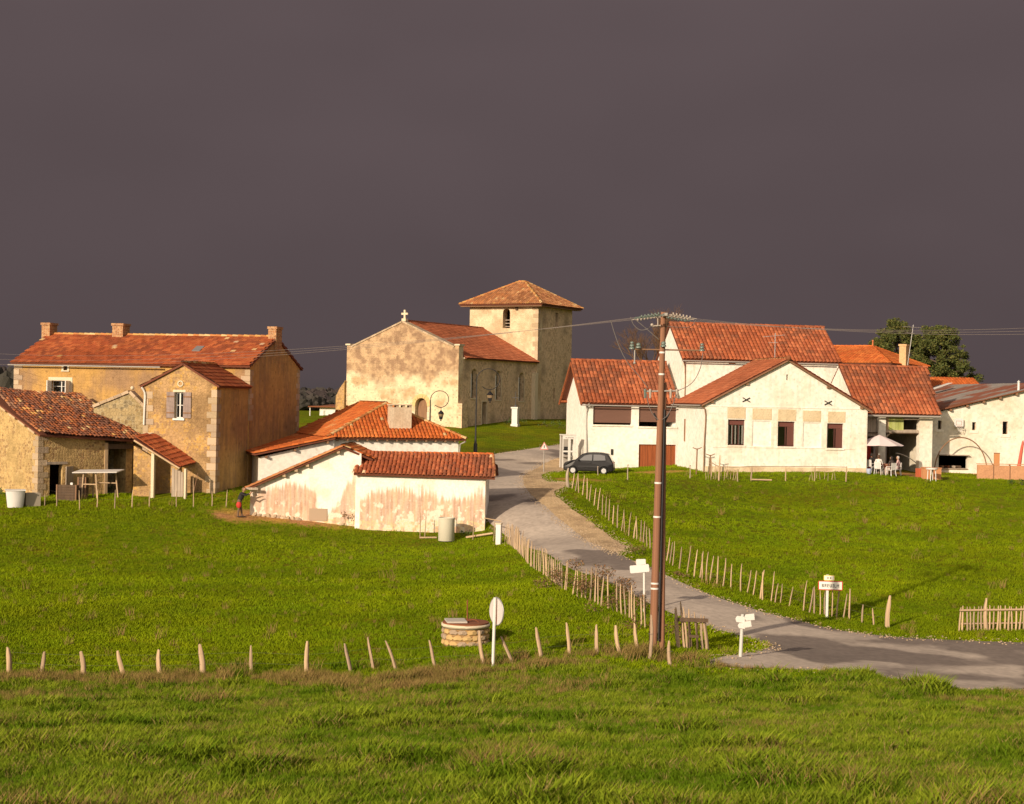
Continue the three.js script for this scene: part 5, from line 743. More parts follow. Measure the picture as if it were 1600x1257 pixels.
  { const af = new Face(g, 'f', 2.2), p = af.px(1577, 722), h = thing('log_pile', 'dark pile of scrap wood on the ground by the barn wall', 'wood pile', toW(p[0] - 1.2, 0, 2.2), -4); for (let i = 0; i < 9; i++) mesh('log', rod(V(rr(0, 0.5), 0.1 + (i % 3) * 0.13, rr(-0.3, 0.3)), V(rr(1.6, 2.6), 0.1 + (i % 3) * 0.13, rr(-0.3, 0.3)), 0.08), [M.woodDark, M.woodBrown, M.woodDark][i % 3], h); }
}
// low tiled roof far behind the barn
{ const o = at(1457, 612, 150), g = thing('far_tiled_house', 'low orange tiled roof showing behind the long barn', 'house', V(o.x, ht(o.x, o.z), o.z), -3), f = new Face(g, 'f'), x1 = f.px(1535, 606)[0], e = f.px(1495, 606)[1], y = f.px(1495, 599)[1]; mesh('wall', box(0, x1, -1, e - 0.2, -6, 0), M.cream, g); slope(g, [V(-0.4, e - 0.15, 0.3), V(x1 + 0.2, e - 0.15, 0.3), V(x1 + 0.2, y + 0.5, -3), V(-0.4, y + 0.5, -3)], { pal: PAL.orange, w: 0.28, jit: 0.2 }); slope(g, [V(x1 + 0.2, e - 0.15, -6.3), V(-0.4, e - 0.15, -6.3), V(-0.4, y + 0.5, -3), V(x1 + 0.2, y + 0.5, -3)], { pal: PAL.orange, w: 0.28, jit: 0.2 }); }

// ---------------------------------------------------------------- fences: every stake a part
const stakeGeo = [0, 1, 2, 3].map((k) => { // riven chestnut stakes one metre long, pointed, slightly crooked
  const g = new THREE.CylinderGeometry(0.8, 1, 1, 6, 4).translate(0, 0.5, 0), p = g.attributes.position;
  for (let i = 0; i < p.count; i++) { const y = p.getY(i), a = Math.atan2(p.getZ(i), p.getX(i)), r = Math.hypot(p.getX(i), p.getZ(i)) * (0.8 + 0.35 * hash(Math.round(a * 3), k, 7)) * (y > 0.99 ? 0.6 : 1); p.setXYZ(i, Math.cos(a) * r + 0.6 * Math.sin(y * 3 + k * 2) * y, y + (y > 0.99 ? 0.02 * Math.cos(a) : 0), Math.sin(a) * r + 0.4 * Math.sin(y * 4 + k)); }
  g.computeVertexNormals(); return g;
});
function stake(parent, p, h, r, lx = 0, lz = 0, mat, name = 'stake') { const m = new THREE.Mesh(stakeGeo[Math.floor(rnd() * 4)], mat || M.stakes[Math.floor(rnd() * 4)]); m.name = name; m.castShadow = m.receiveShadow = true; const d = V(lx, h, lz); m.quaternion.setFromUnitVectors(V(0, 1, 0), d.clone().normalize()).multiply(new THREE.Quaternion().setFromAxisAngle(V(0, 1, 0), rr(0, 6.28))); m.scale.set(r, d.length() + 0.15, r); m.position.copy(p).add(V(0, -0.15, 0)); parent.add(m); return m; }
const along = (L, x) => { for (let i = 0; i < L.length - 1; i++) if (x <= L[i + 1][0]) return mix(L[i][1], L[i + 1][1], clamp((x - L[i][0]) / (L[i + 1][0] - L[i][0]), 0, 1)); return L[L.length - 1][1]; };
function fenceAt(name, label, group) { const g = new THREE.Group(); g.name = numbered(name); tag(g, label, 'fence', group); scene.add(g); return g; }
const wires = (g, pts, hs, r = 0.002) => hs.forEach((h) => mesh('wire', tube(pts.map((p) => p.clone().add(V(0, h, 0))), r, 4, false, pts.length * 2), M.wire, g));
{ // left side of the road
  const g = fenceAt('stake_fence', 'close row of weathered stakes along the cottage side of the road', 'roadside fences');
  const L = [[787, 848], [796, 852], [824, 880], [850, 899], [876, 919], [895, 930], [925, 940], [945, 951], [960, 955], [989, 970], [1010, 985], [1040, 1000]].map(([x, y]) => gnd(x, y)), c = new THREE.CatmullRomCurve3(L), n = 82, P = [];
  for (let i = 0; i < n; i++) { const q = c.getPointAt((i + rr(0.1, 0.9)) / n); if (hash(i, 5, 3) < 0.07) continue; q.y = ht(q.x, q.z); P.push(q); stake(g, q, rr(0.95, 1.3) * (i > 60 ? 1.1 : 1), rr(0.026, 0.042), rr(-0.07, 0.07), rr(-0.06, 0.06)); }
  wires(g, P, [0.5, 0.85]);
}
{ // right side of the road
  const g = fenceAt('stake_fence', 'open row of pale stakes along the field side of the road past the place-name sign', 'roadside fences');
  const B = [[887, 761], [905, 771], [921, 784], [941, 805], [958, 820], [982, 838], [1005, 850], [1041, 878], [1061, 890], [1084, 903], [1109, 910], [1142, 921], [1167, 928], [1192, 938], [1219, 943], [1233, 948], [1255, 955], [1289, 963], [1328, 968], [1347, 973], [1366, 978], [1390, 981]], P = [];
  for (const x of [893, 899, 904, 910, 917, 921, 928, 934, 941, 946, 952, 958, 965, 971, 976, 982, 990, 995, 1000, 1005, 1011, 1016, 1041, 1046, 1051, 1061, 1073, 1084, 1093, 1097, 1103, 1109, 1120, 1130, 1142, 1157, 1167, 1176, 1188, 1192, 1205, 1211, 1219, 1233, 1255, 1264, 1273, 1282, 1289, 1300, 1307, 1318, 1328, 1347, 1366]) { const p = gnd(x, along(B, x)); P.push(p); const short = x > 1205 && x < 1240 || x > 1340; stake(g, p, short ? rr(0.65, 0.85) : rr(1.0, 1.3), rr(0.03, 0.045), rr(-0.05, 0.16), rr(-0.05, 0.05)); }
  const a = gnd(887, 762), b = gnd(1387, 981); stake(g, a, 1.2, 0.13, 0, 0, M.woodGrey, 'end_post'); stake(g, b, 1.3, 0.11, 0.03, 0, M.stakes[0], 'end_post'); wires(g, [a, ...P, b], [0.4, 0.75]);
}
{ // posts along the foot of the near meadow
  const g = fenceAt('post_fence', 'line of short leaning wooden posts across the foot of the near meadow', null), P = [];
  for (const [tx, ty, bx, by, r] of [[14, 1012, 13, 1052, 0.1], [67, 1019, 65, 1055, 0.085], [126, 1019, 129, 1057, 0.1], [187, 1017, 191, 1057, 0.09], [249, 1016, 252, 1057, 0.09], [314, 1008, 316, 1055, 0.11], [391, 1010, 394, 1053, 0.065], [479, 1003, 481, 1056, 0.09], [541, 1006, 549, 1050, 0.07], [577, 997, 583, 1046, 0.055], [606, 1001, 621, 1048, 0.065], [671, 1002, 683, 1043, 0.065], [750, 986, 758, 1040, 0.075], [787, 995, 804, 1037, 0.065], [840, 981, 847, 1029, 0.08], [887, 974, 890, 1025, 0.075], [931, 977, 934, 1024, 0.075], [963, 978, 971, 1023, 0.08], [993, 975, 1000, 1026, 0.07]]) { const p = gnd(bx, by), q = at(tx, ty, -p.z); P.push(p); stake(g, p, q.y - p.y, r, q.x - p.x, rr(-0.05, 0.05), null, 'post'); }
  wires(g, P, [0.35, 0.7]);
}
{ // gate of old boards beside the pole
  const p = gnd(1080, 1016), g = thing('board_gate', 'rickety grey gate of boards and a dark top rail beside the utility pole', 'gate', p, 8), s = S(-p.z), X = (x) => (x - 1080) / s, Y = (y) => (1016 - y) / s;
  for (const [x0, y0, x1, y1, r] of [[1054, 952, 1063, 1020, 0.085], [1062, 942, 1070, 1008, 0.05], [1068, 950, 1074, 1006, 0.045], [1076, 953, 1080, 1002, 0.045], [1085, 957, 1090, 1004, 0.045], [1094, 961, 1098, 1008, 0.05], [1101, 963, 1105, 1012, 0.075]]) { const m = stake(g, V(X(x1), Y(y1) - 0.05, rr(-0.05, 0.05)), Y(y0) - Y(y1) + 0.05, r, X(x0) - X(x1), 0, null, 'board'); void m; }
  mesh('top_rail', box(X(1058), X(1106), Y(971.5), Y(965.5), 0.09, 0.15), M.woodDark, g); mesh('middle_rail', box(X(1076), X(1092), Y(996), Y(992), 0.09, 0.14), M.woodDark, g); for (const x of [1078, 1090]) mesh('strut', rod(V(X(x - 3), Y(966), 0.08), V(X(x), Y(1015), 0.08), 0.035), M.woodDark, g);
}
for (const [tx, ty, bx, by, r, lab] of [[1018, 962, 1016, 1034, 0.075, 'thick pale stake in front of the utility pole'], [1046, 1002, 1049, 1042, 0.07, 'short split stake in dry grass in front of the board gate']]) { const p = gnd(bx, by), g = thing('loose_stake', lab, 'stake', p, 0); const q = at(tx, ty, -p.z); stake(g, V(0, 0, 0), q.y - p.y, r, q.x - p.x, 0); mesh('wire_loop', new THREE.TorusGeometry(r * 1.15, 0.006, 5, 12).rotateX(Math.PI / 2).translate((q.x - p.x) * 0.6, (q.y - p.y) * 0.6, 0), M.wire, g); }
{ // picket fence
  const a = gnd(1499, 987), b = gnd(1640, 985), g = fenceAt('picket_fence', 'neat pale picket fence at the bend of the road', null), n = 25;
  for (let i = 0; i < n; i++) { const q = a.clone().lerp(b, i / (n - 1)); q.y = ht(q.x, q.z); stake(g, q, rr(0.95, 1.02), 0.042, rr(-0.03, 0.05), 0, null, 'picket'); }
  const h = 0.86; mesh('rail', rod(a.clone().add(V(0, h, 0.05)), b.clone().add(V(0, h, 0.05)), 0.045, 0.045, 5), M.stakes[0], g); mesh('rail', rod(a.clone().add(V(0, 0.3, -0.05)), b.clone().add(V(0, 0.3, -0.05)), 0.035, 0.035, 5), M.stakes[1], g); const p = a.clone().lerp(b, 0.29); p.y = ht(p.x, p.z); stake(g, p, 1.3, 0.1, 0.02, 0, M.stakes[0], 'post');
}
{ // thin posts in front of the farmhouse
  const g = fenceAt('wire_fence', 'row of thin posts across the grass in front of the barn and farmhouse', null), P = [];
  for (const [x, y0, y1] of [[69, 772, 790], [88, 766, 793], [124, 767, 797], [151, 766, 794], [179, 766, 795], [206, 766, 794], [233, 765, 794], [275, 767, 793], [302, 748, 793], [331, 768, 791], [353, 766, 793]]) { const p = gnd(x, y1), q = at(x, y0, -p.z); P.push(p); stake(g, p, q.y - p.y, 0.035, rr(-0.04, 0.04), 0, null, 'post'); }
  wires(g, P, [0.5, 0.9]); const k = P[8]; mesh('branch', rod(k.clone().add(V(0, 0.9, 0)), k.clone().add(V(0.22, 2.0, 0)), 0.03, 0.015, 5), M.woodBrown, g);
}
{ // rail and stakes in front of the hall
  const g = fenceAt('rail_fence', 'thin rail fence and garden stakes on the grass in front of the hall', null), P = [];
  for (const [x, y0, y1, r] of [[1112, 716, 746, 0.05], [1124, 712, 752, 0.06], [1153, 733, 753, 0.05], [1174, 730, 752, 0.06], [1228, 730, 752, 0.05], [1273, 730, 752, 0.05], [1322, 729, 753, 0.055]]) { const p = gnd(x, y1), q = at(x, y0, -p.z); P.push([p, q.y - p.y]); stake(g, p, q.y - p.y, r, rr(-0.06, 0.04), 0, null, 'post'); }
  mesh('rail', tube(P.map(([p]) => p.clone().add(V(0, 0.98, 0))), 0.028, 5, false, 30), M.stakes[3], g); for (let i = 0; i < 22; i++) { const x = i < 14 ? 1104 + i * 3.4 : 1180 + i * 6, p = gnd(x, 750 + rr(-2, 2)); stake(g, p, i < 14 ? rr(0.5, 1.2) : rr(0.3, 0.6), 0.02, rr(-0.1, 0.1), 0); }
  mesh('ground_board', rod(gnd(1174, 752).add(V(0, 0.1, 0)), gnd(1206, 753).add(V(0, 0.1, 0)), 0.06, 0.06, 4), M.stakes[2], g);
}
for (const [x, y0, y1, lab] of [[1088, 701, 742, 'T-shaped clothes-line post against the white side wall of the hall'], [1109, 711, 742, 'T-shaped clothes-line post leaning at the corner of the hall fence']]) { const p = gnd(x, y1), h = (y1 - y0) / S(-p.z), g = thing('line_post', lab, 'clothes post', p, 0, 'clothes-line posts'); mesh('post', rod(V(0, -0.2, 0), V(0.03, h, 0), 0.045), M.woodBrown, g); mesh('arm', [rod(V(0.03, h - 0.06, 0), V(-0.28, h + 0.05, 0), 0.03), rod(V(0.03, h - 0.06, 0), V(0.34, h + 0.07, 0), 0.03)], M.woodBrown, g); }
for (const [x, y0, y1, lab] of [[934, 730, 744, 'thin grey marker post on the grass in front of the parked car'], [981, 727, 750, 'thin grey marker post between the parked car and the garage door'], [1078, 728, 748, 'thin grey marker post near the clothes-line posts']]) { const p = gnd(x, y1), g = thing('marker_post', lab, 'post', p, 0, 'marker posts by the shelter'); stake(g, V(0, 0, 0), (y1 - y0) / S(-p.z), 0.04, 0, 0, M.woodGrey, 'shaft'); mesh('cap', new THREE.SphereGeometry(0.05, 6, 5).translate(0, (y1 - y0) / S(-p.z), 0), M.woodGrey, g); }

// ---------------------------------------------------------------- bits beside the shed, the well, the farmyard
{ const p = gnd(698, 841).add(V(0, 0, 0.7)), g = thing('water_tank', 'round pale concrete water tank at the foot of the stained shed wall', 'tank', p, 0); mesh('drum', new THREE.LatheGeometry([[0, 0], [0.46, -0.1], [0.46, 1.12], [0.49, 1.14], [0.49, 1.22], [0.4, 1.22], [0.4, 1.0], [0, 1.0]].map((q) => new THREE.Vector2(...q)), 24), std(0.56, 0.53, 0.42, 0.9, { bumpMap: fineT, bumpScale: 0.01 }), g); mesh('water', new THREE.CircleGeometry(0.4, 20).rotateX(-Math.PI / 2).translate(0, 1.05, 0), M.water, g); }
{ const g = fenceAt('yard_fence', 'thin stakes, a low plank and a rail below the stained shed wall', null); for (const [x, y0, y1] of [[656, 802, 841], [663, 798, 842], [693, 800, 842], [739, 808, 844], [771, 815, 846]]) { const p = gnd(x, y1), q = at(x, y0, -p.z); stake(g, p, q.y - p.y, 0.03, rr(-0.02, 0.1), 0, M.stakes[1]); } mesh('plank', rod(gnd(728, 843).add(V(0, 0.1, 0)), gnd(770, 838).add(V(0, 0.15, 0)), 0.07, 0.07, 4), M.stakes[2], g); mesh('plank', rod(gnd(656, 842).add(V(0, 0.05, 0)), gnd(682, 842).add(V(0, 0.05, 0)), 0.06, 0.06, 4), M.stakes[0], g); const a = gnd(756, 840), b = gnd(782, 850); mesh('rail', rod(a.clone().add(V(0, 1.1, 0)), b.clone().add(V(0, 1.25, 0)), 0.03, 0.03, 5), M.stakes[2], g); }
{ const p = gnd(779, 851), g = thing('gate_post', 'white painted square post at the top end of the stake fence', 'post', p, 15); mesh('shaft', box(-0.14, 0.14, -0.2, 1.12, -0.14, 0.14), M.paint, g); mesh('cap', box(-0.17, 0.17, 1.12, 1.18, -0.17, 0.17), M.stonePale, g); }
{ // the well
  const p = gnd(727, 1005), g = thing('stone_well', 'round stone well with rusty lid and iron rod in the meadow', 'well', p, 0), R = 0.86, H = 0.62;
  mesh('drum', new THREE.CylinderGeometry(R - 0.05, R - 0.04, H + 0.2, 28, 1, true).translate(0, H / 2 - 0.1, 0), M.rubbleGold, g);
  for (let r = 0; r < 3; r++) { const n = 15; for (let i = 0; i < n; i++) { const a = (i + r * 0.5) / n * 6.283, w = 6.283 / n * R * rr(0.82, 0.98), h = H / 3 * rr(0.8, 0.98); mesh('stone_block', new THREE.DodecahedronGeometry(0.5, 0).scale(w * 1.25, h * 1.25, 0.2).rotateY(Math.PI / 2 - a).translate(Math.cos(a) * (R - 0.07), H / 3 * (r + 0.45) - 0.04, Math.sin(a) * (R - 0.07)), [stone[3], wellStone(), stone[1], wellStone()][Math.floor(rnd() * 4)], g); } }
  mesh('rim', new THREE.LatheGeometry([[R - 0.22, H], [R - 0.22, H + 0.1], [R + 0.02, H + 0.1], [R + 0.02, H - 0.03], [R - 0.22, H - 0.03]].map((q) => new THREE.Vector2(...q)), 28), M.stonePale, g);
  const lid = mesh('lid', new THREE.CylinderGeometry(R - 0.02, R - 0.02, 0.05, 28).translate(0, H + 0.127, 0), M.rust, g); mesh('lid_slab', box(-0.72, 0.0, H + 0.153, H + 0.21, -0.5, 0.45).rotateY(0.15), M.concrete, lid); mesh('iron_rod', rod(V(0.06, H + 0.1, 0.1), V(0.05, H + 0.95, 0.1), 0.025), M.rust, g); mesh('crank', tube([V(0.06, H + 0.2, 0.1), V(0.3, H + 0.24, 0.1), V(0.5, H + 0.14, 0.1)], 0.02, 5), M.rust, g);
}
function wellStone() { return wellStone.m ||= std(0.56, 0.38, 0.16); }
{ const p = gnd(23, 793), g = thing('white_cistern', 'white plastic water cistern on the grass by the barn', 'cistern', p, -20); mesh('tub', new THREE.CylinderGeometry(0.72, 0.56, 0.98, 4, 1).rotateY(Math.PI / 4).scale(1.05, 1, 0.8).translate(0, 0.49, 0), M.plastic, g); mesh('rim', box(-0.56, 0.56, 0.96, 1.02, -0.44, 0.44), M.plastic, g); }
{ const p = gnd(49, 790), g = thing('grey_trough', 'grey worn stone trough beside the white cistern', 'trough', p, -30); mesh('body', [box(-0.42, 0.42, -0.1, 0.72, -0.35, -0.25), box(-0.42, 0.42, -0.1, 0.72, 0.25, 0.35), box(-0.42, -0.3, -0.1, 0.72, -0.25, 0.25), box(0.3, 0.42, -0.1, 0.72, -0.25, 0.25)], std(0.36, 0.31, 0.24), g); mesh('base', box(-0.3, 0.3, 0, 0.4, -0.25, 0.25), M.woodDark, g); }
{ const p = gnd(50, 772), g = thing('white_slab', 'small white slab leaning at the barn corner', 'slab', p, -30); mesh('slab_face', box(-0.3, 0.3, 0, 0.62, -0.06, 0).rotateX(-0.12), M.paint, g); mesh('support', box(-0.25, 0.25, -0.1, 0.3, -0.4, -0.2), M.concrete, g); }
{ // work table with a tilted top
  const p = gnd(150, 779), g = thing('work_table', 'wooden trestle with a tilted pale board on top in front of the barn', 'table', p, 4); mesh('table_top', box(-1.35, 1.35, -0.03, 0.03, -0.75, 0.75).rotateZ(0.03).rotateX(0.06).translate(0.1, 1.62, 0), std(0.62, 0.58, 0.54, 0.6), g);
  for (const [x, z, dx] of [[-0.62, 0.5, -0.12], [0.12, 0.5, 0.1], [-0.35, -0.5, 0], [1.0, -0.5, 0.18]]) mesh('leg', rod(V(x + dx, -0.1, z), V(x, 1.58, z), 0.055, 0.05, 5), M.stakes[0], g); mesh('rail', rod(V(-0.66, 0.85, 0.5), V(0.15, 0.85, 0.5), 0.04, 0.04, 5), M.stakes[2], g); mesh('rail', rod(V(-0.4, 0.9, -0.5), V(1.05, 0.9, -0.5), 0.04, 0.04, 5), M.stakes[0], g);
}
for (const [x, y, w, h, lab] of [[103, 783, 1.25, 0.95, 'dark slatted crate in front of the barn door'], [127, 780, 0.55, 1.3, 'tall dark narrow crate beside the trestle table']]) { const p = gnd(x, y), g = thing('slatted_crate', lab, 'crate', p, 5); mesh('core', box(-w / 2 + 0.03, w / 2 - 0.03, -0.05, h - 0.03, -0.5, -0.03), M.woodDark, g); const n = Math.round(h / 0.17); for (let i = 0; i < n; i++) mesh('slat', box(-w / 2, w / 2, h * i / n + 0.012, h * (i + 1) / n - 0.012, -0.03, 0.0), M.woodDark, g); for (const s of [-1, 1]) mesh('corner_post', box(s * (w / 2 - 0.05) - 0.04, s * (w / 2 - 0.05) + 0.04, 0, h, 0.001, 0.03), M.woodBrown, g); }
{ const p = gnd(115, 779), g = thing('pale_board', 'small pale board leaning on the dark crate', 'board', p.add(V(0, 0, 0.3)), 5); mesh('board_face', box(-0.07, 0.07, 0.2, 0.95, 0, 0.03).rotateX(-0.1).rotateZ(0.12), M.paint, g); mesh('foot', box(-0.08, 0.08, -0.05, 0.22, -0.02, 0.05), M.woodGrey, g); }
{ const p = gnd(262, 767), g = thing('saw_horse', 'small crossed-leg saw horse in the porch', 'saw horse', p, 10); for (const s of [-1, 1]) for (const z of [-0.3, 0.3]) mesh('leg', rod(V(s * 0.28, -0.05, z), V(-s * 0.16, 0.85, z), 0.035, 0.035, 5), M.stakes[0], g); mesh('beam', rod(V(0, 0.5, -0.35), V(0, 0.5, 0.35), 0.035, 0.035, 5), M.stakes[1], g); }

// ---------------------------------------------------------------- utility pole and its lines
{
  const p = gnd(1020, 1020), D = -p.z, g = thing('utility_pole', 'tall brown double wooden utility pole with crossarms and glass insulators', 'utility pole', p, 0), s = S(D), ip = at(1037, 488, D).sub(p), H = ip.y, lx = ip.x, Y = (y) => at(1030, y, D).y - p.y, Xat = (y) => lx * y / H, glassM = std(0.15, 0.19, 0.165, 0.2), porc = std(0.42, 0.36, 0.30, 0.4);
  const pw = (px, py) => { const q = at(px, py, D).sub(p); return V(q.x, q.y, 0); };
  mesh('main_pole', rod(V(0, -0.4, 0), V(lx, H, 0), 0.15, 0.092, 14), M.pole, g);
  mesh('brace_pole', rod(V(0.32, -0.4, -0.10), V(Xat(Y(600)) + 0.12, Y(598), -0.12), 0.105, 0.075, 12), M.pole, g);
  mesh('cable_conduit', tube([V(0.19, 0.4, 0.06), V(Xat(4) + 0.17, 4, 0.06), V(Xat(Y(640)) + 0.14, Y(640), 0.06)], 0.04, 6), M.iron, g);
  for (const y of [551, 585, 755, 808, 912, 920]) { const yy = Y(y), r = mix(0.15, 0.092, yy / H) + 0.008; mesh('metal_band', new THREE.CylinderGeometry(r, r, 0.06, 14, 1, true).translate(Xat(yy), yy, 0), std(0.75, 0.72, 0.68, 0.4), g); }
  { const a = pw(992, 546), b = pw(1097, 548), c = mesh('crossarm', [rod(a, b, 0.028, 0.028, 5)], M.woodBrown, g); const disc = (x, y, z, k = 3) => { const L = []; for (let i = 0; i < k; i++) L.push(new THREE.SphereGeometry(0.105 - i * 0.015, 8, 5, 0, 6.3, 0, 1.57).translate(x, y + i * 0.1, z)); mesh('insulator', L, glassM, c); }; disc(a.x - 0.1, a.y + 0.0, 0); disc(a.x + 0.12, a.y + 0.04, 0.05, 2); disc(Xat(a.y) + 0.02, a.y + 0.1, 0.16, 2); disc(b.x, b.y - 0.02, 0); mesh('hanger', [rod(V(a.x, a.y, 0), V(a.x, a.y - 0.45, 0), 0.025), new THREE.SphereGeometry(0.05, 6, 5).translate(a.x, a.y - 0.47, 0)], M.zinc, c); }
  { // top arm points at the viewer; strings of discs pull to both sides
    const top = H - 0.12, arm = mesh('top_arm', [box(lx - 0.05, lx + 0.05, top - 0.05, top + 0.05, -0.95, 0.95)], M.zinc, g);
    for (const z of [-0.85, 0.1, 0.85]) for (const k of [-1, 1]) { const L = []; for (let i = 0; i < 6; i++) L.push(new THREE.CylinderGeometry(0.055, 0.055, 0.04, 8).rotateZ(Math.PI / 2).translate(lx + k * (0.25 + i * 0.115), top - 0.02 * i + z * 0.02, z)); L.push(rod(V(lx, top, z), V(lx + k * 1.05, top - 0.13, z), 0.014, 0.014, 5)); mesh('insulator_string', L, i2(k, z), arm); }
    function i2(k, z) { return (k > 0) === (z > 0) ? porc : glassM; }
    mesh('side_bracket', [rod(pw(1019, 510), pw(1034, 509), 0.03), rod(pw(1028, 492), pw(1028, 510), 0.02), new THREE.SphereGeometry(0.06, 6, 5).translate(...pw(1019, 508).toArray())], porc, g);
  }
  { const a = pw(1007, 612), b = pw(1060, 611), c = mesh('fuse_bracket', [rod(a, b, 0.03, 0.03, 5)], M.zinc, g); for (const x of [1008, 1016, 1048, 1058]) { const q = pw(x, 613); mesh('cable_end', [new THREE.CylinderGeometry(0.05, 0.035, 0.26, 7).translate(q.x, q.y - 0.08, 0.02), new THREE.SphereGeometry(0.055, 6, 5).translate(q.x, q.y + 0.06, 0.02)], x % 3 ? porc : glassM, c); } }
  const hang = (name, L, r = 0.014) => mesh(name, tube(L.map(([x, y]) => pw(x, y).add(V(0, 0, 0.1))), r, 5, false, 24), M.wire, g);
  hang('jumper_cable', [[985, 496], [990, 508], [1000, 516], [1010, 515], [1016, 511]]); hang('jumper_cable', [[990, 498], [1006, 511], [1029, 531]]); hang('jumper_cable', [[954, 501], [960, 521], [970, 548], [980, 566], [1000, 590], [1012, 606]]); hang('jumper_cable', [[1098, 551], [1094, 575], [1084, 595], [1072, 605], [1058, 611]]); hang('jumper_cable', [[1010, 615], [1013, 632], [1020, 648], [1028, 656]]); hang('jumper_cable', [[1056, 616], [1050, 636], [1040, 652], [1034, 656]]); hang('jumper_cable', [[1088, 500], [1080, 510], [1066, 512], [1040, 510]], 0.01);
  mesh('fork_clamp', [rod(pw(1022, 646), pw(1031, 664), 0.03), rod(pw(1046, 646), pw(1036, 664), 0.03)], M.iron, g);
  // overhead lines, from the disc strings to poles out of view
  const line = (ends, sag, label) => { const o = thing('overhead_lines', label, 'power lines', V(0, 0, 0), 0); for (const [a, b] of ends) { const L = []; for (let i = 0; i <= 24; i++) { const t = i / 24, q = a.clone().lerp(b, t); q.y -= sag * 4 * t * (1 - t); L.push(q); } mesh('conductor', tube(L, 0.006, 5, false, 48), M.line, o); } };
  const tz = [-0.85, 0.1, 0.85], top = p.y + H - 0.25;
  line(tz.map((z, i) => [V(p.x + lx - 1.05, top, p.z + z), at(-140, [543, 553, 562][i], 118 + i)]), 0.9, 'three thin overhead wires running left from the utility pole above the farmhouse');
  line(tz.map((z, i) => [V(p.x + lx + 1.05, top, p.z + z), at(1800, [500, 507, 514][i], 60 - i)]), 0.35, 'three thin overhead wires running right from the utility pole above the hall');
}

// ---------------------------------------------------------------- signs
function canvasTex(w, h, draw) { const c = document.createElement('canvas'); c.width = w; c.height = h; const x = c.getContext('2d'); draw(x, w, h); const t = new THREE.CanvasTexture(c); t.colorSpace = THREE.SRGBColorSpace; t.anisotropy = 4; return t; }
const rrShape = (w, h, r) => { const s = new THREE.Shape(); s.moveTo(-w / 2 + r, -h / 2); s.lineTo(w / 2 - r, -h / 2); s.absarc(w / 2 - r, -h / 2 + r, r, -Math.PI / 2, 0); s.lineTo(w / 2, h / 2 - r); s.absarc(w / 2 - r, h / 2 - r, r, 0, Math.PI / 2); s.lineTo(-w / 2 + r, h / 2); s.absarc(-w / 2 + r, h / 2 - r, r, Math.PI / 2, Math.PI); s.lineTo(-w / 2, -h / 2 + r); s.absarc(-w / 2 + r, -h / 2 + r, r, Math.PI, Math.PI * 1.5); return s; };
const plate = (w, h, r, t = 0.03) => new THREE.ExtrudeGeometry(rrShape(w, h, r), { depth: t, bevelEnabled: false, curveSegments: 5 }).translate(0, 0, -t);
function face(w, h, draw, px = 512) { const m = new THREE.MeshStandardMaterial({ map: canvasTex(px, Math.round(px * h / w), draw), roughness: 0.5 }); return [new THREE.PlaneGeometry(w, h), m]; }
{ // place-name sign
  const p = gnd(1292, 965), s = S(-p.z), g = thing('place_sign', 'white place-name sign with red border reading BREUILH, on a post by the road', 'road sign', p, 4), w = 38 / s, h = 14.5 / s, y = (965 - 915) / s;
  mesh('post', box(-0.05, 0.05, -0.3, y + 0.45, -0.05, 0.05), M.paint, g); const P = mesh('name_panel', plate(w, h, 0.06).translate(0.12, y, 0.085), std(0.55, 0.05, 0.03, 0.5), g);
  { const [ge, m] = face(w - 0.08, h - 0.07, (x, W, H) => { x.fillStyle = '#f4f0e6'; x.fillRect(0, 0, W, H); x.fillStyle = '#22242c'; x.font = `bold ${H * 0.62}px sans-serif`; x.textAlign = 'center'; x.textBaseline = 'middle'; x.fillText('BREUILH', W / 2, H * 0.53, W * 0.8); }); mesh('lettering', ge.translate(0.12, y, 0.088), m, P); }
  const w2 = 17 / s, h2 = 8.5 / s, y2 = y + h / 2 + h2 / 2 + 0.01, Q = mesh('road_number_panel', plate(w2, h2, 0.05).translate(0.06, y2, 0.085), std(0.80, 0.62, 0.10, 0.5), g);
  { const [ge, m] = face(w2 - 0.06, h2 - 0.05, (x, W, H) => { x.fillStyle = '#f4efdd'; x.fillRect(0, 0, W, H); x.fillStyle = '#3a3d48'; x.font = `bold ${H * 0.7}px sans-serif`; x.textAlign = 'center'; x.textBaseline = 'middle'; x.fillText('D 8', W / 2, H * 0.53); }, 256); mesh('lettering', ge.translate(0.06, y2, 0.088), m, Q); }
}
{ const p = gnd(770, 1042), s = S(-p.z), g = thing('round_sign', 'grey back of a round road sign on a white post beside the well', 'road sign', p, 0), y = (1042 - 956) / s, R = 21.5 / s; mesh('post', rod(V(0, -0.2, 0), V(0.03, (1042 - 934) / s, 0), 0.055, 0.055, 10), M.paint, g); const d = mesh('disc', new THREE.CylinderGeometry(R, R, 0.03, 28).rotateX(Math.PI / 2).rotateY(-1.04).translate(0.09, y, -0.07), std(0.60, 0.56, 0.54, 0.6), g); mesh('edge_rim', new THREE.TorusGeometry(R, 0.022, 6, 32).rotateY(-1.04).translate(0.09, y, -0.07), M.metal, d); mesh('back_rail', box(-0.02, 0.02, -R * 0.9, R * 0.8, -0.02, 0.02).translate(0.085, y, -0.03), M.rust, d); }
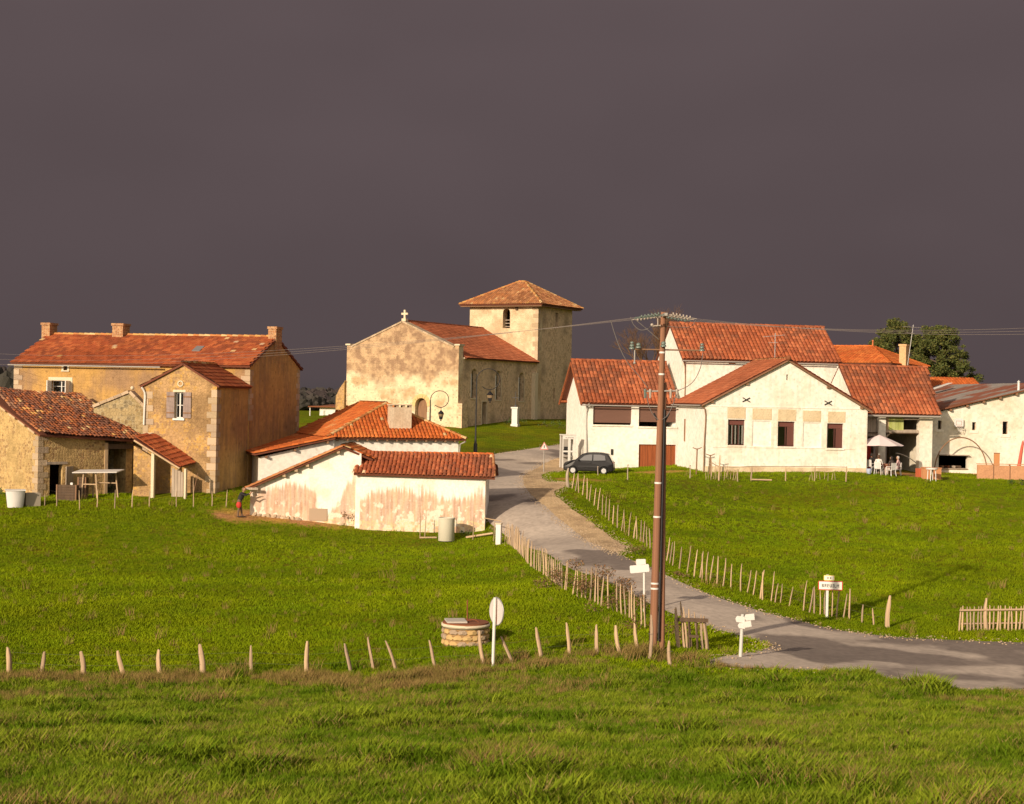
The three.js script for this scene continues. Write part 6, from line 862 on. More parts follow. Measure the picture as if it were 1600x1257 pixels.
{ const p = gnd(1007, 957), s = S(-p.z), g = thing('direction_sign', 'two blank white direction panels on a post behind the stake fence', 'road sign', p, 5), Y = (y) => (957 - y) / s, X = (x) => (x - 1007) / s + 0.02 * 0; mesh('post', rod(V(0, -0.2, 0), V(X(1001) + 0.1, Y(876), 0), 0.05, 0.05, 8), M.paint, g); mesh('wide_panel', plate(30 / s, 12 / s, 0.05).rotateZ(0.12).translate(X(998), Y(889), 0.09), M.plastic, g); mesh('small_panel', plate(15 / s, 9 / s, 0.04).rotateZ(0.06).translate(X(1000), Y(878.5), 0.09), M.plastic, g); }
{ const p = gnd(1157, 1028), s = S(-p.z), g = thing('finger_post', 'small white finger post with four arms at the road junction', 'road sign', p, 0), Y = (y) => (1028 - y) / s; mesh('post', rod(V(0, -0.1, 0), V(0.05, Y(960), 0), 0.065, 0.06, 10), std(0.55, 0.55, 0.52, 0.6), g); const arm = (x0, x1, y, h, yaw, z) => { const w = (x1 - x0) / s, sh = new THREE.Shape([[-w / 2, -h / 2], [w / 2, -h / 2], [w / 2, h / 2], [-w / 2, h / 2], [-w / 2 - 0.05, 0]].map((q) => new THREE.Vector2(...q))); mesh('arm', new THREE.ExtrudeGeometry(sh, { depth: 0.025, bevelEnabled: true, bevelSize: 0.008, bevelThickness: 0.005, bevelSegments: 1 }).rotateZ(yaw).translate((x0 + x1) / 2 / s, Y(y), z), M.paint, g); }; arm(-7, 5, 968, 0.2, -0.12, 0.07); arm(7, 20, 964, 0.2, 0.12, 0.07); arm(-3, 6, 978, 0.17, -0.1, 0.07); arm(4, 15, 975, 0.19, 0.18, 0.1); }
{ const p = gnd(849.5, 739), s = S(-p.z), g = thing('warning_sign', 'white triangular warning sign with red border by the phone box', 'road sign', p, 0), y0 = (739 - 703) / s, w = 13.5 / s, h = 12.5 / s; mesh('post', rod(V(0, -0.2, 0), V(0.0, y0 + h * 0.5, 0), 0.035), M.zinc, g); const tri = (k) => new THREE.Shape([[-w / 2 * k, h * (1 - k) * 0.35], [w / 2 * k, h * (1 - k) * 0.35], [0, h * (1 - (1 - k) * 0.65)]].map((q) => new THREE.Vector2(...q))); const P = mesh('triangle', new THREE.ExtrudeGeometry(tri(1), { depth: 0.02, bevelEnabled: false }).translate(0, y0, 0.05), std(0.62, 0.22, 0.2, 0.5), g); mesh('white_field', new THREE.ShapeGeometry(tri(0.72)).translate(0, y0, 0.074), M.paint, P); mesh('pictogram', [new THREE.CircleGeometry(0.035, 10).translate(0, y0 + h * 0.5, 0.078), new THREE.PlaneGeometry(0.06, 0.14).translate(0, y0 + h * 0.33, 0.078)], M.iron, P); }
{ // telephone box
  const p = gnd(889, 733), s = S(-p.z), g = thing('phone_box', 'white framed glass telephone box beside the dark car', 'phone box', p, -12), W = 21.5 / s, H = 52 / s, D = 0.9, b = 0.055, x0 = -W / 2, x1 = W / 2;
  for (const x of [x0, x1 - b]) for (const z of [0, -D + b]) mesh('frame_post', box(x, x + b, -0.2, H, z - b, z), M.paint, g);
  mesh('roof', box(x0 - 0.03, x1 + 0.03, H, H + 0.08, -D - 0.03, 0.03), M.paint, g); mesh('base', box(x0, x1, -0.2, 0.06, -D, -b), M.paint, g);
  const hd = mesh('header', box(x0 + b, x1 - b, H - 0.26, H, -b, 0), M.paint, g); { const [ge, m] = face(W - 0.3, 0.15, (x, w, h) => { x.fillStyle = '#efeae2'; x.fillRect(0, 0, w, h); x.fillStyle = '#4a4650'; x.font = `bold ${h * 0.85}px sans-serif`; x.textAlign = 'center'; x.textBaseline = 'middle'; x.fillText('TELEPHONE', w / 2, h * 0.55, w * 0.95); }, 256); mesh('lettering', ge.translate(0, H - 0.15, 0.004), m, hd); }
  mesh('middle_rail', box(x0 + b, x1 - b, H * 0.5, H * 0.5 + 0.12, -b, 0), M.paint, g); mesh('door_stile', box(-0.09, 0.09, 0.06, H - 0.26, -b * 0.8, -0.005), M.paint, g);
  const pane = new THREE.MeshPhysicalMaterial({ color: 0xffffff, transmission: 1, thickness: 0, roughness: 0.03, side: THREE.DoubleSide }); for (const y of [[0.1, H * 0.5], [H * 0.5 + 0.12, H - 0.26]]) for (const k of [[x0 + b, -0.09], [0.09, x1 - b]]) mesh('pane', new THREE.PlaneGeometry(k[1] - k[0], y[1] - y[0]).translate((k[0] + k[1]) / 2, (y[0] + y[1]) / 2, -b * 0.5), pane, g);
  mesh('back_panel', box(x0 + b, x1 - b, 0.06, H, -D, -D + 0.03), M.zinc, g); mesh('telephone', [box(-0.2, 0.16, 1.05, 1.6, -D + 0.03, -D + 0.2), box(-0.3, -0.22, 1.1, 1.4, -D + 0.1, -D + 0.2)], M.iron, g); mesh('shelf', box(-0.35, 0.35, 0.85, 0.9, -D + 0.03, -0.5), M.zinc, g);
}

// ---------------------------------------------------------------- the parked car
{
  const a = gnd(895, 741), b = gnd(947, 741.5), c = a.clone().lerp(b, 0.5), yaw = Math.atan2(b.z - a.z, b.x - a.x) * 180 / Math.PI, g = thing('parked_car', 'small black three-door hatchback parked on the grass beside the phone box', 'car', V(c.x, (a.y + b.y) / 2 + 0.02, c.z), clamp(yaw, -8, 8)), hw = 0.78;
  const paint = new THREE.MeshPhysicalMaterial({ color: lin(0.010, 0.009, 0.010), roughness: 0.4, specularIntensity: 0.5, clearcoat: 0.35, clearcoatRoughness: 0.1, side: THREE.DoubleSide }), glassC = new THREE.MeshPhysicalMaterial({ color: lin(0.30, 0.29, 0.28), roughness: 0.05, metalness: 0.85, side: THREE.DoubleSide });
  const side = [[-1.66, 0.32], [-1.70, 0.55], [-1.62, 0.74], [-1.30, 0.86], [-0.92, 0.93], [-0.42, 1.36], [0.0, 1.45], [0.75, 1.46], [1.30, 1.38], [1.56, 0.92], [1.66, 0.75], [1.68, 0.42], [1.60, 0.26]];
  const sh = new THREE.Shape(); sh.moveTo(...side[0]); sh.splineThru(side.slice(1, 5).map((q) => new THREE.Vector2(...q))); sh.lineTo(...side[5]); sh.splineThru(side.slice(6, 9).map((q) => new THREE.Vector2(...q))); sh.lineTo(...side[9]); sh.splineThru(side.slice(10).map((q) => new THREE.Vector2(...q)));
  sh.lineTo(1.38, 0.24); for (let i = 0; i <= 8; i++) { const t = Math.PI * i / 8; sh.lineTo(1.06 + 0.33 * Math.cos(t), 0.26 + 0.33 * Math.sin(t)); } for (let i = 0; i <= 8; i++) { const t = Math.PI * i / 8; sh.lineTo(-1.08 + 0.33 * Math.cos(t), 0.26 + 0.33 * Math.sin(t)); }
  const taper = (z, y) => z * (y > 0.88 ? 1 - 0.26 * Math.min(1, (y - 0.88) / 0.58) : 1);
  const body = new THREE.ExtrudeGeometry(sh, { depth: 2 * hw - 0.12, bevelEnabled: true, bevelSize: 0.05, bevelThickness: 0.06, bevelSegments: 3, curveSegments: 6 }).translate(0, 0, -hw + 0.06), bp = body.attributes.position;
  for (let i = 0; i < bp.count; i++) { const x = bp.getX(i), y = bp.getY(i); bp.setZ(i, taper(bp.getZ(i), y) * (1 - 0.12 * Math.pow(Math.abs(x) / 1.72, 4))); } body.computeVertexNormals();
  const B = mesh('body', body, paint, g);
  const pan = (pts, dz = 0.012) => { const s2 = new THREE.ShapeGeometry(new THREE.Shape(pts.map((q) => new THREE.Vector2(...q)))), p2 = s2.attributes.position; return [1, -1].map((k) => { const q = s2.clone(), w = q.attributes.position; for (let i = 0; i < w.count; i++) { const y = p2.getY(i); w.setZ(i, k * (taper(hw, y) + dz) ); } q.computeVertexNormals(); return q; }); };
  for (const q of pan([[-0.68, 0.95], [-0.30, 1.28], [0.02, 1.36], [0.24, 1.37], [0.24, 0.95]])) mesh('side_window', q, glassC, g);
  for (const q of pan([[0.33, 0.95], [0.33, 1.37], [0.80, 1.37], [1.12, 1.30], [1.18, 0.98]])) mesh('rear_side_window', q, glassC, g);
  const quad = (P) => { const q = new THREE.BufferGeometry(); q.setAttribute('position', new THREE.Float32BufferAttribute(P.flat(), 3)); q.setIndex([0, 1, 2, 0, 2, 3]); q.computeVertexNormals(); return q; };
  mesh('windscreen', quad([[-0.93, 0.985, 0.66], [-0.93, 0.985, -0.66], [-0.46, 1.40, -0.55], [-0.46, 1.40, 0.55]]), glassC, g); mesh('rear_window', quad([[1.62, 0.95, -0.62], [1.62, 0.95, 0.62], [1.39, 1.36, 0.52], [1.39, 1.36, -0.52]]), glassC, g);
  for (const x of [-1.08, 1.06]) for (const k of [1, -1]) { const w = mesh('wheel', new THREE.TorusGeometry(0.205, 0.075, 8, 22).translate(x, 0.26, k * (hw - 0.09)), std(0.015, 0.015, 0.015, 0.9), g); mesh('hubcap', [new THREE.CylinderGeometry(0.17, 0.17, 0.06, 18).rotateX(Math.PI / 2).translate(x, 0.26, k * (hw - 0.06)), ...[0, 1, 2, 3, 4].map((i) => box(-0.02, 0.02, 0.03, 0.15, 0.0, 0.012).rotateZ(i * 1.2566).translate(x, 0.26, k * (hw - 0.03) - (k < 0 ? 0.012 : 0)))], std(0.62, 0.62, 0.62, 0.35, { metalness: 0.5 }), w); }
  for (const k of [1, -1]) { mesh('headlight', new THREE.SphereGeometry(0.11, 10, 6).scale(0.6, 0.8, 1.2).translate(-1.60, 0.66, k * 0.5), std(0.6, 0.58, 0.52, 0.1), g); mesh('tail_light', box(1.60, 1.70, 0.66, 0.86, k * 0.55 - 0.1, k * 0.55 + 0.1), M.red, g); mesh('wing_mirror', new THREE.SphereGeometry(0.09, 8, 6).scale(0.7, 0.8, 1.1).translate(-0.66, 0.98, k * (hw + 0.08)), paint, g); mesh('door_handle', box(0.06, 0.2, 0.80, 0.83, k * (hw + 0.02) - 0.02, k * (hw + 0.02) + 0.02), M.iron, g); mesh('rubbing_strip', box(-0.72, 0.72, 0.5, 0.56, k * (hw + 0.005) - 0.012, k * (hw + 0.005) + 0.012), M.iron, g); }
  mesh('bumper', box(-1.76, -1.66, 0.3, 0.48, -0.6, 0.6), M.iron, B); mesh('bumper', box(1.66, 1.74, 0.3, 0.48, -0.6, 0.6), M.iron, B);
}
// ---------------------------------------------------------------- people: one continuous skin from tapered bones
function figure(name, label, pos, yaw, bones, hair, group, cols) {
  const lo = V(9, 9, 9), hi = V(-9, -9, -9); for (const [a, b, ra, rb] of bones) for (const [q, r] of [[a, ra], [b, rb]]) { lo.min(V(q[0] - r - 0.06, q[1] - r - 0.06, q[2] - r - 0.06)); hi.max(V(q[0] + r + 0.06, q[1] + r + 0.06, q[2] + r + 0.06)); }
  const res = 68, half = Math.max(hi.x - lo.x, hi.y - lo.y, hi.z - lo.z) / 2 * 1.06, c = lo.clone().add(hi).multiplyScalar(0.5), mc = new MarchingCubes(res, M.paint, false, false, 60000); mc.isolation = 0;
  const dist = (x, y, z) => { let d = 9, best = 9, col = 0; for (const [a, b, ra, rb, k] of bones) { const bx = b[0] - a[0], by = b[1] - a[1], bz = b[2] - a[2], t = clamp(((x - a[0]) * bx + (y - a[1]) * by + (z - a[2]) * bz) / (bx * bx + by * by + bz * bz + 1e-9), 0, 1), q = Math.hypot(x - a[0] - t * bx, y - a[1] - t * by, z - a[2] - t * bz) - mix(ra, rb, t); if (q < best) { best = q; col = k; } const h = clamp(0.5 + 0.5 * (d - q) / 0.035, 0, 1); d = mix(d, q, h) - 0.035 * h * (1 - h); } return [d, col]; };
  for (let k = 0; k < res; k++) for (let j = 0; j < res; j++) for (let i = 0; i < res; i++) mc.field[k * res * res + j * res + i] = -dist(c.x + (i - res / 2) / (res / 2) * half, c.y + (j - res / 2) / (res / 2) * half, c.z + (k - res / 2) / (res / 2) * half)[0];
  mc.update(); const n = mc.count, P = new Float32Array(n * 3), C = new Float32Array(n * 3);
  for (let i = 0; i < n; i++) { const x = P[3 * i] = c.x + mc.positionArray[3 * i] * half, y = P[3 * i + 1] = c.y + mc.positionArray[3 * i + 1] * half, z = P[3 * i + 2] = c.z + mc.positionArray[3 * i + 2] * half; const q = cols[dist(x, y, z)[1]]; C.set(q, 3 * i); }
  const body = new THREE.BufferGeometry(); body.setAttribute('position', new THREE.BufferAttribute(P, 3)); body.setAttribute('normal', new THREE.BufferAttribute(mc.normalArray.slice(0, n * 3), 3)); body.computeVertexNormals();
  const parts = [body], pc = [C], add = (ge, col) => { ge = ge.index ? ge.toNonIndexed() : ge; ge.deleteAttribute('uv'); parts.push(ge); const k = new Float32Array(ge.attributes.position.count * 3); for (let i = 0; i < k.length; i += 3) k.set(col, i); pc.push(k); };
  for (const [w, d] of hair.hands) { const dir = V(...d).normalize(), side = V(dir.z, 0, -dir.x).normalize(); for (let f = 0; f < 5; f++) { const off = (f - 1.5) * 0.022, L = [0.085, 0.095, 0.09, 0.07, 0.06][f], st = V(...w).addScaledVector(side, f === 4 ? -0.05 : off).addScaledVector(dir, f === 4 ? 0.01 : 0.06), kn = st.clone().addScaledVector(dir, L * 0.55).addScaledVector(side, f === 4 ? -0.03 : 0), tp = kn.clone().addScaledVector(dir, L * 0.4).add(V(0, -0.02, 0)); add(rod(st, kn, 0.0095, 0.0085, 5), cols[0]); add(rod(kn, tp, 0.0085, 0.007, 5), cols[0]); } }
  const hd = V(...hair.head), fw = V(...hair.look).normalize(), sd = V(fw.z, 0, -fw.x).normalize(); for (const k of [-1, 1]) { add(new THREE.SphereGeometry(0.014, 6, 5).translate(...hd.clone().addScaledVector(fw, 0.095).addScaledVector(sd, 0.034 * k).toArray()), [0.02, 0.015, 0.01]); add(new THREE.SphereGeometry(0.03, 6, 5).scale(0.6, 1, 0.8).translate(...hd.clone().addScaledVector(sd, 0.088 * k).toArray()), cols[0]); } add(new THREE.ConeGeometry(0.018, 0.05, 5).translate(...hd.clone().addScaledVector(fw, 0.108).add(V(0, -0.02, 0)).toArray()), cols[0]); add(new THREE.SphereGeometry(0.025, 6, 4).scale(1, 0.3, 1).translate(...hd.clone().addScaledVector(fw, 0.085).add(V(0, -0.065, 0)).toArray()), [0.35, 0.1, 0.08]);
  const geo = mergeGeometries(parts.map((q) => { for (const k of Object.keys(q.attributes)) if (!['position', 'normal'].includes(k)) q.deleteAttribute(k); return q; })), all = new Float32Array(geo.attributes.position.count * 3); let o = 0; for (const k of pc) { all.set(k, o); o += k.length; } geo.setAttribute('color', new THREE.BufferAttribute(all, 3));
  const g = thing(name, label, 'person', pos, yaw, group); mesh('body', geo, new THREE.MeshStandardMaterial({ vertexColors: true, roughness: 0.85, side: THREE.DoubleSide }), g);
  const hg = new THREE.SphereGeometry(0.115, 14, 10), hp = hg.attributes.position; for (let i = 0; i < hp.count; i++) { const v = V(hp.getX(i), hp.getY(i), hp.getZ(i)), f = v.clone().normalize().dot(fw); if (f > 0.35 && v.y < 0.06) v.multiplyScalar(0.6); if (v.y < -0.02 && f < 0.3) v.y *= 1 + hair.long; v.multiplyScalar(1 + 0.08 * (hash(i, 3) - 0.5)); hp.setXYZ(i, v.x, v.y, v.z); } hg.computeVertexNormals(); mesh('hair', hg.translate(hd.x - fw.x * 0.02, hd.y + 0.025, hd.z - fw.z * 0.02), std(...hair.color, 0.8), g); return g;
}
const skin = [0.45, 0.25, 0.15];
{ // leaning at the corner of the shed, arms stretched to a beam on the wall
  const p = gnd(374, 808.5), sk = 0, to = 1, tr = 2, sho = 3;
  const B = [[[-0.08, 0.09, 0.1], [-0.02, 0.5, 0.12], 0.05, 0.065, tr], [[-0.02, 0.5, 0.12], [-0.02, 0.92, 0.1], 0.065, 0.095, tr], [[0.12, 0.09, -0.1], [0.05, 0.5, -0.12], 0.05, 0.065, tr], [[0.05, 0.5, -0.12], [-0.02, 0.92, -0.1], 0.065, 0.095, tr], [[-0.08, 0.05, 0.1], [0.1, 0.04, 0.11], 0.045, 0.04, sho], [[0.12, 0.05, -0.1], [0.3, 0.04, -0.11], 0.045, 0.04, sho], [[-0.02, 0.92, 0.08], [-0.02, 0.92, -0.08], 0.12, 0.12, tr], [[-0.01, 0.98, 0], [0.12, 1.3, 0], 0.14, 0.16, to], [[0.14, 1.36, 0.14], [0.14, 1.36, -0.14], 0.085, 0.085, to], [[0.14, 1.36, 0.18], [0.38, 1.28, 0.22], 0.055, 0.045, to], [[0.38, 1.28, 0.22], [0.6, 1.38, 0.16], 0.045, 0.035, to], [[0.14, 1.36, -0.18], [0.38, 1.3, -0.2], 0.055, 0.045, to], [[0.38, 1.3, -0.2], [0.6, 1.42, -0.12], 0.045, 0.035, to], [[0.6, 1.38, 0.16], [0.66, 1.4, 0.15], 0.038, 0.03, sk], [[0.6, 1.42, -0.12], [0.66, 1.44, -0.12], 0.038, 0.03, sk], [[0.17, 1.4, 0], [0.21, 1.5, 0], 0.055, 0.05, sk], [[0.22, 1.56, 0], [0.25, 1.62, 0], 0.085, 0.095, sk]];
  figure('person', 'person in a dark top leaning towards the corner of the stained shed', p, 4, B, { hands: [[[0.64, 1.4, 0.15], [1, 0.2, 0]], [[0.64, 1.44, -0.12], [1, 0.2, 0]]], head: [0.235, 1.59, 0], look: [1, -0.1, 0.2], long: 0.3, color: [0.2, 0.12, 0.06] }, null, [skin, [0.02, 0.018, 0.02], [0.16, 0.10, 0.06], [0.05, 0.03, 0.02]]);
  const c = thing('red_cloth', 'red cloth hanging at the waist of the person by the shed', 'cloth', p.clone().add(V(-0.03, 0.72, 0.16)), 0); const cg = new THREE.SphereGeometry(0.17, 12, 9).scale(0.9, 1.15, 0.5), cp = cg.attributes.position; for (let i = 0; i < cp.count; i++) { const k = 1 + 0.2 * Math.sin(cp.getX(i) * 40) * (cp.getY(i) < 0 ? 1 : 0.3); cp.setZ(i, cp.getZ(i) * k); } cg.computeVertexNormals(); mesh('folds', cg, M.red, c);
  const w = thing('wall_beam', 'short wooden beam sticking out from the corner of the stained shed', 'beam', p.clone().add(V(0.25, 1.58, 0.0)), 4); mesh('timber', box(0.05, 0.75, 0, 0.13, -0.35, -0.2), M.woodGrey, w); mesh('end_cap', box(0.04, 0.06, 0.01, 0.12, -0.34, -0.21), M.woodBrown, w);
}
function seatedBones(reach) { const tr = 2, to = 1, sk = 0, sho = 3; const B = [[[0, 0.52, 0.02], [0, 0.78, -0.04], 0.15, 0.14, to], [[0, 0.78, -0.04], [0, 0.98, -0.02], 0.14, 0.12, to], [[-0.15, 1.02, -0.02], [0.15, 1.02, -0.02], 0.075, 0.075, to], [[0, 1.05, -0.02], [0, 1.16, 0.01], 0.055, 0.05, sk], [[0, 1.22, 0.02], [0, 1.28, 0.02], 0.088, 0.095, sk]]; for (const s of [-1, 1]) B.push([[s * 0.09, 0.52, 0.05], [s * 0.12, 0.52, 0.45], 0.085, 0.062, tr], [[s * 0.12, 0.5, 0.45], [s * 0.12, 0.1, 0.42], 0.06, 0.045, tr], [[s * 0.12, 0.06, 0.42], [s * 0.12, 0.04, 0.58], 0.045, 0.035, sho], [[s * 0.2, 1.0, -0.02], [s * 0.25, 0.76, 0.08], 0.05, 0.04, to], [[s * 0.25, 0.76, 0.08], [s * 0.16, 0.76 + reach, 0.36], 0.04, 0.03, sk], [[s * 0.16, 0.76 + reach, 0.36], [s * 0.15, 0.76 + reach, 0.42], 0.034, 0.028, sk]); return B; }
function chair(p, yaw, label, mat) { const g = thing('garden_chair', label, 'chair', p, yaw, 'chairs on the terrace'); mesh('seat', [new THREE.BoxGeometry(0.46, 0.035, 0.44, 2, 1, 2).translate(0, 0.42, 0.04), box(-0.23, 0.23, 0.37, 0.41, 0.22, 0.25)], mat, g); for (let i = 0; i < 5; i++) mesh('back_slat', box(-0.2 + i * 0.084, -0.14 + i * 0.084, 0.44, 0.88, -0.21, -0.19).rotateX(-0.05), mat, g); mesh('back_frame', [box(-0.23, -0.2, 0.4, 0.9, -0.22, -0.18), box(0.2, 0.23, 0.4, 0.9, -0.22, -0.18), box(-0.23, 0.23, 0.88, 0.93, -0.22, -0.18)].map((q) => q.rotateX(-0.05)), mat, g); for (const s of [-1, 1]) { mesh('leg', rod(V(s * 0.25, 0, 0.26), V(s * 0.22, 0.42, 0.22), 0.022, 0.028, 6), mat, g); mesh('leg', rod(V(s * 0.25, 0, -0.24), V(s * 0.22, 0.42, -0.16), 0.022, 0.028, 6), mat, g); mesh('armrest', [box(s * 0.25 - 0.025, s * 0.25 + 0.025, 0.64, 0.67, -0.2, 0.24), box(s * 0.25 - 0.02, s * 0.25 + 0.02, 0.42, 0.64, 0.2, 0.24)], mat, g); } return g; }
{
  const T = (px, D) => { const q = at(px, 738, D); return V(q.x, ht(q.x, q.z) + 0.02, q.z); }, pal = [[[0.02, 0.018, 0.02], [0.03, 0.03, 0.04]], [[0.66, 0.62, 0.6], [0.25, 0.18, 0.14]], [[0.06, 0.045, 0.04], [0.55, 0.45, 0.4]], [[0.62, 0.40, 0.40], [0.5, 0.42, 0.42]]];
  const seats = [[1362, 117.6, 60, 'person in black clothes seated under the parasol nearest the red door', 0, [0.02, 0.015, 0.012], 'white plastic chair under the person in black clothes'], [1373, 116.4, 30, 'person in a white shirt seated under the parasol with back to the meadow', 1, [0.09, 0.05, 0.03], 'white plastic chair under the person in the white shirt'], [1393, 116.4, -35, 'dark-haired person in a dark top seated on a white chair under the parasol', 2, [0.025, 0.018, 0.015], 'white plastic chair under the dark-haired person'], [1403, 117.8, -70, 'grey-haired person in pink clothes seated at the edge of the parasol', 3, [0.5, 0.47, 0.44], 'white plastic chair under the person in pink']];
  for (const [px, D, yaw, lab, k, hc, cl] of seats) { const p = T(px, D), y2 = yaw + 180; chair(p, y2, cl, M.plastic); figure('person', lab, p, y2, seatedBones(k % 2 ? 0.04 : 0.0), { hands: [[[-0.15, 0.76, 0.41], [0, -0.2, 1]], [[0.15, 0.76, 0.41], [0, -0.2, 1]]], head: [0, 1.25, 0.02], look: [0, 0, 1], long: k === 2 ? 1.2 : 0.4, color: hc }, 'people sitting under the parasol', [skin, ...pal[k], [0.08, 0.05, 0.04]]); }
  const tp = T(1383, 117.4), tb = thing('terrace_table', 'round garden table with a red-brown cloth under the parasol', 'table', tp, 0); mesh('table_top', new THREE.CylinderGeometry(0.42, 0.42, 0.03, 24).translate(0, 0.71, 0), M.plastic, tb); mesh('cloth', new THREE.CylinderGeometry(0.44, 0.5, 0.42, 20, 3, true).translate(0, 0.53, 0), std(0.34, 0.09, 0.05), tb); mesh('pedestal', rod(V(0, 0, 0), V(0, 0.7, 0), 0.05), M.plastic, tb);
  const up = T(1378, 117.9), u = thing('parasol', 'pale pink open parasol over the terrace table', 'parasol', up.clone().add(V(-0.15, 0, -0.3)), 0), ca = at(1376, 680, 118), ch = ca.y - up.y, R = 1.72; mesh('pole', rod(V(0, -0.05, 0), V(0, ch, 0), 0.025), M.paint, u);
  for (let i = 0; i < 8; i++) { const a0 = i / 8 * 6.283 + 0.2, a1 = (i + 1) / 8 * 6.283 + 0.2, P = [], I = []; for (let r = 0; r <= 4; r++) for (let k = 0; k <= 4; k++) { const a = mix(a0, a1, k / 4), f = r / 4, rad = R * f * (1 - 0.05 * Math.sin(k / 4 * Math.PI)); P.push(Math.cos(a) * rad, ch - 0.72 * Math.pow(f, 1.1) - 0.04 * Math.sin(k / 4 * Math.PI) * f, Math.sin(a) * rad); } for (let r = 0; r < 4; r++) for (let k = 0; k < 4; k++) { const q = r * 5 + k; I.push(q, q + 1, q + 5, q + 1, q + 6, q + 5); } const ge = new THREE.BufferGeometry(); ge.setAttribute('position', new THREE.Float32BufferAttribute(P, 3)); ge.setIndex(I); ge.computeVertexNormals(); mesh('canopy_panel', ge, std(0.78, 0.66, 0.66, 0.95), u); mesh('rib', rod(V(0, ch - 0.03, 0), V(Math.cos(a0) * R, ch - 0.75, Math.sin(a0) * R), 0.012, 0.01, 4), M.paint, u); }
  mesh('base', new THREE.CylinderGeometry(0.25, 0.28, 0.1, 16).translate(0, 0.03, 0), M.concrete, u);
  { const p = T(1358, 116.2), g = thing('blue_bucket', 'pale blue bucket on the ground by the hall corner', 'bucket', p, 0); mesh('pail', new THREE.LatheGeometry([[0, 0.01], [0.15, 0], [0.2, 0.34], [0.215, 0.34], [0.215, 0.36], [0.19, 0.36], [0.14, 0.03]].map((q) => new THREE.Vector2(...q)), 16), std(0.45, 0.52, 0.72, 0.5), g); mesh('handle', new THREE.TorusGeometry(0.2, 0.008, 5, 14, Math.PI).translate(0, 0.34, 0), M.metal, g); }
  { const p = gnd(1456, 752), g = thing('white_stool', 'round white plastic garden table standing on the grass before the hangar pillar', 'table', p, 0), s = S(-p.z), H = 20 / s; mesh('table_top', new THREE.CylinderGeometry(0.42, 0.42, 0.04, 24).translate(0, H, 0), M.plastic, g); mesh('skirt', new THREE.CylinderGeometry(0.41, 0.39, 0.07, 24, 1, true).translate(0, H - 0.05, 0), M.plastic, g); for (let i = 0; i < 4; i++) mesh('leg', rod(V(Math.cos(i * 1.57 + 0.5) * 0.3, -0.05, Math.sin(i * 1.57 + 0.5) * 0.3), V(Math.cos(i * 1.57 + 0.5) * 0.26, H, Math.sin(i * 1.57 + 0.5) * 0.26), 0.03, 0.035, 6), M.plastic, g); }
  { const p = T(1440, 118.3), g = thing('orange_planter', 'square orange-red planter at the foot of the hangar pillar', 'planter', p, -10); mesh('pot', [box(-0.32, 0.32, 0, 0.62, -0.3, -0.26), box(-0.32, 0.32, 0, 0.62, 0.26, 0.3), box(-0.32, -0.28, 0, 0.62, -0.26, 0.26), box(0.28, 0.32, 0, 0.62, -0.26, 0.26)], std(0.52, 0.12, 0.05), g); mesh('soil', box(-0.28, 0.28, 0.4, 0.54, -0.26, 0.26), M.woodDark, g); }
  for (const [px, D, lab] of [[1447, 117.0, 'terracotta plant box left of the white garden table'], [1464, 117.4, 'terracotta plant box right of the white garden table']]) { const p = T(px, D), g = thing('terracotta_box', lab, 'planter', p, -10); mesh('pot', [box(-0.26, 0.26, -0.1, 0.75, -0.2, 0.2)], std(0.56, 0.26, 0.12), g); mesh('rim', box(-0.29, 0.29, 0.75, 0.82, -0.23, 0.23), std(0.5, 0.22, 0.1), g); }
}

// ---------------------------------------------------------------- trees and bushes
function leaves(clumps, n, size, pal, flat = 0.4) { // many small leaf faces through the volume of each clump
  const pos = [], col = [];
  for (const [cx, cy, cz, r, ry = r] of clumps) { const m = Math.round(n * r * r); for (let i = 0; i < m; i++) { const u = rr(-1, 1), a = rr(0, 6.283), q = Math.pow(rnd(), 0.4), s = Math.sqrt(1 - u * u), c = V(cx + Math.cos(a) * s * q * r, cy + u * q * ry, cz + Math.sin(a) * s * q * r), d = V(rr(-1, 1), rr(-1, 1) * flat + 0.2, rr(-1, 1)).normalize(), e = V(rr(-1, 1), rr(-1, 1), rr(-1, 1)).cross(d).normalize(), k = size * rr(0.6, 1.3), C = pal[Math.floor(rnd() * pal.length)], g = rr(0.75, 1.25); for (const p of [c.clone().addScaledVector(d, k), c.clone().addScaledVector(e, k * 0.45).addScaledVector(d, -k * 0.3), c.clone().addScaledVector(e, -k * 0.45).addScaledVector(d, -k * 0.3)]) { pos.push(p.x, p.y, p.z); col.push(C[0] * g, C[1] * g, C[2] * g); } } }
  const g = new THREE.BufferGeometry(); g.setAttribute('position', new THREE.Float32BufferAttribute(pos, 3)); g.setAttribute('color', new THREE.Float32BufferAttribute(col, 3)); g.computeVertexNormals(); return g;
}
M.leaf = new THREE.MeshStandardMaterial({ vertexColors: true, roughness: 0.8, side: THREE.DoubleSide }); M.bark = wood(0.14, 0.10, 0.07);
